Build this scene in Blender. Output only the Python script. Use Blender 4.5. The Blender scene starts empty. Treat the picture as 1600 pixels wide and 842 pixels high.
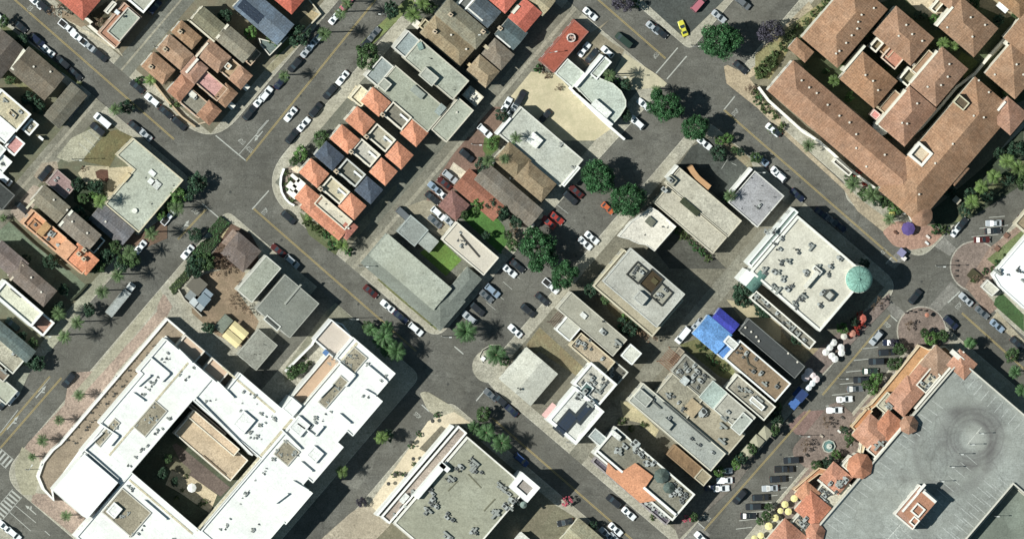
import bpy, bmesh, math, random
from mathutils import Vector, Matrix
from mathutils.bvhtree import BVHTree
random.seed(7)
sc = bpy.context.scene
COL = sc.collection
# ---------------------------------------------------------------- camera
M = 0.2                                   # metres per photograph pixel
cz = Vector((-0.115, 0.05, 1)).normalized()
cx = Vector((0, 1, 0)).cross(cz).normalized()
cy = cz.cross(cx).normalized()
cam = bpy.data.objects.new("camera", bpy.data.cameras.new("camera")); COL.objects.link(cam)
cam.data.type = 'ORTHO'; cam.data.ortho_scale = 1600 * M
cam.data.clip_start = 1; cam.data.clip_end = 2000
cam.matrix_world = Matrix(((cx.x, cy.x, cz.x, cz.x*300), (cx.y, cy.y, cz.y, cz.y*300), (cx.z, cy.z, cz.z, cz.z*300), (0, 0, 0, 1)))
sc.camera = cam
# ---------------------------------------------------------------- world, sun, exposure
SUN_EL = math.radians(44)
w = bpy.data.worlds.new("World"); sc.world = w; w.use_nodes = True
nt = w.node_tree; bg = nt.nodes["Background"]
sky = nt.nodes.new("ShaderNodeTexSky"); sky.sky_type = 'NISHITA'; sky.sun_disc = False
sky.sun_elevation = SUN_EL; sky.sun_rotation = math.radians(-89); sky.air_density = 1.0; sky.dust_density = 0.6
tint = nt.nodes.new('ShaderNodeMix'); tint.data_type = 'RGBA'; tint.blend_type = 'MULTIPLY'; tint.inputs[0].default_value = 1; tint.inputs[7].default_value = (.86, 1.05, .86, 1)
nt.links.new(sky.outputs[0], tint.inputs[6]); nt.links.new(tint.outputs[2], bg.inputs[0]); bg.inputs[1].default_value = 0.05
sd = bpy.data.lights.new("sun", 'SUN'); sd.energy = 5.0; sd.angle = math.radians(0.5); sd.color = (1, .98, .875)
so = bpy.data.objects.new("sun", sd); COL.objects.link(so)
so.rotation_euler = Vector((-1, -0.02, math.tan(SUN_EL))).to_track_quat('Z', 'Y').to_euler(); so.location = (-100, 0, 100)
sc.view_settings.view_transform = 'Standard'; sc.view_settings.look = 'None'
sc.view_settings.exposure = 0.42; sc.view_settings.gamma = 1
sc.cycles.max_bounces = 5; sc.cycles.diffuse_bounces = 2
# ---------------------------------------------------------------- coordinates
def W(px, py, h=0.0):
    """photograph point -> world point at height h"""
    u = (px - 800) * M - h * cx.z; v = (421 - py) * M - h * cy.z
    d = cx.x * cy.y - cx.y * cy.x
    return Vector(((u * cy.y - v * cx.y) / d, (cx.x * v - cy.x * u) / d, h))
K = 3.828; OX = OY = 0
def T(x, y, k=3.828):
    global K, OX, OY
    OX, OY, K = x, y, k
def g(x, y): return (x / K + OX, y / K + OY)
EU = (.7604, .6494); EV = (.6494, -.7604)
def ST(s, t): return (s*EU[0] + t*EV[0], s*EU[1] + t*EV[1])
def TS(x, y): return (x*EU[0]+y*EU[1], x*EV[0]+y*EV[1])
def S(s0, s1, t0, t1): return [ST(s0, t0), ST(s1, t0), ST(s1, t1), ST(s0, t1)]
def C(x, y, s, t):
    x, y = g(x, y); s /= 2*K; t /= 2*K
    return [(x - s*EU[0] - t*EV[0], y - s*EU[1] - t*EV[1]), (x + s*EU[0] - t*EV[0], y + s*EU[1] - t*EV[1]),
            (x + s*EU[0] + t*EV[0], y + s*EU[1] + t*EV[1]), (x - s*EU[0] + t*EV[0], y - s*EU[1] + t*EV[1])]
def Q(a, b):
    d = (b[0]-a[0], b[1]-a[1]); s = abs(d[0]*EU[0]+d[1]*EU[1]); t = abs(d[0]*EV[0]+d[1]*EV[1])
    return C((a[0]+b[0])/2, (a[1]+b[1])/2, s, t)
def P(*p): return [g(*q) for q in p]
def ccw(v):
    a = sum(v[i].x*v[(i+1) % len(v)].y - v[(i+1) % len(v)].x*v[i].y for i in range(len(v)))
    return v if a > 0 else v[::-1]
def WP(poly, h=0.0): return ccw([W(p[0], p[1], h) for p in poly])
def inset(v, d):
    n = len(v); out = []
    for i in range(n):
        a, b, c = v[i-1], v[i], v[(i+1) % n]
        e1 = (b-a).xy.normalized(); e2 = (c-b).xy.normalized()
        n1 = Vector((-e1.y, e1.x)); n2 = Vector((-e2.y, e2.x))
        k = n1 + n2; q = k.dot(n1)
        k = k / max(q, .3)
        out.append(Vector((b.x + k.x*d, b.y + k.y*d, b.z)))
    return out
def roundp(v, r, n=8):
    """round the corners of a pixel polygon; r a number or list"""
    out = []; N = len(v)
    for i in range(N):
        ri = r[i] if isinstance(r, (list, tuple)) else r
        if ri <= 0: out.append(v[i]); continue
        a, b, c = Vector(v[i-1]), Vector(v[i]), Vector(v[(i+1) % N])
        d1 = (a-b).normalized(); d2 = (c-b).normalized()
        ri = min(ri, (a-b).length*.49, (c-b).length*.49)
        p0 = b + d1*ri; p2 = b + d2*ri
        for j in range(n+1):
            f = j/n; p = p0*(1-f)**2 + b*2*f*(1-f) + p2*f*f
            out.append((p.x, p.y))
    return out
def circ(x, y, r, n=24): return [(x + r*math.cos(2*math.pi*i/n), y + r*math.sin(2*math.pi*i/n)) for i in range(n)]
# ---------------------------------------------------------------- materials
KX = 1.36
def lin(hexs):
    o = []
    for i in (0, 2, 4):
        c = int(hexs[i:i+2], 16)/255
        o.append((c/12.92 if c <= .04045 else ((c+.055)/1.055)**2.4))
    return o
MATS = {}
def mat(hexs, kind='flat', amt=None, rough=.85):
    key = (hexs, kind, amt)
    if key in MATS: return MATS[key]
    c = [min(.84, x/KX*q) for x, q in zip(lin(hexs), (.95, 1.0, 1.09))]
    g_ = sum(c)/3; c = [x*.93 + g_*.07 for x in c]
    m = bpy.data.materials.new(kind + '_' + hexs); MATS[key] = m
    m.use_nodes = True; N = m.node_tree.nodes; L = m.node_tree.links
    b = N["Principled BSDF"]; b.inputs["Roughness"].default_value = rough
    b.inputs["Specular IOR Level"].default_value = .3
    m.diffuse_color = (*c, 1)
    if kind in ('paint', 'glass', 'metal'):
        b.inputs["Base Color"].default_value = (*c, 1)
        b.inputs["Roughness"].default_value = {'paint': .3, 'glass': .12, 'metal': .4}[kind]
        b.inputs["Specular IOR Level"].default_value = .5
        if kind == 'metal': b.inputs["Metallic"].default_value = .6
        return m
    geo = N.new("ShaderNodeNewGeometry"); 
    def noise(scale, detail=3, vec=None, rough_=.6):
        n = N.new("ShaderNodeTexNoise"); n.inputs["Scale"].default_value = scale; n.inputs["Detail"].default_value = detail
        n.inputs["Roughness"].default_value = rough_
        L.new(vec or geo.outputs["Position"], n.inputs["Vector"]); return n.outputs["Fac"]
    def rng(x, lo, hi, a=.3, z=.7):
        r = N.new("ShaderNodeMapRange"); r.inputs[1].default_value = a; r.inputs[2].default_value = z
        r.inputs[3].default_value = lo; r.inputs[4].default_value = hi; L.new(x, r.inputs[0]); return r.outputs[0]
    def mul(a, b_):
        q = N.new("ShaderNodeMath"); q.operation = 'MULTIPLY'; L.new(a, q.inputs[0]); L.new(b_, q.inputs[1]); return q.outputs[0]
    A = amt if amt is not None else {'flat': .2, 'asphalt': .22, 'conc': .24, 'wall': .08, 'tile': .22, 'grass': .4, 'dirt': .3, 'leaf': .3, 'mottle': .3, 'brick': .25, 'wood': .2}[kind]
    f = mul(rng(noise(.12, 4), 1-A, 1+A), rng(noise(2.2, 2), 1-A*1.25, 1+A*1.25))
    if kind in ('flat', 'mottle', 'conc', 'asphalt'):
        f = mul(f, rng(noise(.55, 5, rough_=.75), 1-A*.8, 1+A*.5))
    if kind in ('flat', 'asphalt', 'conc') and A > .05:
        mp = N.new("ShaderNodeMapping"); mp.inputs["Rotation"].default_value = (0, 0, math.radians(40.5)); L.new(geo.outputs["Position"], mp.inputs[0])
        bk = N.new("ShaderNodeTexBrick"); L.new(mp.outputs[0], bk.inputs["Vector"]); bk.offset = .37
        bk.inputs["Scale"].default_value = 1; bk.inputs["Mortar Size"].default_value = .06; bk.inputs["Mortar Smooth"].default_value = .5
        bk.inputs["Brick Width"].default_value = {'flat': 7, 'asphalt': 17, 'conc': 1.9}[kind]; bk.inputs["Row Height"].default_value = {'flat': 2.1, 'asphalt': 5.5, 'conc': 1.9}[kind]
        bk.inputs["Color1"].default_value = (1.04,)*3 + (1,); bk.inputs["Color2"].default_value = (.95,)*3 + (1,); bk.inputs["Mortar"].default_value = (.86,)*3 + (1,)
        f = mul(f, bk.outputs["Color"])
        st_ = N.new("ShaderNodeMapping"); st_.inputs["Rotation"].default_value = (0, 0, math.radians(40.5)); st_.inputs["Scale"].default_value = (.12, 1.1, 1); L.new(geo.outputs["Position"], st_.inputs[0])
        f = mul(f, rng(noise(1.0, 3, st_.outputs[0]), 1-A*.6, 1+A*.45))
        f = mul(f, rng(noise(.9, 1, rough_=.3), 1, 1-A*1.5, .66, .74))
    if kind == 'mottle':
        v = N.new("ShaderNodeTexVoronoi"); v.inputs["Scale"].default_value = .35; v.feature = 'F1'
        L.new(geo.outputs["Position"], v.inputs["Vector"]); f = mul(f, rng(v.outputs["Color"], .78, 1.12, 0, 1))
    if kind == 'asphalt':
        nv = N.new("ShaderNodeTexNoise"); nv.inputs["Scale"].default_value = .2; L.new(geo.outputs["Position"], nv.inputs["Vector"])
        va = N.new("ShaderNodeVectorMath"); va.operation = 'MULTIPLY_ADD'; L.new(nv.outputs["Color"], va.inputs[0]); va.inputs[1].default_value = (5, 5, 0); L.new(geo.outputs["Position"], va.inputs[2])
        v = N.new("ShaderNodeTexVoronoi"); v.feature = 'DISTANCE_TO_EDGE'; v.inputs["Scale"].default_value = .085; L.new(va.outputs[0], v.inputs["Vector"])
        f = mul(f, rng(v.outputs["Distance"], .8, 1, .004, .022))
        f = mul(f, rng(noise(.05, 5, rough_=.65), .76, 1.26, .35, .65)); f = mul(f, rng(noise(.35, 2), .92, 1.1))
    if kind == 'brick':
        v = N.new("ShaderNodeTexVoronoi"); v.inputs["Scale"].default_value = 1.3
        L.new(geo.outputs["Position"], v.inputs["Vector"]); f = mul(f, rng(v.outputs["Color"], .8, 1.15, 0, 1))
    if kind == 'tile':
        uv = N.new("ShaderNodeUVMap")
        mp = N.new("ShaderNodeMapping"); mp.inputs["Scale"].default_value = (2.2, .25, 1); L.new(uv.outputs[0], mp.inputs[0])
        f = mul(f, rng(noise(1.0, 3, mp.outputs[0]), 1-A*1.1, 1+A))
        wv = N.new("ShaderNodeTexWave"); wv.bands_direction = 'Y'; wv.inputs["Scale"].default_value = .42
        wv.inputs["Distortion"].default_value = .6; L.new(uv.outputs[0], wv.inputs["Vector"])
        f = mul(f, rng(wv.outputs["Fac"], .93, 1.05, 0, 1))
        bp = N.new("ShaderNodeBump"); bp.inputs["Strength"].default_value = .35; bp.inputs["Distance"].default_value = .1
        L.new(noise(3.0, 2, mp.outputs[0]), bp.inputs["Height"]); L.new(bp.outputs[0], b.inputs["Normal"])
    if kind == 'wood':
        mp = N.new("ShaderNodeMapping"); mp.inputs["Rotation"].default_value = (0, 0, math.radians(40.5)); mp.inputs["Scale"].default_value = (4, .3, 1)
        L.new(geo.outputs["Position"], mp.inputs[0]); f = mul(f, rng(noise(1.0, 2, mp.outputs[0]), .75, 1.2))
    if kind == 'leaf':
        f = rng(geo.outputs["Random Per Island"], .45, 1.6, 0, 1)
        f = mul(f, rng(noise(.9, 2), .6, 1.4)); f = mul(f, rng(noise(.28, 2), .65, 1.35))
    mx = N.new("ShaderNodeMix"); mx.data_type = 'RGBA'; mx.blend_type = 'MULTIPLY'; mx.inputs[0].default_value = 1
    if kind == 'tile':
        m3 = N.new("ShaderNodeMix"); m3.data_type = 'RGBA'; m3.inputs[6].default_value = (*c, 1); m3.inputs[7].default_value = (min(.8, c[0]*1.12), c[1]*1.2, c[2]*1.28, 1)
        L.new(rng(noise(.3, 4, rough_=.7), 0, 1, .4, .65), m3.inputs[0]); L.new(m3.outputs[2], mx.inputs[6])
    mx.inputs[6].default_value = (*c, 1); L.new(f, mx.inputs[7])
    out = mx.outputs[2]
    if kind in ('grass', 'dirt'):
        m2 = N.new("ShaderNodeMix"); m2.data_type = 'RGBA'; L.new(rng(noise(.3, 4), 0, .8), m2.inputs[0])
        L.new(out, m2.inputs[6]); k2 = (c[0]*1.15, c[1]*.93, c[2]*.9) if kind == 'grass' else (c[0]*.72, c[1]*.76, c[2]*.72)
        m2.inputs[7].default_value = (*k2, 1); out = m2.outputs[2]
    if kind in ('asphalt', 'conc', 'mottle', 'flat'):
        m2 = N.new("ShaderNodeMix"); m2.data_type = 'RGBA'; L.new(rng(noise(.07, 3), 0, .5), m2.inputs[0])
        L.new(out, m2.inputs[6]); s = .90 if kind != 'mottle' else .8
        m2.inputs[7].default_value = (c[0]*s*1.04, c[1]*s, c[2]*s*.92, 1); out = m2.outputs[2]
    if kind == 'leaf':
        b.inputs["Roughness"].default_value = .6
    L.new(out, b.inputs["Base Color"])
    return m
WHITE = 'f8f6ee'; STUC = 'e4dccb'; TAN = 'c8b899'; CREAM = 'e6d9bd'
# ---------------------------------------------------------------- mesh helpers
def link(o, parent=None):
    COL.objects.link(o)
    if parent: o.parent = parent
    return o
def props(o, label=None, cat=None, group=None, kind=None):
    if label:
        o['label'] = ' '.join(label.split()); 
    if cat: o['category'] = cat
    if group: o['group'] = group
    if kind: o['kind'] = kind
    return o
def root(name, loc, label, cat, group=None, rz=0):
    o = bpy.data.objects.new(name, None); COL.objects.link(o); o.location = loc; o.rotation_euler = (0, 0, rz)
    o.empty_display_size = .5
    return props(o, label, cat, group)
def mesh(name, verts, faces, mats, parent=None, loc=None, midx=None, uvs=None):
    me = bpy.data.meshes.new(name)
    if loc is not None: verts = [(v[0]-loc[0], v[1]-loc[1], v[2]-loc[2]) for v in verts]
    me.from_pydata([tuple(v) for v in verts], [], faces)
    for m in (mats if isinstance(mats, (list, tuple)) else [mats]): me.materials.append(m)
    if midx:
        for i, k in enumerate(midx): me.polygons[i].material_index = k
    if uvs:
        l = me.uv_layers.new(name="UVMap")
        for i, p in enumerate(me.polygons):
            for j, li in enumerate(p.loop_indices): l.data[li].uv = uvs[i][j]
    me.update()
    o = bpy.data.objects.new(name, me)
    return link(o, parent)
class MB:
    def __init__(s): s.v = []; s.f = []; s.m = []
    def add(s, v, f, m=0):
        n = len(s.v); s.v += [tuple(x) for x in v]; s.f += [tuple(i+n for i in q) for q in f]; s.m += [m]*len(f); return s
    def prism(s, poly, z0, z1, m=0, mtop=None):
        n = len(poly)
        s.add([(p[0], p[1], z0) for p in poly] + [(p[0], p[1], z1) for p in poly], [(i, (i+1) % n, n+(i+1) % n, n+i) for i in range(n)], m)
        k = len(s.v) - 2*n
        s.f.append(tuple(range(k+n, k+2*n))); s.m.append(m if mtop is None else mtop)
        s.f.append(tuple(range(k+n-1, k-1, -1))); s.m.append(m)
        return s
    def box(s, x, y, z, a, b, c, rz=0, m=0):
        ca, sa = math.cos(rz), math.sin(rz)
        pts = [(x+ca*i*a/2-sa*j*b/2, y+sa*i*a/2+ca*j*b/2) for i, j in ((-1, -1), (1, -1), (1, 1), (-1, 1))]
        return s.prism(pts, z, z+c, m)
    def cyl(s, x, y, z0, z1, r0, r1=None, n=8, m=0):
        r1 = r0 if r1 is None else r1
        v = [(x+r0*math.cos(2*math.pi*i/n), y+r0*math.sin(2*math.pi*i/n), z0) for i in range(n)] + [(x+r1*math.cos(2*math.pi*i/n), y+r1*math.sin(2*math.pi*i/n), z1) for i in range(n)]
        return s.add(v, [(i, (i+1) % n, n+(i+1) % n, n+i) for i in range(n)] + [tuple(range(n, 2*n)), tuple(range(n-1, -1, -1))], m)
    def tube(s, pts, radii, n=6, m=0):
        vs = []; fs = []
        for i, p in enumerate(pts):
            p = Vector(p); d = (Vector(pts[min(i+1, len(pts)-1)]) - Vector(pts[max(i-1, 0)])).normalized()
            a = d.orthogonal().normalized(); b_ = d.cross(a)
            vs += [p + (a*math.cos(2*math.pi*k/n) + b_*math.sin(2*math.pi*k/n))*radii[i] for k in range(n)]
        for i in range(len(pts)-1):
            for k in range(n): fs.append((i*n+k, i*n+(k+1) % n, (i+1)*n+(k+1) % n, (i+1)*n+k))
        fs += [tuple(range(n-1, -1, -1)), tuple(range((len(pts)-1)*n, len(pts)*n))]
        return s.add(vs, fs, m)
    def out(s, name, mats, parent=None, loc=None): return mesh(name, s.v, s.f, mats, parent, loc, s.m)
    def me(s, name, mats):
        me = bpy.data.meshes.new(name); me.from_pydata(s.v, [], s.f)
        for m in (mats if isinstance(mats, (list, tuple)) else [mats]): me.materials.append(m)
        for i, k in enumerate(s.m): me.polygons[i].material_index = k
        me.update(); return me
RZU = -math.radians(40.5)        # world angle of the down-right street direction
RZV = math.radians(49.5)
ZB = .13
# ---------------------------------------------------------------- ground sheets
NP = 0
def sheet(name, poly, m, lvl=1, z=None, kind='structure', thick=None, label=None, cat=None):
    global NP
    NP += 1
    zt = (ZB + lvl*.006 + (NP % 12)*.0004) if z is None else z
    v = WP(poly, zt)
    b = MB().prism([(p.x, p.y) for p in v], zt - (thick or .003), zt)
    o = b.out(name, m)
    return props(o, kind=kind)
def strips(name, segs, width, m, z, kind='structure'):
    b = MB()
    for p, q in segs:
        a = W(*p, z); c = W(*q, z); d = (c-a).xy.normalized(); n = Vector((-d.y, d.x))*width/2
        b.prism([(a.x+n.x*-1, a.y-n.y), (c.x-n.x, c.y-n.y), (c.x+n.x, c.y+n.y), (a.x+n.x, a.y+n.y)], z-.002, z)
    return props(b.out(name, m), kind=kind)
# ---------------------------------------------------------------- buildings
GLASS = mat('3c4a54', 'glass'); FRAME = mat('d8d4c8', 'wall'); DARK = mat('2c2c2c', 'wall'); METAL = mat('b4b6b2', 'metal')
wb = MB(); wb.box(0, 0, 0, 1.5, .12, 1.4, 0, 0); wb.box(0, -.02, .1, 1.3, .12, 1.2, 0, 1)
WIN = wb.me('window', [FRAME, GLASS])
dbm = MB(); dbm.box(0, 0, 0, 1.3, .14, 2.3, 0, 0); dbm.box(0, -.03, .05, 1.0, .12, 2.1, 0, 1)
DOOR = dbm.me('door', [FRAME, mat('6b5444', 'wall')])
def unit_mesh(k):
    b = MB()
    if k == 0: b.box(0, 0, 0, 1.7, 1.1, .9, 0, 0); b.cyl(.3, 0, .9, 1.0, .4, n=10, m=1); b.box(-.9, 0, 0, .5, .5, .4, 0, 0)
    if k == 1: b.box(0, 0, 0, 1.0, 1.0, .7, 0, 0); b.cyl(0, 0, .7, .78, .38, n=10, m=1); b.box(1.0, .3, .1, .9, .25, .2, 0, 1)
    if k == 2: b.cyl(0, 0, 0, .7, .22, n=8, m=0); b.cyl(0, 0, .7, .9, .38, .2, n=8, m=1); b.cyl(.9, .3, 0, .5, .15, n=6, m=1)
    if k == 3: b.box(0, 0, .25, 2.6, .7, .6, 0, 0); b.box(-1.1, 0, 0, .3, .6, .25, 0, 1); b.box(1.1, 0, 0, .3, .6, .25, 0, 1); b.box(.2, .9, 0, .7, .7, 1.0, 0, 0)
    return b.me('rooftop_unit', [mat(['b4b6b0', '8e908c', 'c8c8c0', '9c9e96'][k], 'wall'), mat('3e403e', 'wall')])
UNITS = [unit_mesh(k) for k in range(4)]
vb = MB(); vb.cyl(0, 0, -.3, .5, .28, n=8, m=0); vb.cyl(0, 0, .5, .62, .42, n=8, m=0); VENT = vb.me('roof_vent', [mat('e6ddcc', 'wall')])
ch = MB(); ch.box(0, 0, -1.2, 1.1, .9, 2.2, 0, 0); ch.box(0, 0, 1.0, 1.4, 1.2, .2, 0, 0); ch.cyl(0, 0, 1.2, 1.5, .25, n=8, m=1); CHIM = ch.me('chimney', [mat('cdb79a', 'wall'), DARK])
sk = MB(); sk.box(0, 0, -.05, 1.8, 1.3, .35, 0, 0); sk.box(0, 0, .3, 1.5, 1.0, .08, 0, 1); SKY = sk.me('skylight', [mat('c9c9c2', 'wall'), mat('eef2f2', 'glass')])
pn = MB(); pn.box(0, 0, .2, 1.6, 1.0, .08, 0, 1); pn.box(0, 0, 0, .1, .8, .2, 0, 0); PANEL = pn.me('solar_panel', [METAL, mat('2e3a4a', 'wall')])
def put(name, me, parent, p, rz=0, sc_=1, base=None):
    o = bpy.data.objects.new(name, me); link(o, parent); o.location = p - (base or parent).location; o.rotation_euler = (0, 0, rz)
    o.scale = (sc_,)*3 if not isinstance(sc_, tuple) else sc_
    return o
def pitched(v, h, pitch, hip, over, th=.22):
    """v: 4 world corners at eaves; returns verts, faces, gable faces, uvs"""
    v = inset(v, -over)
    a, b, c, d = v
    if (b-a).length < (c-b).length: a, b, c, d = b, c, d, a      # long side a-b
    Lx = (b-a).length; wd = (c-b).length; e = (b-a).normalized()
    rise = wd/2*pitch; ins = min(wd/2, Lx/2)*hip
    m1 = (a+d)/2 + e*ins; m2 = (b+c)/2 - e*ins
    z0 = h - over*pitch; up = Vector((0, 0, 1))
    V = [Vector((p.x, p.y, z0)) for p in (a, b, c, d)] + [Vector((m1.x, m1.y, z0+rise)), Vector((m2.x, m2.y, z0+rise))]
    V += [p - up*th for p in V[:4]]
    F = [(0, 1, 5, 4), (2, 3, 4, 5), (3, 0, 4), (1, 2, 5)]
    side = [(6, 7, 1, 0), (7, 8, 2, 1), (8, 9, 3, 2), (9, 6, 0, 3), (9, 8, 7, 6)]
    uvs = []
    for f in F:
        p0, p1 = V[f[0]], V[f[1]]; ex = (p1-p0).normalized(); nn = ex.cross((V[f[2]]-p0)).normalized(); ey = nn.cross(ex)
        uvs.append([((V[i]-p0).dot(ex), (V[i]-p0).dot(ey)) for i in f])
    uvs += [[(0, 0)]*len(f) for f in side]
    mi = [0, 0, (0 if hip > .2 else 1), (0 if hip > .2 else 1)] + [1]*5
    return V, F+side, mi, uvs, z0+rise
class Bld:
    def __init__(s, name, label, cat='building', group=None, at=None):
        s.name, s.label, s.cat, s.group = name, label, cat, group; s.r = None; s.nw = 0; s.h = 0; s.surf = []; s.bvh = None; s.nb = 0
    def drop(s, x, y, z):
        if s.nb != len(s.surf):
            V = []; F = []
            for o in s.surf:
                k = len(V); V += [v.co + s.r.location for v in o.data.vertices]; F += [tuple(i+k for i in p.vertices) for p in o.data.polygons]
            s.bvh = BVHTree.FromPolygons(V, F); s.nb = len(s.surf)
        if s.bvh:
            hit = s.bvh.ray_cast(W(x, y, 60), -cz)
            if hit[0] is not None: return hit[0]
        return W(x, y, z)
    def _root(s, poly, h):
        if s.r is None:
            v = WP(poly, h); c = sum(v, Vector())/len(v); s.r = root(s.name, (c.x, c.y, ZB), s.label, s.cat, s.group)
        return s.r
    def windows(s, v, z0, h, nmax=14):
        n = len(v); k = 0
        es = sorted(range(n), key=lambda i: -(v[(i+1) % n]-v[i]).y if True else 0)
        for i in es:
            a, b = v[i], v[(i+1) % n]; L = (b-a).xy.length
            if L < 3.2: continue
            e = (b-a).xy.normalized(); nr = Vector((e.y, -e.x)); m = max(1, int(L/3.6)); fl = max(1, int((h-z0)/3.1))
            if nr.x > .3: m = min(m, 2)
            for j in range(m):
                for f in range(fl):
                    if k >= nmax or s.nw >= 60: return
                    q = a.xy + e*(L*(j+.5)/m) + nr*.03
                    is_door = (f == 0 and j == m//2 and z0 < .3 and k < 3)
                    z = z0 + f*3.1 + (0.0 if is_door else 1.0)
                    if z + 1.5 > h: continue
                    o = put('door' if is_door else 'window', DOOR if is_door else WIN, s.r, Vector((q.x, q.y, z)), math.atan2(e.y, e.x))
                    s.nw += 1; k += 1
    def flat(s, poly, h, roof='a9ab9b', wall=STUC, par=.5, z0=ZB, rk='flat', pw=.35, win=True, wk='wall', nm='roof', amt=None):
        r = s._root(poly, h); v = WP(poly, h); loc = r.location; n = len(v)
        inn = inset(v, pw); zr = h - par
        b = MB()
        V = [(p.x, p.y, z0) for p in v] + [(p.x, p.y, h) for p in v] + [(p.x, p.y, h) for p in inn] + [(p.x, p.y, zr-.1) for p in inn]
        F = []
        for i in range(n):
            j = (i+1) % n
            for k in range(3): F.append((k*n+i, k*n+j, (k+1)*n+j, (k+1)*n+i))
        b.add(V, F); b.out('wall', mat(wall, wk), r, loc)
        rf = MB(); inn2 = inset(v, pw*.9 if par > .1 else -.15)
        rf.prism([(p.x, p.y) for p in inn2], zr-.15, zr if par > .1 else h+.06)
        s.roof = rf.out(nm, mat(roof, rk, amt), r, loc); s.surf.append(s.roof)
        if win: s.windows(v, z0, h)
        s.h = zr if par > .1 else h+.06
        return s
    def hip(s, poly, h, roof='9a7358', wall=STUC, pitch=.38, hip=1.0, over=.45, z0=ZB, win=True, rk='tile'):
        r = s._root(poly, h); v = WP(poly, h); loc = r.location; vi = inset(v, .02)
        b = MB(); n = len(v)
        b.add([(p.x, p.y, z0) for p in vi] + [(p.x, p.y, h-.05) for p in vi], [(i, (i+1) % n, n+(i+1) % n, n+i) for i in range(n)])
        b.out('wall', mat(wall, 'wall'), r, loc)
        V, F, mi, uv, top = pitched(v, h, pitch, hip, over)
        s.roof = mesh('roof', V, F, [mat(roof, rk), mat(wall, 'wall')], r, loc, mi, uv); s.surf.append(s.roof)
        if win: s.windows(vi, z0, h)
        s.h = h; s.top = top
        return s
    def gable(s, poly, h, roof='8a7a64', wall=STUC, pitch=.32, **k): return s.hip(poly, h, roof, wall, pitch, hip=0.0, **k)
    def cone(s, x, y, r_, h, n, roof, wall=STUC, rise=2.2, z0=ZB, over=.3, nm='roof', a0=0.2):
        x, y = g(x, y); c = W(x, y, h); r_ = r_/K*M
        rt = s._root([(x-3, y), (x, y+3), (x+3, y)], h); loc = rt.location
        pts = [(c.x+r_*math.cos(2*math.pi*i/n+a0), c.y+r_*math.sin(2*math.pi*i/n+a0)) for i in range(n)]
        MB().prism(pts, z0, h).out('wall', mat(wall, 'wall'), rt, loc)
        R = r_+over; V = [(c.x+R*math.cos(2*math.pi*i/n+a0), c.y+R*math.sin(2*math.pi*i/n+a0), h) for i in range(n)] + [(c.x, c.y, h+rise)]
        F = [(i, (i+1) % n, n) for i in range(n)] + [tuple(range(n-1, -1, -1))]
        mesh(nm, V, F, mat(roof, 'tile'), rt, loc)
        s.windows([Vector((p[0], p[1], h)) for p in pts], z0, h, 4)
        return s
    def units(s, pts, z=None, k=None, size=1.0):
        z = s.h if z is None else z
        for i, p in enumerate(pts):
            kk = k if k is not None else random.choice((0, 1, 2, 3, 0, 1))
            q = s.drop(*g(*p), z); put('rooftop_unit', UNITS[kk], s.r, q, RZU + random.choice((0, math.pi/2, math.pi)), size*random.uniform(.8, 1.15))
        return s
    def cluster(s, x, y, n, rs, rt, z=None, size=.8):
        pts = []
        for i in range(n):
            a = random.uniform(-rs, rs); b = random.uniform(-rt, rt)
            pts.append((x + a*EU[0] + b*EV[0], y + a*EU[1] + b*EV[1]))
        return s.units(pts, z, None, size)
    def vents(s, pts, z=None):
        for p in pts: put('vent', VENT, s.roof, s.drop(*g(*p), (z or s.h)), 0, .8, base=s.r)
        return s
    def sky(s, pts, z=None, size=1.0, rz=RZU, nm='skylight'):
        for p in pts: put(nm, SKY, s.roof, s.drop(*g(*p), s.h if z is None else z), rz, size, base=s.r)
        return s
    def chim(s, pts, z):
        for p in pts: put('chimney', CHIM, s.roof, s.drop(*g(*p), z), RZU, base=s.r)
        return s
    def panels(s, x, y, ns, nt_, z=None, ds=None, dt=None):
        z = s.h if z is None else z; ds = 1.7*K/M*1.0; dt = 1.1*K/M
        for i in range(ns):
            for j in range(nt_):
                a = (i-(ns-1)/2)*ds; b = (j-(nt_-1)/2)*dt
                put('solar_panel', PANEL, s.r, s.drop(*g(x+a*EU[0]+b*EV[0], y+a*EU[1]+b*EV[1]), z), RZU)
        return s
    def block(s, poly, z, hh, m=WHITE, nm='parapet', kind='wall'):
        v = WP(poly, z+hh); r = s._root(poly, z+hh)
        if z > ZB:                                   # stand on what is below: the roof, else the ground
            s.drop(0, 0, 0); zs = []
            for q in v + [sum(v, Vector())/len(v)]:
                hit = s.bvh.ray_cast(Vector((q.x, q.y, z+.4)), Vector((0, 0, -1))) if s.bvh else (None,)
                zs.append(hit[0].z if hit[0] is not None else ZB)
            lo = ZB if sum(q < ZB+.01 for q in zs) >= 3 else zs[-1]
            if lo < z-.1: z, hh = lo, z+hh-lo
        MB().prism([(p.x, p.y) for p in v], z, z+hh).out(nm, mat(m, kind), r, r.location)
        return s
    def beams(s, poly, z, n, m='7a5a44', nm='pergola', along='s', t=.2):
        v = WP(poly, z); r = s._root(poly, z); p = [W(*q, z) for q in poly]
        if along == 't': p = p[1:] + p[:1]
        b = MB()
        for i in range(n):
            f = (i+.5)/n; a = p[0].lerp(p[3], f); c = p[1].lerp(p[2], f); d = (c-a).xy.normalized(); k = Vector((-d.y, d.x))*t/2
            b.prism([(a.x-k.x, a.y-k.y), (c.x-k.x, c.y-k.y), (c.x+k.x, c.y+k.y), (a.x+k.x, a.y+k.y)], z-.2, z)
        for q in p: b.box(q.x, q.y, ZB, .2, .2, z-.2-ZB)
        b.out(nm, mat(m, 'wood'), r, r.location); return s
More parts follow.
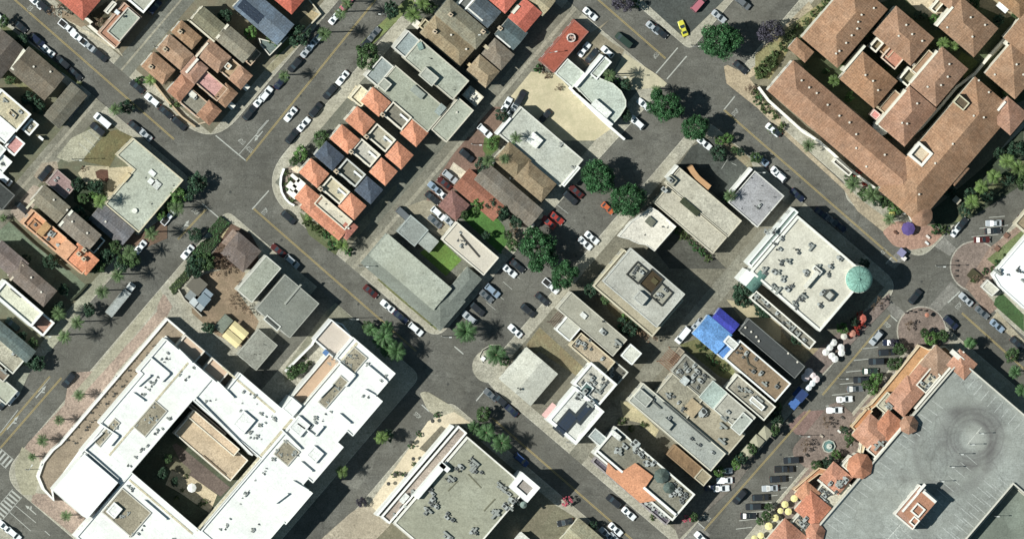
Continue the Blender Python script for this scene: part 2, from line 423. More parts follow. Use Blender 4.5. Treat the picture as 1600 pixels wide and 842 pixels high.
# ---------------------------------------------------------------- vegetation
TRUNK = mat('7a6a58', 'wall')
def crown_mesh(R, flat_, nclump, per, leaf, seed, lo=.35):
    rd = random.Random(seed); V = []; F = []
    for c in range(nclump):
        while True:
            p = Vector((rd.uniform(-1, 1), rd.uniform(-1, 1), rd.uniform(-.55, 1)))
            if lo < p.length < 1: break
        p = p.normalized()*(p.length**.5)
        az = math.atan2(p.y, p.x); wob = 1 + .12*math.sin(2*az+seed) + .09*math.sin(5*az+2*seed)
        cc = Vector((p.x*R*.80*wob, p.y*R*.80*wob, p.z*R*flat_*.8)); cr = R*rd.uniform(.13, .27)
        for k in range(per):
            d = Vector((rd.gauss(0, 1), rd.gauss(0, 1), rd.gauss(.25, 1))).normalized()
            q = cc + d*cr*rd.uniform(.65, 1.08)
            n = (d + Vector((rd.gauss(0, .6), rd.gauss(0, .6), rd.gauss(0, .6)))).normalized()
            a = n.orthogonal().normalized(); a.rotate(Matrix.Rotation(rd.uniform(0, 6.28), 3, n)); b_ = n.cross(a)
            l = leaf*rd.uniform(.6, 1.3); i = len(V)
            V += [q-a*l*.5, q-b_*l*.35, q+a*l*.6, q+b_*l*.35]; F.append((i, i+1, i+2, i+3))
    return V, F
def mk(name, V, F, m):
    me = bpy.data.meshes.new(name); me.from_pydata([tuple(v) for v in V], [], F); me.materials.append(m); return me
LEAVES = {}
def crown(kind, k):
    key = (kind, k)
    if key in LEAVES: return LEAVES[key]
    R, fl, nc, per, leaf, colr, lo = {'ficus': (6.6, .62, 95, 130, .5, '386339', .45), 'tree': (3.2, .7, 45, 60, .42, '4a643a', .3), 'dark': (3.2, .7, 45, 60, .42, '35503a', .3),
        'lime': (3.0, .7, 40, 60, .4, '5c8040', .3), 'shrub': (1.3, .75, 16, 40, .26, '526438', .2), 'bush': (1.3, .75, 16, 40, .26, '3e6436', .2), 'dry': (1.6, .6, 12, 26, .22, '75604c', .2),
        'pink': (1.3, .7, 14, 40, .26, 'c45a6a', .2), 'purple': (4.2, .6, 50, 50, .45, '4a4652', .3), 'flower': (1.5, .6, 16, 36, .28, 'b43c30', .2)}[kind]
    LEAVES[key] = mk('crown', *crown_mesh(R, fl, nc, per, leaf, hash(kind) % 97 + k*13 if False else sum(map(ord, kind)) + k*13, lo), mat(colr, 'leaf'))
    return LEAVES[key]
RAD = {'ficus': 6.6, 'tree': 3.2, 'dark': 3.2, 'lime': 3.0, 'shrub': 1.3, 'bush': 1.3, 'dry': 1.6, 'pink': 1.3, 'purple': 4.2, 'flower': 1.5}
def trunk_mesh(h, r, R):
    b = MB(); b.tube([(0, 0, 0), (r*.3, 0, h*.5), (0, .1, h)], [r*1.25, r, r*.8], 8)
    for i in range(5):
        a = i*1.26 + .3; e = (math.cos(a)*R*.55, math.sin(a)*R*.55, h + R*.28)
        b.tube([(0, .1, h*.85), (e[0]*.45, e[1]*.45, h+R*.1), e], [r*.55, r*.4, r*.15], 6)
    return b
TR = {}
def tree(kind, x, y, r, label, name=None, h=None, cat='tree', group=None, glob=False):
    """x,y,r in picture units of the tile; crown centre"""
    if not glob: x, y = g(x, y); r = r/K*M
    sc_ = r/RAD[kind]
    big = kind not in ('shrub', 'bush', 'dry', 'pink', 'flower')
    h = h if h is not None else (r*1.35 if big else r*.5)
    p = W(x, y, h); rt = root(name or ('tree' if big else 'shrub'), (p.x, p.y, ZB), label, cat, group, random.uniform(0, 6.28))
    o = bpy.data.objects.new('crown' if big else 'foliage', crown(kind, random.randrange(3))); link(o, rt); o.location = (0, 0, h); o.scale = (sc_,)*3
    key = (kind, round(h, 0), round(r, 0))
    if key not in TR: TR[key] = trunk_mesh(h, max(.06, r*.055), r).me('trunk', TRUNK)
    t = bpy.data.objects.new('trunk' if big else 'stem', TR[key]); link(t, rt)
    return rt
def palm_crown(R, nf, seed, droop=.5, wid=.34):
    rd = random.Random(seed); V = []; F = []
    for i in range(nf):
        a = i*2.399 + rd.uniform(-.15, .15); el = rd.uniform(-.35, 1.15); L = R*rd.uniform(.85, 1.1)
        n = 9; prev = None; p = Vector((0, 0, 0)); ang = el
        for j in range(n):
            d = Vector((math.cos(a)*math.cos(ang), math.sin(a)*math.cos(ang), math.sin(ang)))
            side = Vector((-math.sin(a), math.cos(a), 0))
            q = p + d*L/n
            wd = wid*R*.5*math.sin(math.pi*(j+1.2)/(n+1.5))
            for sgn in (-1, 1):
                for f in (0, .5):
                    base = p.lerp(q, f); tip = base + side*sgn*wd + d*wd*.7 - Vector((0, 0, wd*.45))
                    k = len(V); V += [base, base + d*L/n*.30, tip]; F.append((k, k+1, k+2))
            k = len(V); V += [p-side*.03, q-side*.03, q+side*.03, p+side*.03]; F.append((k, k+1, k+2, k+3))
            p = q; ang -= droop*1.9/n
    return V, F
PAL = {}
def palm(x, y, h, label, R=2.7, kind='fan', group=None, glob=False):
    if not glob: x, y = g(x, y)
    k = random.randrange(3); key = (kind, k)
    if key not in PAL:
        if kind == 'fan': PAL[key] = mk('crown', *palm_crown(2.7, 34, k+5, .75, .5), mat('67803f', 'leaf'))
        elif kind == 'pale': PAL[key] = mk('crown', *palm_crown(2.7, 40, k+25, .7, .36), mat('586f42', 'leaf'))
        else: PAL[key] = mk('crown', *palm_crown(2.7, 60, k+15, .85, .42), mat('48693c', 'leaf'))
    p = W(x, y, h); rt = root('palm_tree', (p.x, p.y, ZB), label, 'palm', group, random.uniform(0, 6.28))
    o = bpy.data.objects.new('crown', PAL[key]); link(o, rt); o.location = (0, 0, h); o.scale = (R/2.7,)*3
    th = round(h); kk = ('pt', th)
    if kk not in TR:
        b = MB(); b.tube([(0, 0, 0), (.03, 0, .5), (.12, .05, th*.5), (0, 0, th)], [.38, .24, .2, .2], 8); TR[kk] = b.me('trunk', TRUNK)
    t = bpy.data.objects.new('trunk', TR[kk]); link(t, rt)
    return rt
ORD = ['leftmost', 'second', 'third', 'fourth', 'fifth', 'sixth', 'seventh', 'eighth', 'ninth', 'tenth', 'eleventh', 'twelfth', 'thirteenth', 'fourteenth']
def nth(i, n, word):
    if n == 1: return word
    if i == 0: return 'leftmost ' + word
    if i == n-1: return 'rightmost ' + word
    return ORD[i] + ' ' + word + ' from the left'
def palms(phrase, pts, group=None, word='palm', **k):
    """pts (x,y,h[,R]); phrase names the row"""
    pts = sorted(pts, key=lambda p: p[0])
    for i, p in enumerate(pts):
        a = dict(k)
        if len(p) > 3: a['R'] = p[3]
        palm(p[0], p[1], p[2], nth(i, len(pts), word) + ' ' + phrase, group=group, **a)
def shrubs(phrase, pts, word='shrub', group=None):
    pts = sorted([p if len(p) == 4 else (random.choice(('shrub', 'bush', 'shrub')),) + tuple(p) for p in pts], key=lambda p: p[1])
    for i, p in enumerate(pts):
        tree(p[0], p[1], p[2], p[3], nth(i, len(pts), word) + ' ' + phrase, cat=word.split()[-1], group=group)
# ---------------------------------------------------------------- cars
TYRE = mat('1c1c1c', 'wall'); CGL = mat('39444a', 'glass'); LAMPM = mat('e8e8e0', 'paint'); TAIL = mat('a03028', 'paint')
def car_meshes(kind):
    L, Wd, H = {'sedan': (4.9, 1.9, 1.42), 'suv': (5.0, 2.0, 1.75), 'van': (5.6, 2.1, 2.1), 'pickup': (5.8, 2.05, 1.8), 'hatch': (4.3, 1.85, 1.5)}[kind]
    hb = {'sedan': .92, 'suv': 1.05, 'van': 1.15, 'pickup': 1.05, 'hatch': .95}[kind]
    # stations along x (front = +x): x fraction, belt z, top z, half width belt, half width top
    st = {'sedan': [(.5, .62, .66, .80, .6), (.46, .78, .84, .94, .8), (.22, hb-.04, hb+.02, 1, .84), (.02, hb, H-.03, 1, .70), (-.16, hb, H, 1, .72), (-.34, hb, hb+.10, 1, .80), (-.46, hb-.06, hb+.02, .96, .8), (-.5, .7, .76, .86, .7)],
          'hatch': [(.5, .62, .66, .8, .6), (.45, .8, .86, .94, .8), (.22, hb-.04, hb+.02, 1, .84), (.04, hb, H-.03, 1, .72), (-.28, hb, H, 1, .74), (-.44, hb, hb+.15, .98, .8), (-.5, .7, .8, .88, .7)],
          'suv': [(.5, .7, .76, .84, .65), (.46, .92, 1.0, .96, .82), (.24, hb-.03, hb+.04, 1, .86), (.08, hb, H-.03, 1, .78), (-.38, hb, H, 1, .8), (-.47, hb, hb+.2, 1, .84), (-.5, .8, .9, .92, .8)],
          'van': [(.5, .7, .78, .84, .65), (.47, .95, 1.05, .96, .82), (.36, hb-.03, hb+.06, 1, .86), (.22, hb, H-.04, 1, .84), (-.46, hb, H, 1, .88), (-.49, hb, hb+.5, 1, .86), (-.5, .8, .9, .95, .85)],
          'pickup': [(.5, .75, .8, .84, .65), (.46, .95, 1.02, .96, .84), (.26, hb-.03, hb+.04, 1, .88), (.13, hb, H-.03, 1, .76), (-.06, hb, H, 1, .76), (-.12, hb, hb+.04, 1, .92), (-.49, hb, hb+.02, .99, .92), (-.5, .8, .9, .95, .9)]}[kind]
    V = []; F = []; n = len(st)
    for f, zb, zt, wb_, wt in st:
        x = f*L; a = wb_*Wd/2; c = wt*Wd/2; V += [(x, -a*.96, .28), (x, -a, zb*.75), (x, -a*.98, zb), (x, -c, zt), (x, c, zt), (x, a*.98, zb), (x, a, zb*.75), (x, a*.96, .28)]
    for i in range(n-1):
        for k in range(8): F.append((i*8+k, (i+1)*8+k, (i+1)*8+(k+1) % 8, i*8+(k+1) % 8))
    F += [tuple(range(8)), tuple(range((n-1)*8+7, (n-1)*8-1, -1))]
    gl = {}
    def pt(i, k): return Vector(V[i*8+k])
    def quad(name, a, b, c, d, off, ins=.12):
        ctr = (a+b+c+d)/4; q = [p.lerp(ctr, ins) + off for p in (a, b, c, d)]
        q2 = [p - off*1.3 for p in q]
        bb = MB(); bb.add(q+q2, [(0, 1, 2, 3), (7, 6, 5, 4), (0, 4, 5, 1), (1, 5, 6, 2), (2, 6, 7, 3), (3, 7, 4, 0)]); gl[name] = bb.me(name, CGL)
    i1 = 2; i2 = 3; j = n-3 if kind not in ('sedan', 'pickup') else 4
    quad('windshield', pt(i1, 3), pt(i1, 4), pt(i2, 4), pt(i2, 3), Vector((.02, 0, .02)), .08)
    quad('rear_window', pt(j, 3), pt(j, 4), pt(j+1, 4), pt(j+1, 3), Vector((-.02, 0, .02)), .12)
    quad('side_window', pt(i2, 2), pt(j, 2), pt(j, 3), pt(i2, 3), Vector((0, -.02, .015)), .1)
    gl['side_window2'] = None
    bb = MB(); q = gl['side_window']; 
    m2 = q.copy(); 
    for vv in m2.vertices: vv.co.y *= -1
    m2.flip_normals(); gl['side_window2'] = m2
    wh = MB(); r = .34; nn = 12
    pts = [(r*math.cos(2*math.pi*k/nn), r*math.sin(2*math.pi*k/nn)) for k in range(nn)]
    wh.add([(p[0], -.11, p[1]) for p in pts]+[(p[0], .11, p[1]) for p in pts], [(k, (k+1) % nn, nn+(k+1) % nn, nn+k) for k in range(nn)]+[tuple(range(nn-1, -1, -1)), tuple(range(nn, 2*nn))])
    wheel = wh.me('wheel', TYRE)
    hl = MB().box(0, 0, 0, .12, .34, .16, 0, 0).me('headlight', LAMPM); tl = MB().box(0, 0, 0, .08, .3, .2, 0, 0).me('tail_light', TAIL)
    bed = MB().box(0, 0, 0, L*.34, Wd*.72, .05, 0, 0).me('truck_bed', DARK) if kind == 'pickup' else None
    return dict(V=V, F=F, gl=gl, wheel=wheel, L=L, W=Wd, H=H, hb=hb, hl=hl, tl=tl, bed=bed)
CK = {}; BODY = {}
CCOL = {'white': 'f4f4f2', 'black': '303337', 'silver': 'b8bcbe', 'grey': '6e7274', 'red': 'b03a30', 'blue': '3a5080', 'dark blue': '262e44', 'yellow': 'e0d840', 'green': '35463c', 'dark red': '5a2826', 'pink': 'c0707a', 'tan': 'b09a78', 'pale blue': '93a4b4', 'orange': 'cf6a3c'}
def car(x, y, head, colour, kind, label, group=None, glob=False, sc_=1.06, z=.0):
    if kind not in CK: CK[kind] = car_meshes(kind)
    c = CK[kind]; key = (kind, colour)
    if key not in BODY:
        me = bpy.data.meshes.new('body'); me.from_pydata(c['V'], [], c['F']); me.materials.append(mat(CCOL[colour], 'paint')); BODY[key] = me
    if not glob: x, y = g(x, y)
    p = W(x, y, .7+z); ang = {'s': RZU, 't': RZV, 'h': math.radians(2)}.get(head, head) if not isinstance(head, (int, float)) else math.radians(head)
    ang += random.choice((0, math.pi)) + random.uniform(-.03, .03)
    r = root('parked_car' if kind != 'pickup' else 'pickup_truck', (p.x, p.y, z), label, {'pickup': 'pickup truck', 'van': 'van', 'suv': 'car'}.get(kind, 'car'), group, ang); r.scale = (sc_,)*3
    def ch_(nm, me, loc=(0, 0, 0)):
        o = bpy.data.objects.new(nm, me); link(o, r); o.location = loc
    ch_('body', BODY[key])
    for k, me in c['gl'].items(): ch_('side_window' if k == 'side_window2' else k, me)
    for sx in (.31, -.31):
        for sy in (1, -1): ch_('wheel', c['wheel'], (sx*c['L'], sy*(c['W']/2-.1), .34))
    for sy in (1, -1):
        ch_('headlight', c['hl'], (c['L']*.485, sy*c['W']*.32, .6)); ch_('tail_light', c['tl'], (-c['L']*.497, sy*c['W']*.36, .62))
    if c['bed']: ch_('truck_bed', c['bed'], (-c['L']*.3, 0, c['hb']+.02))
    return r
NAMEK = {'sedan': 'car', 'hatch': 'car', 'suv': 'car', 'van': 'van', 'pickup': 'pickup'}
def cars(phrase, pts, head='s', group='cars parked along the kerbs', z=0., **k):
    """ordinals count every vehicle of the row from the left"""
    pts = sorted(pts, key=lambda p: p[0])
    for i, p in enumerate(pts):
        n = len(pts); w_ = NAMEK[p[3]]
        o = '' if n == 1 else {0: 'leftmost', n-1: 'rightmost'}.get(i, ORD[i] + ' from left')
        lab = p[2] + ' ' + w_ + (', ' + o if o else '') + ' ' + phrase
        car(p[0], p[1], p[4] if len(p) > 4 else head, p[2], p[3], lab, group, z=z, **k)
# ---------------------------------------------------------------- umbrellas, lamps
def umbrella(x, y, r, colr, label, group=None, h=2.6, n=8, z=ZB):
    gx, gy = g(x, y); p = W(gx, gy, h); r = r/K*M
    rt = root('umbrella', (p.x, p.y, z), label, 'umbrella', group, random.uniform(0, .8))
    V = [(r*math.cos(2*math.pi*i/n), r*math.sin(2*math.pi*i/n), h-.35*min(r, 1.6)) for i in range(n)] + [(0, 0, h)] 
    V += [(v[0], v[1], v[2]-.12) for v in V[:n]] + [(0, 0, h-.06)]
    F = [(i, (i+1) % n, n) for i in range(n)] + [(n+1+i, n+1+(i+1) % n, (i+1) % n, i) for i in range(n)] + [((i+1) % n+n+1, i+n+1, 2*n+1) for i in range(n)]
    mesh('canopy', V, F, mat(colr, 'wall'), rt)
    MB().cyl(0, 0, 0, h-.1, .04, n=6).out('pole', METAL, rt); MB().box(0, 0, 0, .5, .5, .1).out('base', DARK, rt)
    return rt
def canopy(poly, h, colr, label, kind='gable', name='awning', cat='awning', group=None, z=ZB, nrib=0):
    v = WP(poly, h); c = sum(v, Vector())/len(v); rt = root(name, (c.x, c.y, z), label, cat, group)
    if kind == 'flat': MB().prism([(p.x, p.y) for p in v], h-.12, h).out('cover', mat(colr, 'wall'), rt, (c.x, c.y, z))
    else:
        V, F, mi, uv, top = pitched(v, h, .35, 0 if kind == 'gable' else 1, .0, .08); mesh('cover', V, F, [mat(colr, 'wall')], rt, (c.x, c.y, z), [0]*len(F))
    for q in inset(v, .25): MB().cyl(q.x, q.y, z, h-.1, .06, n=6).out('post', METAL, rt, (c.x, c.y, z))
    return rt
LB = None
def lamp(x, y, label, h=7, z=.13, ang=0, group='street lamps', arm=1.6, glob=False):
    gx, gy = (x, y) if glob else g(x, y); p = W(gx, gy, z)
    rt = root('street_lamp', p, label, 'street lamp', group, ang)
    MB().tube([(0, 0, 0), (0, 0, h), (.3, 0, h+.3), (arm, 0, h+.4)], [.11, .08, .06, .05], 6).out('pole', METAL, rt)
    b = MB(); b.box(arm+.3, 0, h+.3, .8, .32, .16); b.out('lamp_head', mat('dcdcd4', 'wall'), rt)
    MB().cyl(0, 0, 0, .4, .22, .16, 8).out('base', mat('a8a49a', 'wall'), rt)
    return rt
def boxthing(name, label, cat, x, y, s_, t_, h, m, kind='wall', z=ZB, lid=None, group=None, part=('body', 'lid')):
    v = WP(C(x, y, s_, t_), z+h); c = sum(v, Vector())/4; rt = root(name, (c.x, c.y, z), label, cat, group)
    MB().prism([(p.x, p.y) for p in v], z, z+h).out(part[0], mat(m, kind), rt, (c.x, c.y, z))
    if lid:
        vi = inset(v, -.08); MB().prism([(p.x, p.y) for p in vi], z+h, z+h+.08).out(part[1], mat(lid, kind), rt, (c.x, c.y, z))
    return rt
def wall_run(label, pts, h=1.6, th=.3, m=WHITE, name='garden_wall', cat='wall', z=ZB, group=None, cap=None):
    ps = [W(*g(*p), z+h) for p in pts]; c = ps[len(ps)//2]
    n = len(ps); Lp, Rp = [], []
    for i, p in enumerate(ps):
        d = (ps[min(i+1, n-1)] - ps[max(i-1, 0)]).xy.normalized(); k = Vector((-d.y, d.x))*th/2
        Lp.append((p.x+k.x, p.y+k.y)); Rp.append((p.x-k.x, p.y-k.y))
    b = MB()
    for i in range(n-1): b.prism([Rp[i], Rp[i+1], Lp[i+1], Lp[i]], z, z+h)
    o = b.out(name, mat(m, 'wall'), None, (c.x, c.y, z)); o.location = (c.x, c.y, z)
    return props(o, label, cat, group)
def hedge(label, poly, h=1.3, colr='bush', z=ZB):
    """clipped hedge: leafy skin over a box of leaves"""
    v = WP(poly, z+h); c = sum(v, Vector())/len(v); rd = random.Random(len(label)*7+int(c.x))
    xs = [p.x for p in v]; ys = [p.y for p in v]; V = []; F = []
    def inside(x, y):
        r = False
        for i in range(len(v)):
            a, b = v[i-1], v[i]
            if (a.y > y) != (b.y > y) and x < (b.x-a.x)*(y-a.y)/(b.y-a.y)+a.x: r = not r
        return r
    area = (max(xs)-min(xs))*(max(ys)-min(ys)); N = int(min(9000, area*26)); k = 0
    for _ in range(N):
        x, y = rd.uniform(min(xs), max(xs)), rd.uniform(min(ys), max(ys))
        if not inside(x, y): continue
        q = Vector((x-c.x, y-c.y, h*rd.uniform(.1, 1.08))); n = Vector((rd.gauss(0, .6), rd.gauss(0, .6), 1)).normalized()
        a = n.orthogonal().normalized()*.2; a.rotate(Matrix.Rotation(rd.uniform(0, 6.28), 3, n)); b_ = n.cross(a)*.8; i = len(V)
        V += [q-a, q-b_, q+a, q+b_]; F.append((i, i+1, i+2, i+3))
    colh = {'bush': '3e6436', 'shrub': '5a6c3e'}[colr]
    rt = root('hedge', (c.x, c.y, z), label, 'hedge'); mesh('foliage', V, F, mat(colh, 'leaf'), rt)
    vi = inset(v, .15); MB().prism([(p.x, p.y) for p in vi], z, z+h*.8).out('stem', mat('33402a', 'grass'), rt, (c.x, c.y, z))
    return rt
# ================================================================ GROUND
ASPH = mat('6b6961', 'asphalt'); CONC = mat('b0aa98', 'conc'); YARD = mat('8f8672', 'dirt'); LINE = mat('bdbdb4', 'conc', .1); YARD = mat('857c66', 'dirt'); YEL = mat('b09a62', 'wall')
o = MB().prism([(-900, -900), (900, -900), (900, 900), (-900, 900)], -.5, 0).out('road', ASPH); props(o, kind='structure')
o = MB().prism([(-1500, -1500), (1500, -1500), (1500, 1500), (-1500, 1500)], -1.0, -.5).out('ground', YARD); props(o, kind='structure')
BLK = {
 'A': ([(-700, -565), (414, -565), (414, -19), (-700, -19)], [0, 20, 22, 0]),
 'B': ([(-700, 39), (403, 39), (403, 575), (-700, 575)], [0, 62, 25, 0]),
 'C': ([(483, -565), (882, -565), (882, -19), (483, -19)], [40, 0, 18, 14]),
 'D': ([(493, 39), (864, 39), (870, 320), (878, 575), (493, 575)], [70, 26, 0, 30, 0]),
 'E': ([(939, -565), (1359, -565), (1359, -19), (939, -19)], [0, 0, 20, 18]),
 'F': ([(952, 39), (1359, 39), (1359, 575), (952, 575)], [30, 20, 30, 30]),
 'G': ([(400, 640), (872, 640), (872, 1100), (400, 1100)], [0, 14, 0, 0]),
 'H': ([(934, 643), (1190, 640), (1206, 622), (1358, 622), (1362, 680), (1362, 1200), (950, 1200), (950, 670)], [26, 8, 10, 50, 20, 0, 0, 10]),
 'I': ([(1431, 640), (1900, 640), (1900, 1100), (1431, 1100)], [10, 0, 0, 0]),
 'J': ([(1431, -300), (1900, -300), (1900, 572), (1431, 572)], [0, 0, 0, 14]),
 'K': ([(-300, -1100), (900, -1100), (900, -622), (-300, -622)], [0, 0, 0, 0]),
}
for k_, (pl, rr) in BLK.items():
    pp = roundp([ST(*q) for q in pl], rr, 10)
    v = WP(pp, ZB); o = MB().prism([(p.x, p.y) for p in v], 0, ZB).out('pavement', CONC); props(o, kind='structure')
    vi = inset(v, .18); b = MB(); n = len(v)
    b.add([(p.x, p.y, ZB+.003) for p in v]+[(p.x, p.y, ZB+.003) for p in vi], [(i, (i+1) % n, n+(i+1) % n, n+i) for i in range(n)])
    props(b.out('kerb', mat('c4bead', 'conc')), kind='structure')
for k_, r in (('A', (-690, 398, -556, -34)), ('B', (-690, 386, 55, 560)), ('D', (512, 850, 62, 560)), ('E', (958, 1340, -560, -36)), ('F', (970, 1342, 56, 556)), ('G', (410, 852, 662, 1090)), ('H', (968, 1340, 662, 1190))):
    sheet('yard', S(*r), {'A': mat('6d705a', 'grass', .25), 'B': mat('767460', 'grass', .25), 'D': mat('79776a', 'dirt'), 'F': mat('7d7868', 'conc')}.get(k_, YARD), 0)
G0 = lambda: T(0, 0, 1.0)
# corner bulbs and brick plazas
BR = mat('87766b', 'brick'); BR2 = mat('988070', 'brick'); PAV = mat('87837a', 'brick')
G0()
def slab(name, poly, m, z=.136): return sheet(name, poly, m, z=z, thick=z)
slab('plaza', circ(1440, 517, 37, 40), BR, .140); slab('plaza', circ(1524, 416, 38, 40), BR, .140)
slab('kerb', circ(1440, 517, 39, 40), mat('b5aea0', 'conc'), .136); slab('kerb', circ(1524, 416, 40, 40), mat('b5aea0', 'conc'), .136)
slab('pavement', circ(764, 572, 26, 32), CONC, .134)
slab('pavement', roundp([(655, 613), (668, 611), (702, 632), (728, 653), (706, 668), (684, 652), (668, 640)], 6), mat('b3ac95', 'conc'), .138)
slab('plaza', roundp(S(1396, 1436, 262, 374), [24, 6, 6, 24]), BR, .137)
sheet('plaza', S(1436, 1475, 180, 440), BR, 2)
sheet('plaza', S(1436, 1475, 440, 560), mat('8b8278', 'brick'), 1)
sheet('plaza', roundp(P((1378, 362), (1400, 345), (1450, 352), (1478, 362), (1456, 384), (1424, 391), (1396, 384)), 6), mat('b08a76', 'brick'), 2)
sheet('pavement', P((1182, 168), (1212, 190), (1345, 312), (1400, 352), (1392, 372), (1340, 330), (1318, 296), (1226, 212)), mat('b3a389', 'conc'), 1)
sheet('plaza', P((1545, 388), (1600, 345), (1600, 372), (1530, 446), (1560, 480), (1545, 492), (1508, 448)), BR2, 2)
# paved crosswalks around the ornamental crossing
for q in (P((1384, 410), (1408, 388), (1418, 398), (1398, 421)), P((1456, 382), (1474, 369), (1494, 388), (1484, 400)), P((1448, 483), (1486, 440), (1500, 453), (1463, 491)), P((1380, 476), (1390, 468), (1414, 488), (1402, 500)),
          P((1052, 842), (1085, 812), (1110, 835), (1080, 862)), P((1243, 655), (1262, 640), (1290, 672), (1275, 690))):
    sheet('crosswalk', q, PAV, z=.006)
sheet('crosswalk', P((1231, 664), (1256, 642), (1292, 640), (1262, 682), (1243, 678)), mat('8a6f66', 'brick'), z=.010)
# alleys, lots, lawns, paths
ALLEY = mat('868273', 'asphalt'); ALLEY2 = mat('7c7c72', 'asphalt'); GUT = mat('a39d8b', 'conc')
sheet('alley', S(200, 232, 39, 575) , ALLEY2, 1); sheet('alley', S(204, 234, -560, -19), ALLEY, 1); 
sheet('gutter', S(214, 219, -560, -19), GUT, 2); sheet('gutter', S(214, 217, 39, 575), GUT, 2)
sheet('alley', S(676, 706, 39, 575), ALLEY, 1); sheet('gutter', S(689, 695, 39, 575), GUT, 2)
sheet('alley', S(1136, 1162, 39, 575), ALLEY, 1); sheet('alley', S(663, 682, -240, -19), ALLEY, 3) if False else None
sheet('alley', P((445, 590), (510, 560), (600, 470), (640, 500), (540, 620), (480, 640)), mat('6c6a60', 'asphalt'), 1) if False else None
# service lane between grey-roofed hall and big complex
sheet('alley', S(668, 706, -199, -19), mat('6f6d63', 'asphalt'), 1)
T(0, 0)
sheet('path', P((385, 110), (700, 285), (740, 345), (690, 300), (380, 130)), mat('c9bea5', 'conc'), 2)
sheet('lawn', P((30, 150), (150, 240), (500, 500), (480, 515), (380, 440), (150, 290), (0, 170)), mat('67704c', 'grass'), 1)
sheet('lawn', P((0, 450), (70, 400), (210, 560), (270, 600), (200, 560), (60, 500)), mat('7b7c58', 'grass'), 1)
sheet('yard', P((530, 90), (640, 10), (660, 120), (600, 190)), mat('55503c', 'dirt'), 2)
sheet('yard', P((370, 60), (450, 100), (520, 150), (470, 170), (370, 120)), mat('a08a72', 'dirt'), 2)
T(300, 0)
sheet('yard', P((640, 130), (710, 60), (770, 90), (680, 200)), mat('b8a480', 'dirt'), 2)
sheet('verge', P((1090, 260), (1225, 130), (1225, 60), (1130, 150)), mat('78834f', 'grass'), 1)
sheet('verge', P((430, 420), (590, 270), (630, 280), (470, 440)), mat('9c9478', 'conc'), 1)
sheet('verge', P((490, 360), (590, 265), (640, 200), (560, 240)), mat('5a6a40', 'grass'), 2)
T(600, 0)
sheet('verge', P((-90, 290), (60, 140), (190, 20), (150, -20), (-40, 160), (-140, 260)), mat('7a8a55', 'grass'), 1)
sheet('dirt_lot', P((880, 430), (1030, 440), (1210, 640), (1340, 760), (1260, 842), (1060, 842), (820, 640), (740, 600)), mat('d6c6a2', 'dirt', .12), 2)
sheet('driveway', P((560, 740), (650, 640), (700, 640), (740, 690), (640, 842), (520, 842)), mat('84695a', 'dirt'), 2)
T(900, 0)
sheet('parking_lot', P((395, 0), (650, 232), (970, -80), (600, -200)), mat('525652', 'asphalt'), 2)
sheet('dirt_lot', P((230, 430), (290, 320), (480, 445), (545, 500), (530, 520), (330, 540), (300, 480)), mat('cdc0a2', 'dirt', .12), 2)
sheet('dirt_lot', P((200, 90+30), (130, 190), (220, 260), (290, 300), (220, 430), (60, 400), (0, 330), (0, 260)), mat('9c8f78', 'dirt'), 1)
sheet('dirt_lot', P((0, 600), (210, 770), (110, 842), (0, 842)), mat('dccaa4', 'dirt', .12), 1)
sheet('path', P((885, 400), (905, 390), (1010, 440), (1090, 380), (1200, 260), (1225, 240), (1225, 300), (1080, 440), (1040, 470), (1100, 560), (1225, 700), (1225, 760), (900, 500)), mat('c2ae90', 'conc'), 1)
T(1180, 0, 3.81)
sheet('path', P((0, 400), (150, 265), (350, 60), (320, 10), (180, 150), (0, 320)), mat('b2a286', 'conc'), 1)
sheet('lawn', P((0, 330), (160, 190), (440, -20), (520, -20), (200, 300), (90, 470), (0, 470)), mat('8c8a60', 'grass'), 2)
sheet('garden', P((150, 200), (800, 0), (1600, -20), (1600, 600), (1300, 700), (800, 830), (300, 420)), mat('4f5a3c', 'grass'), 2)
sheet('patio', P((900, 0), (1060, -20), (1130, 60), (1080, 130), (960, 60)), mat('d2bfa0', 'conc'), 3)
sheet('patio', P((1180, 0), (1600, 0), (1600, 60), (1500, 110), (1330, 40)), mat('ab9b7a', 'conc'), 3)
sheet('path', P((1300, 470), (1340, 380), (1500, 200), (1600, 60), (1600, 120), (1500, 250), (1420, 330), (1330, 420)), mat('d9cfb8', 'conc'), 3)
sheet('lawn', P((1230, 310), (1330, 370), (1250, 470), (1180, 400)), mat('5f6b3a', 'grass'), 4)
T(1180, 200, 3.81)
sheet('garden', P((1040, 500), (1330, 260), (1600, 0), (1600, 330), (1230, 570), (1080, 590)), mat('3f4a38', 'grass'), 1)
sheet('garden', P((1230, 560), (1600, 250), (1600, 190), (1300, 420), (1180, 560)), mat('6d7350', 'grass'), 2)
sheet('lawn', P((1380, 780), (1600, 600), (1600, 650), (1450, 838)), mat('66744a', 'grass'), 3)
T(0, 200)
sheet('parking_lot', P((555, 0), (602, 45), (500, 185), (410, 205), (335, 175), (430, 60)), mat('b3ae96', 'conc'), 2)
strips('parking_line', [(g(470+i*28, 90-i*38), g(540+i*28, 150-i*38)) for i in range(4)], .12, LINE, ZB+.02)
sheet('lawn', P((640, 25), (700, 10), (795, 55), (700, 150), (655, 235), (500, 200), (510, 175)), mat('6f6c4a', 'grass'), 3)
sheet('path', P((465, 270), (510, 225), (650, 230), (660, 250), (610, 320), (640, 340), (560, 325), (520, 340)), mat('c4b698', 'conc'), 3)
sheet('path', P((650, 240), (780, 230), (800, 250), (650, 440), (640, 350)), mat('c4b698', 'conc'), 2)
sheet('flower_bed', P((570, 262), (600, 248), (645, 250), (650, 310), (640, 325), (580, 300)), mat('6b4a3c', 'dirt'), 4)
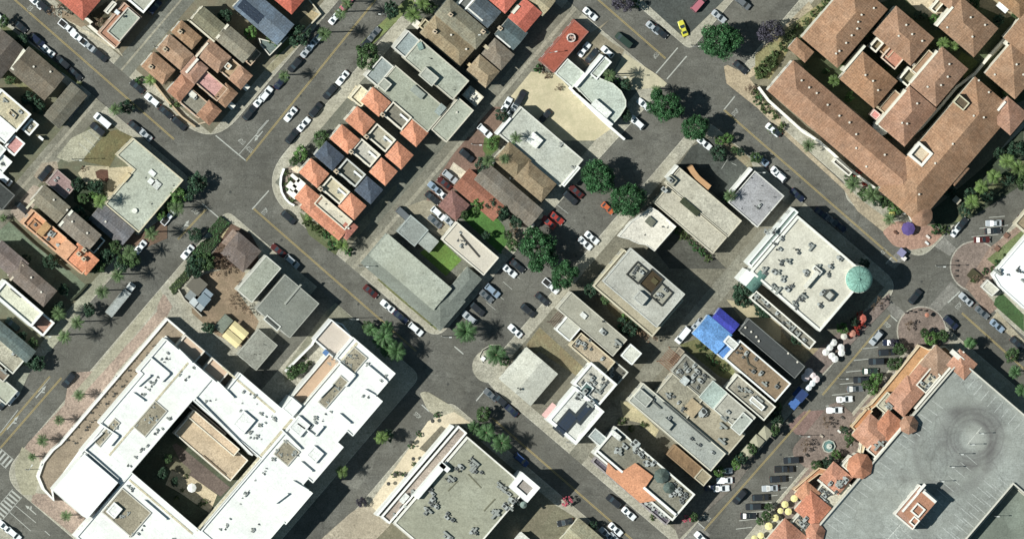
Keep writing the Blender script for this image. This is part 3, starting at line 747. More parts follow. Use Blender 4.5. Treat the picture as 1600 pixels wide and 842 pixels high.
sheet('garden', P((460, 290), (600, 330), (640, 420), (560, 520), (440, 440), (450, 330)), mat('42503a', 'grass'), 2)
sheet('driveway', P((200, 290), (250, 210), (340, 200), (350, 240), (260, 330)), mat('a89a86', 'conc'), 2)
sheet('driveway', P((60, 500), (200, 340), (270, 370), (130, 580)), mat('a8998a', 'conc'), 2)
sheet('driveway', P((0, 610), (55, 560), (290, 740), (520, 946), (430, 1040), (300, 940), (-120, 640)), mat('74806a', 'asphalt'), 3)
sheet('yard', P((760, 620), (830, 640), (1000, 520), (1000, 660), (860, 720), (740, 690)), mat('7d6352', 'dirt'), 2)
T(0, 400)
sheet('driveway', P((0, 740), (60, 640), (180, 690), (110, 842), (0, 842)), mat('a5a592', 'conc'), 2)
sheet('path', P((230, 540), (400, 330), (600, 100), (660, 110), (440, 400), (300, 570)), mat('a8a690', 'conc'), 2)
sheet('path', P((920, 240), (960, 200), (975, 230), (930, 320), (700, 600), (480, 842), (420, 842), (640, 590)), mat('aaa48e', 'conc'), 2)
sheet('plaza', P((945, 215), (990, 235), (1030, 300), (1000, 360), (940, 420), (700, 690), (600, 842), (410, 842), (600, 640), (700, 590), (800, 490), (940, 330)), mat('aa9483', 'brick'), 1)
T(0, 600, 3.478)
sheet('plaza', P((380, -60), (600, -80), (560, 60), (340, 300), (240, 400), (215, 420), (90, 420), (150, 320), (350, 110)), mat('aa9483', 'brick'), 1)
sheet('plaza', P((180, 590), (300, 600), (560, 800), (620, 842), (430, 842), (170, 640)), mat('aa9483', 'brick'), 1)
sheet('plaza', P((120, 340), (215, 400), (205, 540), (190, 600), (120, 600), (85, 500), (80, 440)), mat('aaa48c', 'conc'), 3)
T(300, 200)
sheet('yard', P((165, 690), (215, 560), (350, 630), (400, 720), (390, 842), (60, 842)), mat('70584a', 'dirt'), 2)
sheet('path', P((150, 650), (215, 555), (235, 570), (180, 660)), mat('c8b88e', 'conc'), 3)
sheet('driveway', P((880, 690), (1225, 330), (1225, 380), (960, 690), (940, 760)), mat('8b8672', 'asphalt'), 1)
sheet('patio', P((545, 245), (600, 230), (690, 380), (640, 470), (585, 440), (540, 370)), mat('9a8a7a', 'brick'), 2)
sheet('patio', P((590, 245), (625, 225), (660, 250), (635, 280)), mat('e0cdb0', 'brick'), 3)
sheet('patio', P((930, -180), (980, -255), (1070, -200), (1060, -120), (1000, -130)), mat('e2d3b2', 'conc'), 3)
sheet('hedge_bed', P((640, 500), (900, 680), (860, 760), (700, 640)), mat('5f6a48', 'grass'), 1)
T(600, 200)
sheet('driveway', P((300, 330), (480, 60), (600, 40), (640, 140), (560, 260), (420, 380), (330, 470), (240, 460)), mat('8a6c5e', 'dirt'), 2)
sheet('driveway', P((385, 260), (415, 205), (495, 265), (430, 350)), mat('d9cdb6', 'conc'), 3)
sheet('yard', P((140, 470), (240, 430), (350, 450), (430, 560), (350, 660), (250, 600)), mat('a39a84', 'conc'), 3)
sheet('lawn', P((505, 490), (590, 430), (720, 590), (745, 700), (700, 755), (470, 540)), mat('4e7a38', 'grass'), 3)
sheet('lawn', P((215, 745), (335, 665), (465, 790), (370, 885)), mat('5f8038', 'grass'), 3)
sheet('lawn', P((600, 60), (700, 40), (680, 130), (620, 180), (590, 130)), mat('5c7440', 'grass'), 3)
sheet('path', P((760, 660), (850, 620), (870, 650), (790, 700), (720, 760), (700, 740)), mat('a89c84', 'conc'), 3)
sheet('parking_lot', P((-20+1050, 380), (1225, 200), (1225, 420), (1130, 520), (1040, 470)), mat('5a5c54', 'asphalt'), 0) if False else None
T(900, 200)
sheet('parking_lot', P((690, 112), (800, 60), (905, 75), (1040, 235), (925, 390), (880, 440), (615, 225)), mat('51544e', 'asphalt'), 2)
strips('parking_line', [(g(870, 245), g(905, 190)), (g(960, 330), g(985, 280)), (g(930, 210), g(960, 225)), (g(820, 150), g(850, 120))], .12, LINE, ZB+.02)
sheet('parking_lot', P((480, 740), (600, 610), (820, 760), (900, 842), (560, 842)), mat('57564e', 'asphalt'), 2)
sheet('garden', P((900, 60), (1040, 180), (1060, 240), (1030, 240), (880, 110)), mat('8a8368', 'grass'), 3)
T(600, 400)
sheet('yard', P((850, 530), (930, 425), (1210, 680), (1150, 715), (930, 570), (900, 590)), mat('807a5c', 'grass'), 3)
sheet('verge', P((0, 120), (60, 190), (330, 430), (310, 440), (60, 230), (-40, 140)), mat('6a7048', 'grass'), 2)
T(900, 400)
sheet('yard', P((900, 260), (1010, 280), (1150, 330), (1225, 420), (1225, 520), (1010, 400)), mat('c0b08e', 'dirt', .15), 3)
sheet('garden', P((620, 530), (730, 490), (900, 620), (1000, 760), (860, 720)), mat('6c6f48', 'grass'), 2)
sheet('garden', P((100, 130), (200, 230), (400, 380), (500, 470), (400, 480), (200, 330)), mat('6d6a54', 'grass'), 2)
T(1180, 400, 3.81)
sheet('path', P((0, 250), (200, 500), (400, 560), (480, 520), (560, 450), (420, 640), (300, 640), (0, 390)), mat('a09070', 'conc'), 1)
sheet('plaza', P((290, 640), (400, 530), (800, 220), (800, 290), (400, 700), (330, 680)), mat('83736a', 'brick'), 2)
sheet('lawn', P((1430, 250), (1470, 220), (1600, 350), (1600, 450), (1420, 290)), mat('3f5c34', 'grass'), 3)
sheet('pavement', P((1440, 330), (1600, 500), (1600, 540), (1400, 380)), mat('b3a78e', 'conc'), 2)
T(300, 400)
sheet('yard', P((70, 110), (250, 60), (320, 100), (270, 210), (400, 390), (330, 560), (140, 470), (0, 340), (-10, 200)), mat('99826a', 'dirt'), 2)
sheet('yard', P((800, 330), (860, 280), (960, 370), (880, 400), (700, 560), (640, 640), (560, 760), (540, 690)), mat('8f8a76', 'dirt'), 3)
T(600, 600, 3.478)
sheet('plaza', P((350, 160), (380, 150), (470, 210), (400, 215), (300, 330), (60, 620), (-100, 800), (-100, 680), (100, 400), (240, 200)), mat('ddccae', 'conc', .12), 2)
sheet('path', P((190, 350), (310, 225), (335, 240), (350, 260), (250, 380)), mat('77705f', 'asphalt'), 3)
sheet('yard', P((820, 820), (940, 660), (1100, 760), (1000, 842)), mat('7f7a64', 'conc'), 2)
T(300, 600, 3.478)
sheet('driveway', P((830, 540), (1000, 380), (980, 460), (900, 570)), mat('77756c', 'asphalt'), z=.008)
sheet('plaza', P((700, 842), (860, 700), (950, 640), (1080, 760), (1000, 842)), mat('b5a892', 'conc'), 3)
T(900, 600, 3.478)
sheet('yard', P((240, 90), (300, 100), (450, 250), (430, 290), (350, 210), (260, 190)), mat('c3b48e', 'dirt'), 3)
sheet('plaza', P((560, 842), (700, 700), (860, 560), (1000, 380), (960, 300), (860, 400), (660, 620), (520, 740)), mat('7d756a', 'brick'), 2)
# ---------------------------------------------------------------- road markings
Z = .014
def dbl(a, b, name='centre_line', m=YEL):
    t0 = TS(*a); t1 = TS(*b); d = (Vector(b)-Vector(a)).normalized(); n = Vector((-d.y, d.x))*.85
    strips(name, [((a[0]+n.x, a[1]+n.y), (b[0]+n.x, b[1]+n.y)), ((a[0]-n.x, a[1]-n.y), (b[0]-n.x, b[1]-n.y))], .17, m, Z)
dbl((0, -20), (272, 218)); dbl((396, 326), (650, 548)); dbl((768, 652), (1010, 862))
dbl((587, 0), (384, 252)); dbl((322, 327), (278, 374)); dbl((96, 590), (0, 700)); dbl((78, 588), (0, 680))
dbl((930, -4), (1040, 92)); dbl((1131, 172), (1402, 408)); dbl((1503, 489), (1640, 612))
T(0, 0, 1)
dbl((1391, 492), (1285, 617)); dbl((1266, 640), (1100, 828))
strips('stop_line', [(g(337, 212), g(385, 252)), (g(394, 327), g(420, 298)), (g(1059, 75), g(1025, 115)), (g(1073, 88), g(1042, 124)), (g(1148, 151), (1131, 172)), (g(316, 318), g(345, 343)), (g(1391, 492), g(1402, 502)), (g(1384, 412), g(1394, 401)),
    (g(1481, 473), g(1500, 455)), (g(659, 632), g(671, 643)), (g(744, 626), g(760, 607)), (g(1086, 812), g(1102, 826)), (g(710, 541), g(724, 553))], .35, LINE, Z)
strips('lane_line', [(g(373, 242), g(420, 188)), (g(402, 206), g(418, 188))], .2, LINE, Z)
strips('lane_line', [(g(28, 640), g(0, 676)), (g(78, 590), g(60, 612)), (g(20, 786), g(56, 816)), (g(12, 797), g(48, 829)), (g(0, 812), g(30, 838)), (g(70, 829), g(78, 836))], .2, LINE, Z)
# parking bay lines along the shopping street
bays = [(1345, 545, 1372), (1334, 563, 1361), (1322, 581, 1352), (1312, 600, 1342), (1300, 617, 1327), (1290, 634, 1318), (1283, 655, 1300), (1226, 714, 1262), (1214, 731, 1246), (1204, 748, 1238), (1196, 764, 1230), (1186, 776, 1215), (1176, 787, 1206), (1164, 801, 1196), (1155, 813, 1184), (1150, 826, 1175), (1240, 712, 1258)]
strips('parking_line', [((a, y), (b, y-3)) for a, y, b in bays] + [((1265, 520), (1266, 520))], .22, LINE, Z)
strips('parking_line', [(g(1530, 357), g(1575, 352)), (g(1518, 370), g(1560, 366)), (g(1545, 340), g(1570, 338))], .2, LINE, Z)
strips('parking_line', [((760+i*13, 472-i*16), (774+i*13, 484-i*16)) for i in range(7)] + [((870, 320), (888, 334)), ((858, 333), (876, 348)), ((881, 306), (899, 321))], .14, LINE, Z)
# zebra crossings at the bottom left corner
zb = []
for i in range(9):
    s0 = 424 + i*7; zb.append((ST(s0, -549), ST(s0, -533)))
props(strips('zebra_crossing', zb, .6, LINE, Z), kind='structure')
zb = []
for i in range(8):
    t0 = -571 - i*6.4; zb.append((ST(512, t0), ST(529, t0)))
strips('zebra_crossing', zb, .6, LINE, Z)
strips('lane_line', [(ST(511, -568), ST(511, -618)), (ST(530, -568), ST(530, -618)), (ST(420, -532), ST(482, -532)), (ST(420, -550), ST(482, -550))], .2, LINE, Z)
def text(s_, x, y, ang, size=2.6, name='road_lettering', sy=1.0):
    cu = bpy.data.curves.new(name, 'FONT'); cu.body = s_; cu.size = size; cu.align_x = 'CENTER'; cu.align_y = 'CENTER'
    to = bpy.data.objects.new(name, cu); COL.objects.link(to)
    me = bpy.data.meshes.new_from_object(to); bpy.data.objects.remove(to)
    me.materials.append(LINE); o = bpy.data.objects.new(name, me); COL.objects.link(o); q = W(x, y, Z); o.location = (q.x, q.y, Z); o.rotation_euler = (0, 0, ang); o.scale = (1, sy, 1)
    return props(o, kind='structure')
def arrow(x, y, ang, L=4.0, turn=1):
    b = MB(); b.prism([(-.15, -L/2), (.15, -L/2), (.15, L*.2), (-.15, L*.2)], -.002, 0)
    b.prism([(.15, -.1), (.15+turn*0, .4), (turn*1.0 if turn > 0 else 1.0, .8), (1.0, .4)], -.002, 0)
    b.prism([(-.5, L*.2), (.5, L*.2), (0, L*.5)], -.002, 0)
    o = b.out('road_arrow', LINE); q = W(x, y, Z); o.location = (q.x, q.y, Z+.002); o.rotation_euler = (0, 0, ang); props(o, kind='structure')
AW = RZV + math.pi/2   # text faces drivers heading down-left
text('STOP', 378, 221, AW, .95, sy=2.0); text('STOP', 390, 233, AW, .95, sy=2.0); arrow(404, 213, AW); 
text('STOP', 414, 331, RZU+math.pi/2, .95, sy=2.0); text('STOP', 305, 331, RZV-math.pi/2, .95, sy=2.0); arrow(289, 352, RZV-math.pi/2)
text('STOP', 1025, 86, RZU-math.pi/2, .95, sy=2.0); text('STOP', 1149, 176, RZU+math.pi/2, .95, sy=2.0)
text('STOP', 652, 649, RZV-math.pi/2, .95, sy=2.0); text('STOP', 1380, 393, RZU-math.pi/2, .95, sy=2.0); text('STOP', 1386, 508, RZV-math.pi/2, .95, sy=2.0)
text('STOP', 1498, 478, RZU+math.pi/2, .95, sy=2.0); text('STOP', 1105, 808, RZV+math.pi/2, .95, sy=2.0); text('STOP', 46, 14, RZU-math.pi/2, .95, sy=2.0)
arrow(64, 612, RZV-math.pi/2, 5); arrow(20, 660, RZV-math.pi/2, 5.5); arrow(48, 796, RZU+math.pi/2, 4.5, -1)

T(0, 0, 1)
for x, y in ((120, 95), (250, 205), (360, 300), (440, 375), (560, 475), (700, 600), (850, 730), (1010, 70), (1100, 150), (1250, 285), (470, 150), (540, 70), (1440, 440), (900, 400), (820, 490), (1330, 570), (1220, 710), (150, 520)):
    v = WP(circ(x, y, 2.1, 14), .012); props(MB().prism([(p.x, p.y) for p in v], .008, .012).out('manhole_cover', mat('4a4a46', 'wall')), kind='structure')
# ================================================================ BUILDINGS
OLIVE = '857762'; OL2 = '7d7466'; RED = 'b4604a'; SLATE = '525a62'; DKB = '5f5648'; TER = 'd18a68'; BRN = 'a0795c'; GG = 'afb2a1'; PALE = 'c2c3b6'
# ---- top left
T(0, 0)
b = Bld('clay_roofed_house', 'house with a red clay hip roof at the top edge above the grey courtyard roof'); b.hip(Q((362, 0), (590, 5)), 6, 'bf6650', pitch=.5)
wall_run('long white garden wall between street pavement and red clay house', [(440, 50), (550, 140), (530, 152), (690, 288)], 1.8, .9, 'f2ead8')
b = Bld('flat_roofed_house', 'grey flat roofed house with a pink terracotta border beside the top alley')
b.flat(Q((590, 200), (850, 105)), 6.2, 'b98870', 'c9a890', rk='flat'); b.flat(Q((640, 190), (838, 108)), 6.9, 'a3aa9c', 'd2c8b8', z0=5.5, win=False); b.flat(Q((628, 72), (700, 25)), 6.4, 'd6d4c4', z0=2, win=False); b.sky([(700, 75)], 6.6, (.9, 1, 1)); b.units([(740, 100)], 6.5, 2)
b = Bld('flat_roofed_building', 'pale gravel roof with white parapet beside the top end of the first alley'); b.flat(Q((858, 82), (850, -170)), 6.5, 'b4b3a4', WHITE, pw=.6)
b = Bld('shingled_house', 'dark brown gabled house at the left edge opposite the tan parked hatchback'); b.gable(Q((10, 188), (-9, 475)), 5, '5b5148', pitch=.35)
b = Bld('shingled_house', 'brown shingled house with a cream gable board, left of three black parked cars'); b.gable(Q((65, 420), (375, 462)), 5.3, '6f6353', pitch=.35); b.block(P((62, 412), (140, 292), (158, 308), (80, 424)), 4.2, 1.4, 'e6e0cc', 'gable_board'); b.vents([(200, 400), (300, 430)], 6)
b = Bld('garage', 'brown shingled garage beside the alley mouth at the left'); b.gable(Q((272, 690), (512, 575)), 4.2, '6b6455', pitch=.3)
b = Bld('modern_house', 'white modern house with cream roof terrace and furniture at the left edge')
b.flat(Q((-80, 640), (188, 685)), 9, 'cfc3a4', WHITE, pw=.55, rk='mottle'); b.units([(30, 600), (85, 690), (120, 670)], size=.9); b.flat(P((60, 655), (100, 690), (85, 715), (45, 680)), 9.4, '8f7f68', 'c8b898', z0=8, win=False)
b.flat(Q((-90, 760), (103, 776)), 8.2, 'fbfaf4', WHITE, win=False); b.flat(Q((132, 775), (234, 747)), 6.2, 'a8a08c', WHITE, pw=.5); b.units([(180, 760)], size=.7)
# ---- brown tile terrace rows (top left, 4 rows)
T(300, 0)
def brown_row(lab, vols, **k):
    b = Bld('townhouse', lab, group='brown tiled townhouses by the curved corner')
    for kind, pl, h, c in vols:
        if kind == 'H': b.hip(pl, h, c, pitch=.33, hip=.5)
        elif kind == 'G': b.gable(pl, h, c, pitch=.33)
        else: b.flat(pl, h, c, 'd9b99c', par=.9, pw=.3)
    return b
b = brown_row('olive grey gabled townhouse, uppermost of the brown tiled row', [('G', Q((5, 118), (200, 162)), 8, '7f7860'), ('G', Q((146, 232), (372, 290)), 8.3, '857b68'), ('F', C(368, 345, 40, 100), 5, 'a59c86')])
b.block(Q((0, 118), (62, 36)), 7.4, .9, 'e0d4ba'); b.block(C(182, 190, 14, 110), 7.6, 1.2, 'ece2cc'); b.block(C(62, 190, 190, 10), 7, 1.2, 'e0d4ba')
b = brown_row('brown tiled townhouse with a courtyard, second row from the top', [('H', Q((-113, 192), (50, 228)), 8, 'a07c5c'), ('H', Q((35, 327), (225, 345)), 8.2, 'a47f66'), ('F', C(235, 415, 110, 105), 7, 'b89c7c'), ('H', C(290, 463, 85, 95), 7, 'a67e64')]); b.chim([(-75, 190)], 8.8); b.block(C(60, 300, 12, 110), 7.8, 1.1, 'ead9c0'); b.flat(Q((190, 400), (240, 395)), 7.9, 'd8b898', z0=6.6, win=False)
b = brown_row('brown tiled townhouse with a pink roof terrace, third row', [('H', Q((-203, 297), (0, 330)), 8, 'a9866a'), ('H', Q((-60, 432), (88, 410)), 8, 'a57c66'), ('F', C(118, 515, 170, 100), 7.3, 'd9a49c'), ('H', C(202, 572, 80, 100), 6.8, 'a07a5e')]); b.chim([(-165, 295)], 8.8); b.block(C(0, 395, 14, 110), 7.8, 1.2, 'f0e6d8'); b.units([(60, 470), (150, 580)], 7.3, 2, .8)
b = brown_row('brown tiled townhouse with a grey court, lowest row above the curved pavement', [('H', Q((-293, 397), (-110, 422)), 8, 'a37c5e'), ('H', Q((-140, 545), (5, 510)), 7.6, 'b07c60'), ('F', C(18, 620, 150, 110), 6.4, '8e8878'), ('H', C(103, 675, 85, 100), 7, 'a4775c')]); b.chim([(-250, 400)], 8.8); b.units([(-10, 570), (10, 580)], 7, 0, 1); b.block(C(-2, 560, 60, 30), 6, .7, 'e8e0d0')
wall_run('tan stucco boundary wall around the brown townhouse row corner', [(-240, 480), (-150, 600), (-60, 700), (20, 760)], 1.6, .5, 'c9b08e')
wall_run('low white terrace wall at the end of the brown townhouses', [(40, 742), (110, 725), (165, 665)], 1.0, .4, 'cdb79a')
for i, (x, y) in enumerate(((322, 522), (236, 634))): boxthing('garden_dome', ['white round patio shelter right of the courtyard townhouse', 'white round patio shelter right of the pink terrace townhouse'][i], 'shelter', x, y, 34, 34, 2.2, 'e8e0cc', lid='f4efe2')
b = Bld('large_house', 'big blue slate roofed house with pale grid panels near the top'); b.gable(Q((255, 45), (600, 150)), 7.5, '66707a', pitch=.28); b.flat(P((400, 230), (510, 260), (560, 190), (590, 210), (465, 335), (410, 270)), 5, '6b7872', pw=.25)
b.panels(350, 70, 5, 3, 8.6)
b = Bld('clay_roofed_house', 'small house with a bright clay hip roof above the tan yard'); b.hip(Q((470, -30), (662, 0)), 6.2, 'c4644e', pitch=.5)
wall_run('cream wall around the tan yard near the top', [(700, 0), (770, 85), (640, 220)], 1.4, .4, 'd8ccb0')
# ---- top centre
T(600, 0)
b = Bld('apartment_building', 'long grey green flat apartment roof, right of its paler twin', group='pair of long grey flat apartment roofs')
b.flat(Q((120, 350), (510, 485)), 9.6, GG, 'cfc8b4', par=.3); b.flat(Q((57, 288), (216, 244)), 9.2, '98a2a0', 'ddd8cc'); b.flat(Q((208, 452), (330, 468)), 11, 'b2b4a8', 'c8c4b4', z0=9, win=False, par=.15); b.units([(280, 352), (420, 540)], 9.4, 2, .5); b.flat(P((200, 265), (222, 255), (235, 290), (212, 300)), 10, '8aa39a', '8aa39a', z0=8.6, win=False, par=.1)
b.flat(Q((282, 775), (538, 662)), 7.6, GG, 'd6cdb8', par=.3); b.flat(Q((468, 570), (598, 582)), 4.4, 'e4ddcc', 'd8ccb4', pw=.3, rk='mottle'); b.units([(525, 560), (545, 590), (520, 600)], 4, None, .8); b.vents([(434, 672)], 7.4)
b = Bld('apartment_building', 'long grey green flat apartment roof, left and lower of the pair', group='pair of long grey flat apartment roofs')
b.flat(Q((-48, 530), (378, 655)), 7.6, 'a5a896', 'cfc8b4', par=.3); b.flat(Q((-113, 455), (60, 400)), 7.4, '9ba3a0', 'e2ddd0'); b.flat(Q((-40, 512), (48, 505)), 9, 'abad9f', 'd4cfbe', z0=7, win=False, par=.15); b.flat(Q((158, 540), (245, 565)), 8.4, '9fa59b', 'aaa898', z0=7, win=False, par=.1); b.flat(Q((303, 668), (370, 645)), 8.2, 'a4aea8', 'a9aba0', z0=7, win=False, par=.1)
b.block(C(-10, 320, 160, 12), 6.8, 1.2, 'ece8dc') if False else None
def simple(name, lab, pl, h, c, kind='H', grp=None, **k):
    b = Bld(name, lab, group=grp)
    (b.hip if kind == 'H' else b.gable)(pl, h, c, **k); return b
HG = 'tiled houses in the top centre block'
b = simple('long_house', 'long olive brown hip roofed house, right beside the grey apartments', Q((225, 197), (534, 293)), 7, '968264', grp=HG, pitch=.4); b.vents([(490, 295), (400, 210)], 7.9); b.flat(C(262, 165, 90, 60), 5.5, 'a39a7c', 'd4c4a0', par=.9); b.chim([(300, 190)], 7.6)
b = simple('long_house', 'long greenish brown hip roofed house with a white chimney cap', Q((315, 87), (625, 198)), 7.2, '857d68', grp=HG, pitch=.4); b.chim([(395, 88), (590, 190)], 7.8)
b = simple('rear_house', 'grey brown hip roofed rear house between slate and tan rear houses', Q((595, 322), (770, 330)), 6.5, '827463', 'H', HG, pitch=.42); b.block(C(615, 285, 30, 20), 5, 1.6, 'c8b898')
b = simple('rear_house', 'tan and brown rear house overlooking the shaded alley bend', Q((500, 425), (682, 430)), 6.5, 'a08a6c', 'H', HG, pitch=.45, hip=.6); b.block(C(525, 400, 50, 20), 4.6, 1.6, 'd9bf92')
b = simple('rear_house', 'dark slate rear house with a white chimney above the alley shadows', Q((672, 205), (850, 200)), 6.8, '56605f', 'G', HG, pitch=.35); b.chim([(692, 170)], 7); b.block(C(715, 250, 110, 8), 6, .8, 'e8e4da')
b = simple('rear_house', 'bright red gabled rear house at the top of the alley', Q((752, 105), (935, 80)), 7, 'c06450', 'G', HG, pitch=.38); b.block(C(790, 60, 14, 60), 6, 1.6, 'e8dfcc')
b = simple('slate_house', 'dark slate house with a white front at the top centre', Q((505, 62), (690, 75)), 6.8, '545c60', 'G', HG, pitch=.3); b.flat(C(485, 20, 60, 110), 6.2, '6f716c', WHITE, pw=.5); b.block(C(545, 88, 120, 10), 6.2, .9, 'e6e2d6')
b = simple('clay_roofed_house', 'small red hip roofed house cut by the top edge', Q((638, 0), (786, 0)), 6.5, 'bb6450', 'H', HG, pitch=.4)
b = simple('tan_house', 'tan gabled house cut by the top edge beside the red rear house', Q((848, 3), (1015, 8)), 6.5, 'a89878', 'G', HG, pitch=.4)
b = Bld('red_roofed_shop', 'long shop with a flat red roof and a vent cluster', group=None); b.flat(Q((930, 365), (1225, 192)), 4.6, 'ae5c48', 'a8685a', par=.12, rk='flat', amt=.2); b.flat(circ(*g(1120, 228), 7, 12), 5.5, 'b49486', 'e0cfc4', z0=4, win=False); b.units([(1105, 240), (1135, 235), (1120, 215)], 5, 2, .8)
b = Bld('corner_shop', 'pale green L shaped shop with a rounded corner and white parapets')
b.flat(Q((1022, 440), (1203, 440)), 4.6, 'c6ccbe', 'e8e6da', par=.25)
T(900, 0)
b.flat(P((5, 528), (85, 436), (150, 470), (222, 500), (272, 545), (300, 600), (300, 640), (268, 692), (215, 752)), 5.2, 'c2c9bb', 'dcdccc', par=.25, pw=.3); b.flat(Q((80, 442), (215, 373)), 5.6, 'c0c6b8', WHITE, par=.4, pw=.5); b.flat(C(152, 650, 120, 40), 6.2, 'f4f4ec', WHITE, z0=5, par=.1, win=False); b.block(C(108, 655, 290, 14), 4.6, 1.6, WHITE); b.block(C(78, 428, 14, 250), 5.0, 1.4, WHITE); b.units([(95, 468), (120, 470)], 5.2, 2, .7)
T(600, 0)
wall_run('white parapet wall dividing dirt lot and the pale green shop', [(1110, 525), (1225, 640), (1330, 740), (1440, 836)], 2.6, .7, WHITE)
T(600, 200)
b = Bld('gravel_roofed_shop', 'pale grey gravel roofed shop with a square white skylight', ); b.flat(Q((682, 35), (1193, 190)), 5.2, 'c0c1b4', 'dedacc', pw=.4, par=.5, rk='flat', amt=.2); b.flat(Q((852, 75), (948, 75)), 5.9, 'f6f4ea', WHITE, z0=4.6, par=.1, win=False); b.block(C(716, -10, 14, 130), 4.7, .9, WHITE); b.units([(1130, 240), (1060, 100)], 4.8, 3, .7)
b.flat(C(1120, 290, 20, 150), 5.7, 'c8c8bc', WHITE, z0=4.7, par=.15, win=False)
# ---- brown tiled complex (top right)
T(1180, 0, 3.81)
BR1 = 'a27a5c'
b = Bld('tiled_complex', 'huge brown tiled building complex wrapping around smaller courtyard blocks')
b.hip(Q((285, 225), (782, 58)), 9, BR1, 'e4dcc8', pitch=.43, over=.3); b.hip(Q((205, 287), (340, 312)), 7, BR1, pitch=.4); 
b.hip(C(567, 1003-128-22, 1040, 225), 9.2, 'a07a5c', 'eee6d6', pitch=.43, over=.3) if False else b.hip([g(80, 540), g(80+1060*EU[0], 540+1060*EU[1]), g(80+1060*EU[0]+228*EV[0], 540+1060*EU[1]+228*EV[1]), g(80+228*EV[0], 540+228*EV[1])], 9, 'a37a5e', 'f0e8d8', pitch=.43, over=.3)
b.hip([g(741, 1131), g(741+300*EU[0], 1131+300*EU[1]), g(741+300*EU[0]+876*EV[0], 1131+300*EU[1]+876*EV[1]), g(741+876*EV[0], 1131+876*EV[1])], 9.3, '9f785a', 'e4dcc8', pitch=.43, over=.3)
b.hip(C(1510, 690, 150, 150), 10, 'a57a62', 'eae2d2', pitch=.45); b.block(C(1448, 655, 14, 130), 9.5, 1.2, 'f0e8da')
b.vents([(612, 132), (632, 90), (573, 212), (540, 257), (500, 305), (606, 172), (320, 522), (275, 480), (365, 555), (430, 625), (560, 730), (500, 690), (705, 50), (480, 320)], 10.8)
b.vents([(1390, 550), (1330, 480), (1360, 700), (1300, 690), (600, 800)], 10.8)
b.flat(C(1228, 612, 80, 60), 12, '6b5c48', 'd9cfae', z0=9, win=False)
T(1180, 200, 3.81)
b.flat(C(985, 158, 110, 105), 12, 'd8c4a8', 'f2ecde', z0=9, win=False, par=1.0, pw=.8); b.vents([(975, 395), (1070, 210), (1175, 95), (660, 230), (600, 120), (770, 160)], 10.8); b.hip(C(1180, 250, 120, 120), 8.6, BR1, 'e4dcc8', pitch=.43); 
b.flat(C(520, 235, 130, 30), 5.5, '8a8478', 'f0e8d8', z0=ZB, win=False, par=.6); b.cone(990, 520, 62, 9, 14, 'a47b60', 'efe7d8', rise=2.0)
T(1180, 0, 3.81)
CG = 'brown hip roofed courtyard blocks'
def blk(lab, cx_, cy_, s_, t_, c=BR1, vs=(), h=9, wc='ece2cd'):
    b = Bld('courtyard_block', lab, group=CG); b.hip(C(cx_, cy_, s_, t_), h, c, wc, pitch=.46, over=.3); b.vents([(cx_+a, cy_+d) for a, d in vs], h+1); return b
b = blk('brown hip roofed block with a pink terrace below it, upper middle of complex', 883, 215, 286, 205, 'a17a5e', ((15, -65), (50, -10), (-30, 0), (110, 30)))
b.flat(C(722, 270, 55, 75), 7, '8a7a5c', 'f0e6d2', pw=.5, par=1.2); b.flat(C(820, 345, 110, 95), 6.5, 'c88a72', 'e6ccb4', par=.8); b.flat(C(912, 460, 75, 95), 7, '8c8468', 'f4ecd8', pw=.5, par=1.3); b.flat(C(780, 300, 80, 60), 6, 'a8805c', 'cfb294', par=.5)
b = blk('brown hip roofed block facing the long southwest wing across a planted court', 675, 478, 262, 205, 'a27858', ((-20, -30), (55, 60), (25, 5))); b.block(C(590, 350, 12, 200), 7.5, 1.4, 'efe7d2')
b = blk('brown hip roofed block right of the two white court openings', 1095, 458, 196, 285, 'a07a60', ((60, -75), (50, 0), (10, 50), (-70, 60))); b.block(C(1005, 400, 12, 250), 7.6, 1.5, 'efe7d2'); b.flat(C(1000, 380, 60, 170), 7.2, 'a88468', 'd8c4a4', par=.4)
b = blk('brown hip roofed block beside the pink awning and round white terrace', 903, 692, 205, 285, 'a47a60', ((60, -75), (-30, 40), (0, 45))); b.block(C(810, 640, 12, 270), 7.6, 1.5, 'efe7d2'); b.flat(C(805, 610, 60, 150), 7, 'a88468', 'd8c4a4', par=.4)
b.cone(750, 762, 42, 6, 12, 'e6dcc8', WHITE, rise=.5); b.flat(C(715, 685, 50, 45), 5, 'e0948c', 'e8c4b8', par=.2, win=False)
b = blk('square brown hip roofed block at the top with white corner parapet', 1262, 160, 288, 215, '9c785c', ((20, -55), (105, -10), (-120, 5), (30, 60))); b.block(C(1128, 100, 14, 150), 8, 1.6, 'f4ecd8')
b = blk('brown hip roofed block at the right edge above the grey garden tree', 1535, 425, 225, 230, 'a27c5e', ((20, -40), (-110, 20), (60, 20)))
b = blk('brown tiled block in the top right corner past the curving white path', 1648, 195, 210, 260, '9b7659', ()); b.flat(C(1530, 255, 60, 70), 8, '5e5444', 'f0e6d2', par=1.2, pw=.6)
b = blk('small brown tiled block cut by the top edge', 1160, -25, 140, 120, 'a27c60', ())
b.flat(C(1090, 30, 40, 100), 5.5, 'b8a88c', 'f0e8d4', par=.9)
b = blk('brown tiled block at the top edge behind a white square skylight', 1500, -35, 300, 120, '96714f', ()); b.flat(C(1482, 40, 60, 50), 7, 'fdfdfa', WHITE, z0=2, par=.1, win=False)
wall_run('curving white path wall through the brown tiled complex', [(900, 838), (990, 760), (1100, 640), (1200, 520), (1310, 440), (1400, 330), (1470, 250), (1510, 200), (1600, 70)], 2.2, .8, 'efe5d0')
wall_run('white stucco terrace wall along the southwest side of the complex', [(20, 520), (80, 600), (180, 690), (290, 790), (375, 838)], 2.4, .8, 'f4eee0')
T(1180, 200, 3.81)
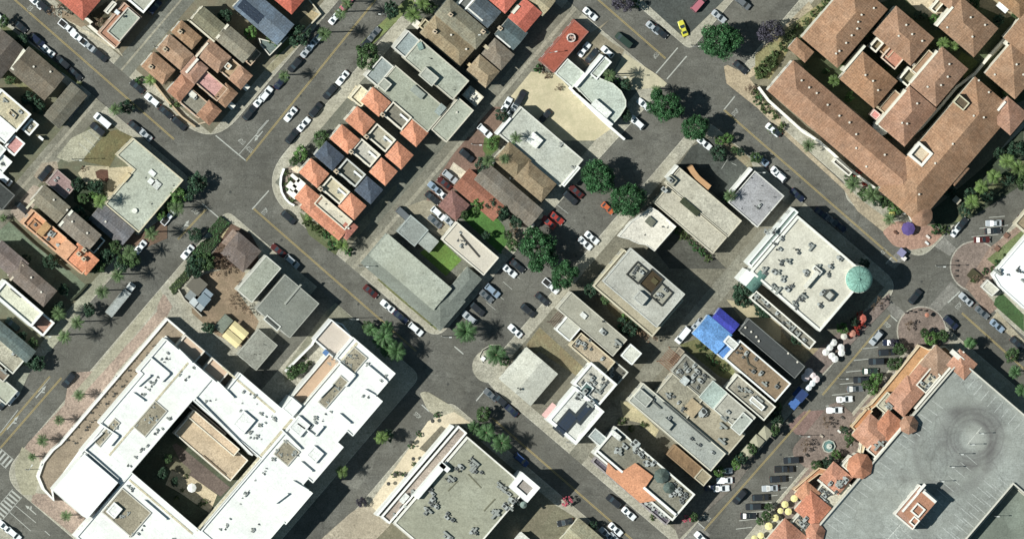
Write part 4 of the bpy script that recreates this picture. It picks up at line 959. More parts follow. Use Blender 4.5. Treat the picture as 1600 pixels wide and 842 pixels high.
wall_run('white stucco street wall below the long brown wing', [(260, 0), (380, 80), (470, 160), (560, 245), (700, 350), (900, 480), (885, 515)], 2.2, .8, 'f2ecde')
# ---- left middle
T(0, 200)
b = Bld('office_building', 'L shaped grey gravel roofed building with tan parapets and a palm shadow')
b.flat(P((800, 62), (1098, 312), (830, 627), (628, 455), (803, 250), (697, 163)), 5.6, 'b8bbaa', 'd8ccae', par=.4, pw=.35, rk='flat', amt=.18); b.flat(C(910, 270, 36, 24), 5.7, 'f4f4ee', WHITE, z0=5, par=.05, win=False); b.flat(C(905, 322, 34, 26), 5.7, 'f4f4ee', WHITE, z0=5, par=.05, win=False); b.flat(C(935, 340, 40, 40), 5.7, 'dcdcd4', WHITE, z0=5, par=.05, win=False); b.flat(circ(*g(805, 495), 3.5, 12), 5.8, 'eceadc', WHITE, z0=5, par=.05, win=False)
b.block(C(760, 300, 16, 60), 5.1, 1.0, 'd8c49c'); b.units([(1035, 345), (905, 455), (870, 300)], 5.2, 2, .5); b.block(C(735, 345, 26, 260), 3.5, .8, 'd9c6a2', 'canopy')
b = Bld('garden_shed', 'pink roofed outbuilding with white boxes beside the gravel garden', 'outbuilding'); b.flat(C(367, 337, 150, 105), 3.6, 'a98c88', 'b9a49a', par=.2, pw=.25); b.units([(330, 315), (405, 370), (345, 300)], 3.5, 0, .5)
b = Bld('townhouse', 'brown roofed townhouse in two gables, right of the peach roofed house'); b.gable(C(303, 455, 190, 112), 8, '857a66', pitch=.28); b.gable(C(477, 612, 220, 110), 8.3, '86796a', pitch=.3); b.block(C(395, 540, 14, 120), 7.6, 1.2, 'f0ead8'); b.flat(C(577, 697, 50, 105), 5.5, '5f5a4e', 'efe8d8', par=1.0, pw=.35); b.vents([(320, 430), (400, 490), (520, 628), (430, 560)], 8.7); b.block(C(195, 440, 12, 110), 7.4, .8, 'd8ccb0')
b = Bld('peach_house', 'long peach stucco house with sunken roof terraces and clay roof end'); b.flat(C(347, 683, 470, 105), 8.2, 'e2a57c', 'e8b892', par=.9, pw=.3); b.hip(C(492, 782, 150, 105), 8.0, 'dd8e66', 'e8b892', pitch=.25, z0=7.5, win=False); b.flat(C(205, 590, 75, 70), 8.0, 'b98660', 'cf9a72', z0=7, win=False, par=.5); b.flat(C(262, 605, 40, 80), 8.6, 'c49a6a', 'd0a47a', z0=7, win=False, par=.1); b.units([(300, 630), (285, 665), (350, 705), (210, 580), (320, 640)], 7.3, None, .9); b.flat(C(395, 725, 80, 95), 8.7, 'e8ad85', 'e8b892', z0=7, par=.1, win=False)
b.chim([(468, 752), (497, 782), (500, 730)], 8.4)
b = Bld('weathered_cottage', 'weathered grey purple gabled cottage below the L shaped building'); b.gable(C(668, 580, 240, 112), 3.8, '6e6a6a', 'a8a096', pitch=.25); b.vents([(630, 560)], 4.4)
b = Bld('flat_roofed_house', 'small pink terrace house at the left edge beside the alley'); b.flat(C(88, 105, 82, 100), 6.5, 'c9928c', WHITE, pw=.5)
b = Bld('white_house', 'white boxy house cut by the left edge below the pink terrace'); b.flat(C(15, 215, 75, 95), 6, 'e8e6dc', WHITE, pw=.5); b.flat(C(-10, 140, 60, 80), 7, 'c8c8c0', WHITE); b.units([(10, 215)], size=.8)
b = Bld('shadow_toned_house', 'flat roofed block at the left edge below white van, roof coloured as building shadow'); b.flat(C(-5, 400, 150, 120), 5, '3f4240', '6a6a66', par=.2)  # dark roof colour stands in for a building's shadow
T(0, 400)
b = Bld('hip_roofed_house', 'brown grey hip roofed house above the white stair tower house'); b.hip(C(195, 165, 265, 110), 8, '7b6c60', pitch=.32, hip=.6); b.vents([(185, 128), (245, 215)], 8.8); b.block(C(100, 100, 12, 120), 7.3, .9, 'd8c8b0')
b = Bld('hip_roofed_house', 'pinkish brown roofed house at the left edge beside the green driveway'); b.gable(C(50, 25, 200, 115), 7.5, '84736a', pitch=.3)
b = Bld('white_house', 'white parapeted house with cream roof and small red terrace'); b.flat(C(110, 285, 300, 112), 9.6, 'e4e2ca', WHITE, pw=.7, par=.9); b.block(C(95, 220, 80, 10), 8.7, .8, '5a5a54', 'vent_duct'); b.flat(C(255, 408, 100, 108), 5, 'b48a78', WHITE, pw=.6, par=1.0); b.flat(C(205, 360, 30, 80), 7, '6e8080', 'dcdcd4', par=.2)
b = Bld('teal_roofed_house', 'long dark grey green roofed house with a white chimney end, lower left'); b.gable(C(70, 505, 290, 75), 6.5, '5d6660', 'd8d8cc', pitch=.3); b.flat(C(178, 590, 30, 60), 6, '6a7470', WHITE, pw=.4)
b = Bld('flat_roofed_house', 'cream roofed house with cluttered deck at the lower left edge'); b.flat(C(25, 590, 230, 110), 6, 'b4ad98', 'e4e0d0', pw=.4, rk='mottle'); b.units([(80, 580), (100, 600), (20, 690)], size=.8); b.flat(C(0, 700, 100, 60), 5, '8a7a6a', 'cfc8b8')
b = Bld('white_garage', 'white roofed garage block in the lower left corner near parked white car'); b.flat(C(15, 800, 150, 110), 4, 'b5b6a4', 'd4d2c4')
T(0, 200)
boxthing('gate_post', 'white angular gate pier beside the alley at the left', 'gate', 245, 62, 30, 12, 2, 'e8e6dc', lid='f2f0ea')
# ---- orange townhouses
T(300, 200)
OG = 'orange tiled townhouses by the crossing'
def town(lab, f, m_, r_, c=TER, tc='d8ccb4', hs=(8.5, 8, 7.5), wallc='efe4cf'):
    b = Bld('townhouse', lab, group=OG)
    b.hip(C(f[0], f[1], 135, 104), hs[0], c, wallc, pitch=.42, over=.25)
    b.flat(C(m_[0], m_[1], 150, 100), hs[1], tc, wallc, par=1.0, pw=.45, rk='flat'); b.units([(m_[0]+20, m_[1]+10)], size=.6); b.block(C(m_[0]+40, m_[1]+10, 60, 12), b.h, .6, WHITE, 'bench'); 
    b.hip(C(r_[0], r_[1], 118, 104), hs[2], c, wallc, pitch=.5, over=.3); b.chim([(m_[0]-92, m_[1]-8)], hs[1]); return b
town('orange tiled townhouse with dark terrace, top of the orange row', (1100, -155), (1228, -72), (1330, 30), tc='7f7a6c')
town('orange tiled townhouse with grey terrace, second from the top of the row', (1006, -40), (1132, 60), (1240, 165), tc='b5ad98')
town('orange tiled townhouse with pale terrace, just above the slate one', (915, 68), (1040, 150), (1145, 262), tc='c4beb0')
town('dark slate townhouse, the only slate one in the orange row', (822, 168), (952, 268), (1058, 372), c='4d545e', tc='8a8676', wallc='d4d2c8')
town('orange tiled townhouse with cream terrace, just below the slate one', (730, 270), (857, 372), (958, 468), tc='d2c6a8')
b = Bld('townhouse', 'orange tiled corner townhouse with a long pale roof strip, lowest of row', group=OG)
b.hip(C(695, 418, 110, 90), 8, TER, 'efe4cf', pitch=.4); b.flat(C(845, 505, 245, 72), 8.2, 'd5cab4', 'e8dcc4', par=.7, pw=.35); b.gable(C(785, 545, 290, 58), 7.6, 'd28867', 'efe4cf', pitch=.2); b.hip(C(920, 598, 90, 90), 7.2, 'b87360', 'efe4cf', pitch=.3); b.units([(800, 455), (890, 530)], 7.6, 2, .6); b.vents([(922, 592), (935, 600)], 8)
wall_run('curved white terrace wall facing the street crossing', [(552, 243), (534, 290), (530, 340), (538, 385), (560, 425), (585, 450), (612, 464)], 1.3, .55, 'fbfaf4')
for i, (x, y, s_, t_) in enumerate(((595, 350, 50, 40), (600, 395, 60, 30), (640, 340, 50, 60), (618, 300, 60, 18))):
    boxthing('patio_shelter', ['white sail shelter nearest the curved terrace wall', 'long white patio bench roof in the corner terrace', 'cream patio cover against the corner townhouse', 'narrow white trellis on the corner terrace'][i], 'shelter', x, y, s_, t_, 2.2, 'e6ddca', lid='f4efe4')
b = Bld('pale_corner_porch', 'cream curved porch in front of the uppermost orange townhouse', 'porch'); b.flat(C(1010, -190, 90, 100), 4.2, 'e0d2b0', 'e8dcc0', par=.7)
# ---- middle
b = Bld('weathered_house', 'weathered brown hip roofed house behind the clipped hedge'); b.hip(C(292, 742, 165, 150), 4, '6e6058', 'a08a7c', pitch=.3, hip=.7); b.gable(C(240, 670, 60, 90), 3.2, '8b7566', 'b09a88', pitch=.3)
T(600, 200)
b = Bld('red_roofed_house', 'red brown shingled house beside the green lawn'); b.gable(C(582, 400, 300, 132), 4.2, '96604a', 'c8ab94', pitch=.25)
b = Bld('small_house', 'small purplish brown hip roofed house between parked cars and lawn'); b.hip(C(418, 463, 125, 112), 4, '8a6258', 'c0a898', pitch=.4)
b = Bld('long_house', 'long grey brown gabled house with a red and white side rail'); b.gable(C(745, 402, 420, 118), 4.6, '7b7062', 'cbbfae', pitch=.26); b.block(C(800, 520, 190, 12), 2.6, .8, 'c98a78', 'rail')
b = Bld('split_roofed_house', 'brown split roofed house with a palm shadow below the grey shop'); b.hip(C(770, 195, 160, 130), 6.2, '857256', 'dccfb4', pitch=.4, hip=.7); b.hip(C(905, 320, 200, 125), 6.6, '8f7a5e', 'dccfb4', pitch=.42, hip=.7); b.block(C(690, 165, 14, 130), 4.5, 1.2, 'e8dfca'); b.units([(755, 300)], 5, 2, 1.2)
b = Bld('beige_roofed_building', 'cream flat roofed building with scattered ducts between the two lawns'); b.flat(Q((346, 668), (688, 776)), 5.8, 'd9cebc', 'efe6d4', par=.35, pw=.3, amt=.08); b.block(P((452, 640), (460, 634), (575, 768), (567, 774)), 5.45, .25, '4a4640', 'pipe'); b.cluster(475, 700, 6, 60, 25, size=.55); b.units([(455, 625)], size=.5)
b = Bld('grey_shed', 'grey roofed shed group at the corner of the small lawn', 'shed'); b.flat(C(172, 615, 140, 130), 3.4, '959a94', 'aab0aa', par=.15); b.flat(C(262, 680, 95, 85), 3, 'a5aaa2', 'b5b8b0', par=.1)
T(600, 400)
b = Bld('courtyard_motel', 'U shaped grey motel with dark sloping edges around a lawn')
def off(poly, ds, dt): return [(p[0]+(ds*EU[0]+dt*EV[0])/K, p[1]+(ds*EU[1]+dt*EV[1])/K) for p in poly]
b.hip([g(-128, 40), g(-128+610*EU[0], 40+610*EU[1]), g(-128+610*EU[0]+215*EV[0], 40+610*EU[1]+215*EV[1]), g(-128+215*EV[0], 40+215*EV[1])], 4.3, '858a80', 'c9c3b0', pitch=.22, hip=.9, over=.5, rk='flat')
sx, sy = -128+62*EV[0]+4*EU[0], 40+62*EV[1]+4*EU[1]
b.flat([g(sx, sy), g(sx+500*EU[0], sy+500*EU[1]), g(sx+500*EU[0]+165*EV[0], sy+500*EU[1]+165*EV[1]), g(sx+165*EV[0], sy+165*EV[1])], 6.0, 'b2b5a5', 'b5b6a8', par=.1, pw=.2, z0=3, win=False)
b.hip(C(432, 230, 105, 330), 4.35, '7c8178', 'c9c3b0', pitch=.25, hip=.8, over=.3, rk='flat')
# ---- F block
T(900, 200)
b = Bld('twin_roofed_hall', 'long beige flat roofed hall split by a dark seam and skylight'); b.flat(C(765, 445, 490, 128), 6.4, 'bfb8a5', 'd6ccb4', par=.3, pw=.25); b.flat(C(685, 552, 465, 128), 5.9, 'c3bba7', 'd6ccb4', par=.3, pw=.25); b.flat(C(683, 473, 130, 32), 6.6, '3d4430', '4a5040', z0=5, win=False, par=.1); b.flat(C(570, 315, 50, 45), 7.2, 'a9a592', 'b4ae9a', z0=5, par=.1, win=False); b.units([(560, 310), (527, 370)], 6.2, 0, 1); b.block(C(578, 265, 12, 100), 5.8, .9, 'f0ece0')
v0 = [g(683, 232), g(700, 262), g(728, 298), g(765, 330), g(800, 358)]
T(0, 0, 1)
wall_run('curved tan wooden canopy arching over the small car park', v0, 5.6, 1.7, 'c99a6c', 'curved_canopy', 'canopy')
T(900, 200)
b = Bld('square_roofed_building', 'square lavender grey roofed building with a starry palm shadow'); b.flat(C(1078, 426, 232, 248), 5.2, 'a5a3a4', 'dcd8ce', par=.3, pw=.3); b.block(C(988, 318, 16, 195), 4.6, 1.2, 'f6f2e8'); b.units([(1050, 300), (1110, 345), (1190, 415), (990, 482), (1150, 480), (1165, 500)], 4.9, 2, .5); b.cluster(1095, 462, 4, 22, 22, size=.7)
b = Bld('cream_shop', 'bright cream flat roofed shop with a ragged edge beside big street tree'); b.flat(P((255, 650), (330, 562), (455, 475), (490, 495), (600, 590), (470, 738), (420, 700), (375, 694), (320, 668)), 5.4, 'f0e8d8', 'f4efe2', par=.2, pw=.2); b.flat(C(445, 560, 48, 40), 5.9, '77786a', '9a9a8c', z0=5, par=.05, win=False); b.units([(515, 590), (545, 595), (410, 640)], 5.2, 2, .6)
T(900, 400)
b = Bld('office_block', 'grey three storey office block with three framed roof wells')
b.flat(C(372, 222, 470, 290), 7.0, 'b0a68e', 'cfc4a8', par=.5, pw=.5); b.flat(C(407, 190, 425, 262), 10.6, 'bdbbb0', 'c8c6bc', par=.2, pw=.3, z0=6.9)
for (x, y, s_, t_, c_) in ((368, 100, 92, 105, 'a8a698'), (452, 152, 98, 120, '4a3d2a'), (512, 230, 95, 108, 'aca99a')):
    b.flat(C(x, y, s_, t_), 10.9, c_, '3c3c38', z0=9.5, par=.45 if c_ != '4a3d2a' else .4, pw=.35, win=False)
b.cluster(375, 85, 6, 22, 35, 10.4, .8); b.cluster(512, 225, 6, 22, 35, 10.4, .8); b.units([(345, 130), (335, 120), (475, 255), (490, 262)], 10.4, 2, .7); b.block(C(470, 150, 40, 30), 10.4, .5, '5c5438', 'planter'); b.flat(C(388, 252, 70, 62), 12, 'b5b4aa', 'c0beb4', z0=10, par=.15, win=False)
b = Bld('blue_roofed_pavilion', 'pavilion with a bright sky blue pitched roof'); b.gable(C(815, 468, 185, 145), 5.5, '6aa0dc', 'c0d0e0', pitch=.22, over=.15, rk='mottle')
b = Bld('dark_blue_canopy', 'royal blue gabled canopy joined to the sky blue pavilion', 'canopy'); b.gable(C(893, 392, 150, 82), 5.2, '3840a8', '8890c8', pitch=.3, over=.1, rk='mottle')
b = Bld('blue_annex', 'small mid blue annex roof between the pavilion and white parapet', 'annex'); b.flat(C(885, 568, 62, 80), 5.2, '5588c8', 'dce4ec', par=.3, pw=.2)
b = Bld('brown_roofed_building', 'long tan brown roof with white parapets and hoses beside dark roof'); b.flat(C(1088, 688, 400, 145), 9, '957f66', WHITE, par=.5, pw=.45, rk='flat', amt=.25); b.cluster(990, 580, 6, 35, 20); b.units([(1075, 615), (1105, 700), (1125, 765), (1200, 780), (1060, 690)], size=1); b.block(P((1010, 580), (1018, 576), (1035, 640), (1080, 670), (1075, 676), (1028, 648)), 8.55, .25, '5a5648', 'pipe'); b.flat(C(930, 520, 80, 50), 9.4, 'd8d8d0', WHITE, z0=7, par=.3, win=False)
b = Bld('cluttered_roof_building', 'mottled grey flat roof crowded with ducts below the rust pergola'); b.flat(C(705, 715, 240, 135), 7, '8e8a7c', 'b8b4a6', rk='mottle', par=.4); b.cluster(700, 710, 20, 90, 50, size=.85); b.flat(C(650, 745, 40, 40), 8, 'c8ccc8', 'd0d0c8', z0=6.4, par=.1, win=False)
b = Bld('pergola_yard', 'rusty brown timber pergola yard beside the alley', 'pergola'); b.beams(C(565, 622, 105, 110), 3.2, 9, '8a5a40'); b.flat(C(600, 600, 40, 110), 3, '8e8272', 'a89a84', par=.2, win=False)
b = Bld('white_clutter_house', 'white cluttered roof terrace above the solar panel building'); b.flat(C(115, 765, 205, 170), 8, 'cfcabc', WHITE, pw=.7, rk='mottle'); b.cluster(110, 760, 16, 60, 55, size=.8); b.flat(C(60, 800, 60, 80), 8.4, '5a7470', 'e8e8e0', z0=7.4, par=.2, win=False)
b = Bld('stepped_building', 'stepped beige building with long pale roof and cluttered terraces'); b.flat(C(97, 407, 440, 132), 7.6, 'aaa696', 'd2cbb8', par=.25, pw=.25); b.units([(160, 455), (250, 515), (240, 545), (160, 390)], 7.4, None, 1); b.flat(C(45, 355, 34, 22), 7.9, 'ecebe4', WHITE, z0=7, par=.05, win=False); b.flat(C(160, 452, 34, 22), 7.9, 'ecebe4', WHITE, z0=7, par=.05, win=False)
b.flat(C(100, 585, 270, 105), 6, 'b9a78c', 'd8c8a8', par=.5, rk='mottle'); b.cluster(90, 560, 12, 90, 40, size=.7); b.flat(C(-40, 430, 110, 120), 7, 'c4c2b4', WHITE, par=.3); b.flat(C(332, 588, 88, 92), 6.8, 'd8d6c8', WHITE, par=.2); b.flat(C(235, 695, 120, 105), 4.2, '6d6a60', 'd4d0c2', par=.8, pw=.4); b.cluster(235, 695, 7, 40, 30, size=.7)
T(600, 400)
b = Bld('pergola', 'dark purple brown pergola at the street end of the stepped building', 'pergola'); b.beams(C(1045, 375, 70, 110), 3, 6, '5e463e', along='t')
b = Bld('grey_cottage', 'pale grey gabled cottage with a pointed front near the crossing'); b.gable(C(865, 720, 240, 245), 5, 'cbc9bb', 'e4e0d2', pitch=.2, over=.2, rk='flat'); b.units([(815, 795)], 5.6, 2, 1.2)
# ---- white cupola building
T(1180, 400, 3.81)
b = Bld('domed_building', 'large white mottled roof building with a green corner dome')
b.flat([g(-24-15*EU[0], 100-15*EU[1])] and C(320, 105, 548, 440), 12.5, 'dcd6c4', 'f2eee2', par=.5, pw=.7, rk='mottle', amt=.13)
for q in ((65, -145), (60, 90), (120, 90), (155, 45), (160, 130), (105, 185), (225, 180), (145, 210), (285, 235), (290, 95), (370, 60), (435, 115), (450, 55), (505, 20), (385, 90), (240, 300), (375, 300), (405, 210), (195, 45), (120, -60), (140, -40), (250, -30), (160, -110), (330, -60), (110, -130), (235, 290), (260, 265), (275, 250), (300, 110), (200, 200)): b.cluster(q[0], q[1], 2, 12, 12, size=.9)
b.flat(C(440, 235, 50, 55), 13.4, 'c8c8be', '5a5a52', z0=12, par=.3, win=False); b.flat(C(335, 140, 20, 120), 13.6, 'e8e4d6', 'eeeadc', z0=12, par=.1, win=False); b.flat(C(370, 85, 60, 30), 13.4, '8a8880', 'e8e4d8', z0=12, par=.2, win=False)
# dome
c0 = W(*g(617, 138), 12.6); loc = b.r.location; rr_ = 80/K*M; dv = []; df = []; n1 = 32; n2 = 8
for i in range(n2+1):
    a = math.pi/2*i/n2
    for j in range(n1): dv.append((c0.x+rr_*math.cos(a)*math.cos(2*math.pi*j/n1), c0.y+rr_*math.cos(a)*math.sin(2*math.pi*j/n1), 13+rr_*.42*math.sin(a)))
for i in range(n2):
    for j in range(n1): df.append((i*n1+j, i*n1+(j+1) % n1, (i+1)*n1+(j+1) % n1, (i+1)*n1+j))
dm = mesh('dome', dv, df, mat('86b4a4', 'flat', .3), b.r, loc); rb = MB()
for j in range(0, n1, 2):
    pts = [(c0.x+(rr_+.04)*math.cos(a)*math.cos(2*math.pi*j/n1), c0.y+(rr_+.04)*math.cos(a)*math.sin(2*math.pi*j/n1), 13.02+(rr_+.04)*.42*math.sin(a)) for a in [math.pi/2*i/8 for i in range(9)]]
    rb.tube(pts, [.07]*9, 4)
rb.out('dome_rib', mat('6f9c8e', 'wall'), dm, loc).location = (0, 0, 0)
MB().cyl(c0.x, c0.y, ZB, 13.05, rr_*1.02, n=32).out('corner_tower', mat('e8e2d2', 'wall'), b.r, loc); MB().cyl(c0.x, c0.y, 13+rr_*.4, 13+rr_*.55, .5, .15, n=10).out('finial', mat('7fa898', 'wall'), b.r, loc)
b.flat(C(165, 380, 470, 60), 8, '8f8a7c', 'efe9da', par=.9, pw=.4, rk='mottle'); b.cluster(80, 300, 10, 100, 10, size=.8); b.cluster(230, 440, 10, 100, 10, size=.8)
b.flat(C(105, -108, 36, 430), 11, '8fa098', 'f2f2ea', par=.5, pw=.5)
T(900, 400)
# green barrel vault
cc = C(1080, 152, 75, 130); v = [W(*q, 12) for q in cc]; vv = []; ff = []
for i in range(9):
    a = math.pi*i/8; f = .5-.5*math.cos(a); z = 11 + 1.6*math.sin(a)
    for (p, q) in ((v[0], v[1]), (v[3], v[2])): r_ = p.lerp(q, f); vv.append((r_.x, r_.y, z))
for i in range(8): ff.append((2*i, 2*i+1, 2*i+3, 2*i+2))
ff += [tuple(range(0, 18, 2)), tuple(range(17, 0, -2))]
mesh('barrel_vault', vv, ff, mat('5f8478', 'flat'), b.r, loc); b.block(C(1020, 130, 60, 80), 9, 3.2, WHITE); 
T(1180, 400, 3.81)
b = Bld('dark_roofed_building', 'long dark charcoal roofed building dotted with small white lights'); b.flat(C(100, 550, 440, 95), 7, '474a4a', '777874', par=.3, pw=.25, amt=.12); b.vents([(-25, 450), (20, 505), (-60, 425), (195, 578), (250, 630), (5, 480)], 6.9)
# ---- bottom centre block
T(900, 600, 3.478)
b = Bld('long_grey_building', 'long pale grey flat roof with three hatches and cream side wall'); b.flat(C(550, 233, 590, 126), 8.0, 'a9aba2', 'e0d9c4', par=.25, pw=.3); b.units([(365, 100), (505, 185), (670, 330), (625, 295), (740, 370), (415, 85)], size=.9); b.block(C(430, 105, 80, 8), 8.2, .3, '6d6e68', 'pipe'); b.flat(C(365, 75, 90, 60), 9, 'a4a69c', 'c4c2b6', z0=8, par=.2, win=False); b.block(C(600, 205, 330, 6), 8.15, .3, '5c5e5a', 'pipe'); b.flat(C(490, 215, 60, 40), 9, 'b4b6ac', 'c0c0b6', z0=8, par=.1, win=False); b.block(C(425, 195, 330, 16), 6.2, 1.4, 'e6d9b8', 'side_wall')
b = Bld('tan_roofed_building', 'tan mottled flat roof with a dark water tank behind the grey one'); b.flat(C(562, 66, 220, 146), 7.4, 'a39c88', 'cfc6b0', rk='mottle', par=.3); b.flat(C(757, 227, 310, 148), 7.0, 'a89e88', 'd4cab2', par=.35); b.flat(C(632, 130, 70, 80), 7.8, 'b8a484', 'c4b294', z0=6.6, par=.1, win=False); b.cluster(545, 95, 8, 60, 20, size=.8); b.cluster(700, 155, 5, 20, 20, size=1.3); b.units([(790, 310), (800, 225), (500, 60)], size=1)
b = Bld('pale_teal_building', 'pale teal flat roof in the middle of the shopping block'); b.flat(C(745, 58, 100, 120), 8.4, 'b0beb4', 'd8dcd0', par=.15, pw=.2)
b = Bld('light_grey_building', 'light grey flat roof with white end walls near the square canopies'); b.flat(C(862, 158, 205, 118), 8.8, 'b2aea0', 'dedacb', par=.35, pw=.35); b.units([(825, 150), (800, 190), (860, 190), (900, 180)], size=.9); b.flat(C(900, 215, 70, 110), 9.2, 'b9bdb2', 'e4e2d6', z0=8, par=.15, win=False)
b = Bld('cream_clutter_building', 'cream cluttered roof with a dark gutter beside the tan brown roof'); b.flat(C(950, 72, 275, 100), 8, 'a49d8c', 'ece6d4', rk='mottle', par=.6, pw=.4); b.cluster(930, 55, 14, 80, 25, size=.8); b.flat(C(985, 105, 90, 30), 8.6, 'cfcabc', WHITE, z0=7.4, par=.2, win=False)
b = Bld('terrace_restaurant', 'gravel roofed restaurant with an orange terrace and two green lanterns'); b.flat(C(372, 487, 565, 190), 8.6, '8a8676', 'f0ece0', rk='mottle', par=.6, pw=.55, amt=.25)
b.flat(P((175, 430), (215, 470), (262, 470), (322, 430), (415, 500), (372, 562), (432, 630), (350, 642), (165, 482)), 9.0, 'e09c74', 'e8ac88', z0=7.5, par=.1, win=False)
b.block(C(185, 420, 180, 12), 8, 1.2, WHITE); b.block(C(455, 635, 230, 14), 8, 1.2, WHITE); b.cone(465, 497, 38, 9, 8, '5a655c', '7a8278', rise=1.6, z0=7.9); b.cone(505, 562, 28, 9, 8, '5a655c', '7a8278', rise=1.4, z0=7.9)
b.cluster(230, 320, 14, 60, 40, size=.9); b.cluster(370, 400, 16, 70, 20, size=1); b.cluster(560, 600, 14, 60, 35, size=.9); b.cluster(340, 340, 5, 30, 10, size=1.2); b.flat(C(120, 290, 90, 60), 7.5, 'a9b0ac', 'dcdcd4', par=.2); b.flat(C(215, 275, 60, 22), 10, 'eceae0', WHITE, z0=8, par=.1, win=False)
b.flat(C(300, 580, 530, 36), 5, '6b6470', 'a39a98', par=.6, rk='mottle'); b.cluster(440, 680, 12, 70, 14, 4.6, .9)
b = Bld('garden_deck', 'brown timber deck sunk between the grey hall and restaurant', 'deck'); b.flat(C(605, 432, 240, 72), 4, '8a6e50', '9a7e60', rk='wood', par=.15, win=False); b.flat(C(690, 505, 70, 70), 4.6, 'a5977c', 'c8bda4', par=.3, win=False)
# solar building
T(600, 600, 3.478)
b = Bld('solar_roof_building', 'white framed roof carrying two dark solar arrays'); b.flat(C(1042, 172, 208, 238), 9, 'e2e0d6', WHITE, par=.4, pw=1.0); b.block(C(990, 210, 80, 140), 8.62, .22, '3a4044', 'solar_bed'); b.block(C(1082, 158, 62, 120), 8.62, .25, '3a4044', 'solar_bed'); b.panels(990, 210, 2, 6, 8.9); b.panels(1082, 158, 1, 5, 8.9); b.units([(1045, 75), (1060, 60), (1120, 110), (1130, 95), (1090, 40)], 8.6, None, 1); b.flat(C(1030, 330, 190, 24), 8, 'd8d4c8', WHITE, z0=1, par=.1, win=False) if False else None
canopy(C(908, 152, 60, 90), 3, 'd4a8a0', 'faded pink striped awning beside the solar roof building', 'gable')
# big stucco mall p1
b = Bld('department_building', 'large stucco building with greenish roof and white framed penthouse box')
b.flat(C(418, 659, 430, 616), 11, 'a3a28e', 'efe9dc', par=.35, pw=.45, rk='flat', amt=.15); b.flat(C(218, 492, 62, 650), 8.5, 'b0a092', 'f6f2e8', par=.8, pw=.55, rk='mottle'); b.flat(C(765, 560, 130, 108), 13.5, 'a59c94', 'fbf8f2', par=.8, pw=1.6)
b.block(C(250, 525, 34, 235), 10.6, 2, WHITE); b.block(C(330, 450, 60, 28), 10.6, 2, WHITE)
for x, y, n_ in ((480, 430, 6), (410, 460, 3), (500, 465, 5), (360, 515, 4), (270, 645, 8), (240, 695, 5), (350, 720, 3), (630, 560, 6), (690, 620, 6), (590, 690, 6), (660, 660, 5), (490, 810, 6), (340, 810, 3), (265, 590, 3)): b.cluster(x, y, n_, 30, 16, 10.6, 1)
b.block(P((455, 490), (460, 486), (530, 560), (526, 565)), 10.6, .2, '77745f', 'pipe'); b.block(P((600, 620), (606, 625), (545, 690), (540, 686)), 10.6, .2, '77745f', 'pipe'); b.block(P((345, 578), (400, 522), (404, 526), (349, 582)), 10.6, .2, '77745f', 'pipe'); b.cluster(120, 650, 8, 12, 90, 7.8, .8); b.flat(C(110, 620, 24, 50), 9, 'e4e4dc', WHITE, z0=7.6, par=.1, win=False)
b.block(C(170, 470, 12, 640), 6.8, 1.4, WHITE); b.cone(758, 655, 14, 12, 10, '8a988c', 'c8ccc0', rise=.8)
b = Bld('white_kiosk', 'small white roofed kiosk at the bottom edge beside dark shade', 'kiosk'); b.flat(C(752, 842, 60, 50), 3.4, 'e8e4d8', WHITE, par=.1)
b = Bld('tan_roofed_shop', 'small tan roofed shop with a cream verge at the bottom edge'); b.gable(C(1085, 850, 200, 150), 5, 'a49a7c', 'e8dfc4', pitch=.3, over=.2)
# ---- big grey hall (bottom centre left)
T(300, 400)
b = Bld('grey_hall', 'large grey flat roofed hall with a paler northwest bay'); b.flat(C(572, 300, 268, 270), 7.8, '83857c', 'b4b2a6', par=.12, pw=.2); b.flat(C(402, 138, 118, 270), 8.4, 'a5a798', 'd8d4c6', par=.12, pw=.25); b.block(P((648, 168), (658, 172), (560, 290), (548, 286)), 7.6, .5, 'a4a498', 'ridge_cap'); b.flat(C(480, 400, 110, 38), 8, '5f625e', 'd8d6ca', z0=6.8, par=.2, win=False)
b = Bld('flat_roofed_garage', 'olive grey flat garage roof stained with small black spots'); b.flat(C(392, 560, 150, 198), 4.4, '97968a', 'b6b4a6', par=.12, pw=.2); b.units([(372, 585), (385, 590), (440, 530), (400, 586), (428, 525)], 4.3, 2, .35)
for i, (x, y) in enumerate(((280, 445), (240, 493))): canopy(C(x, y, 112, 58), 3, 'ecd9a0', ['pale yellow tent canopy, upper of the pair in dirt yard', 'pale yellow tent canopy, lower of the pair in dirt yard'][i], 'gable', 'tent_canopy', 'tent', 'pale yellow tents in the dirt yard')
boxthing('covered_boat', 'grey green tarpaulin covered boat beside the yellow tents', 'boat', 190, 405, 60, 100, 2, '767d70', 'flat', lid='838a7c', part=('hull', 'tarpaulin'))
for i, (x, y, s_, t_, h, c_) in enumerate(((90, 225, 60, 40, 3, '8c98a0'), (70, 262, 60, 60, 3.4, '7c8a92'), (40, 300, 60, 30, 2.6, 'aab0b0'), (12, 275, 40, 40, 3.2, 'c8ccca'), (30, 175, 90, 90, 3.5, '6c665a'), (-5, 235, 46, 60, 2.8, '8a8e8c'))):
    boxthing('yard_shed', ['blue grey shed roof, rightmost of the yard sheds', 'square blue grey shed in the middle of the yard sheds', 'low pale grey shed roof, lowest of the yard sheds', 'white topped shed at the left of the yard sheds', 'brown roofed shed above the blue grey yard sheds', 'grey lean to shed beside the red plaza corner'][i], 'shed', x, y, s_, t_, h, 'a09a8c', lid=c_, part=('wall', 'roof'), group='sheds in the dirt yard')
wall_run('white wall enclosing the dirt yard beside the plaza', [(-80, 200), (-45, 260), (10, 310), (60, 360)], 1.8, .3, 'bfb6a4')
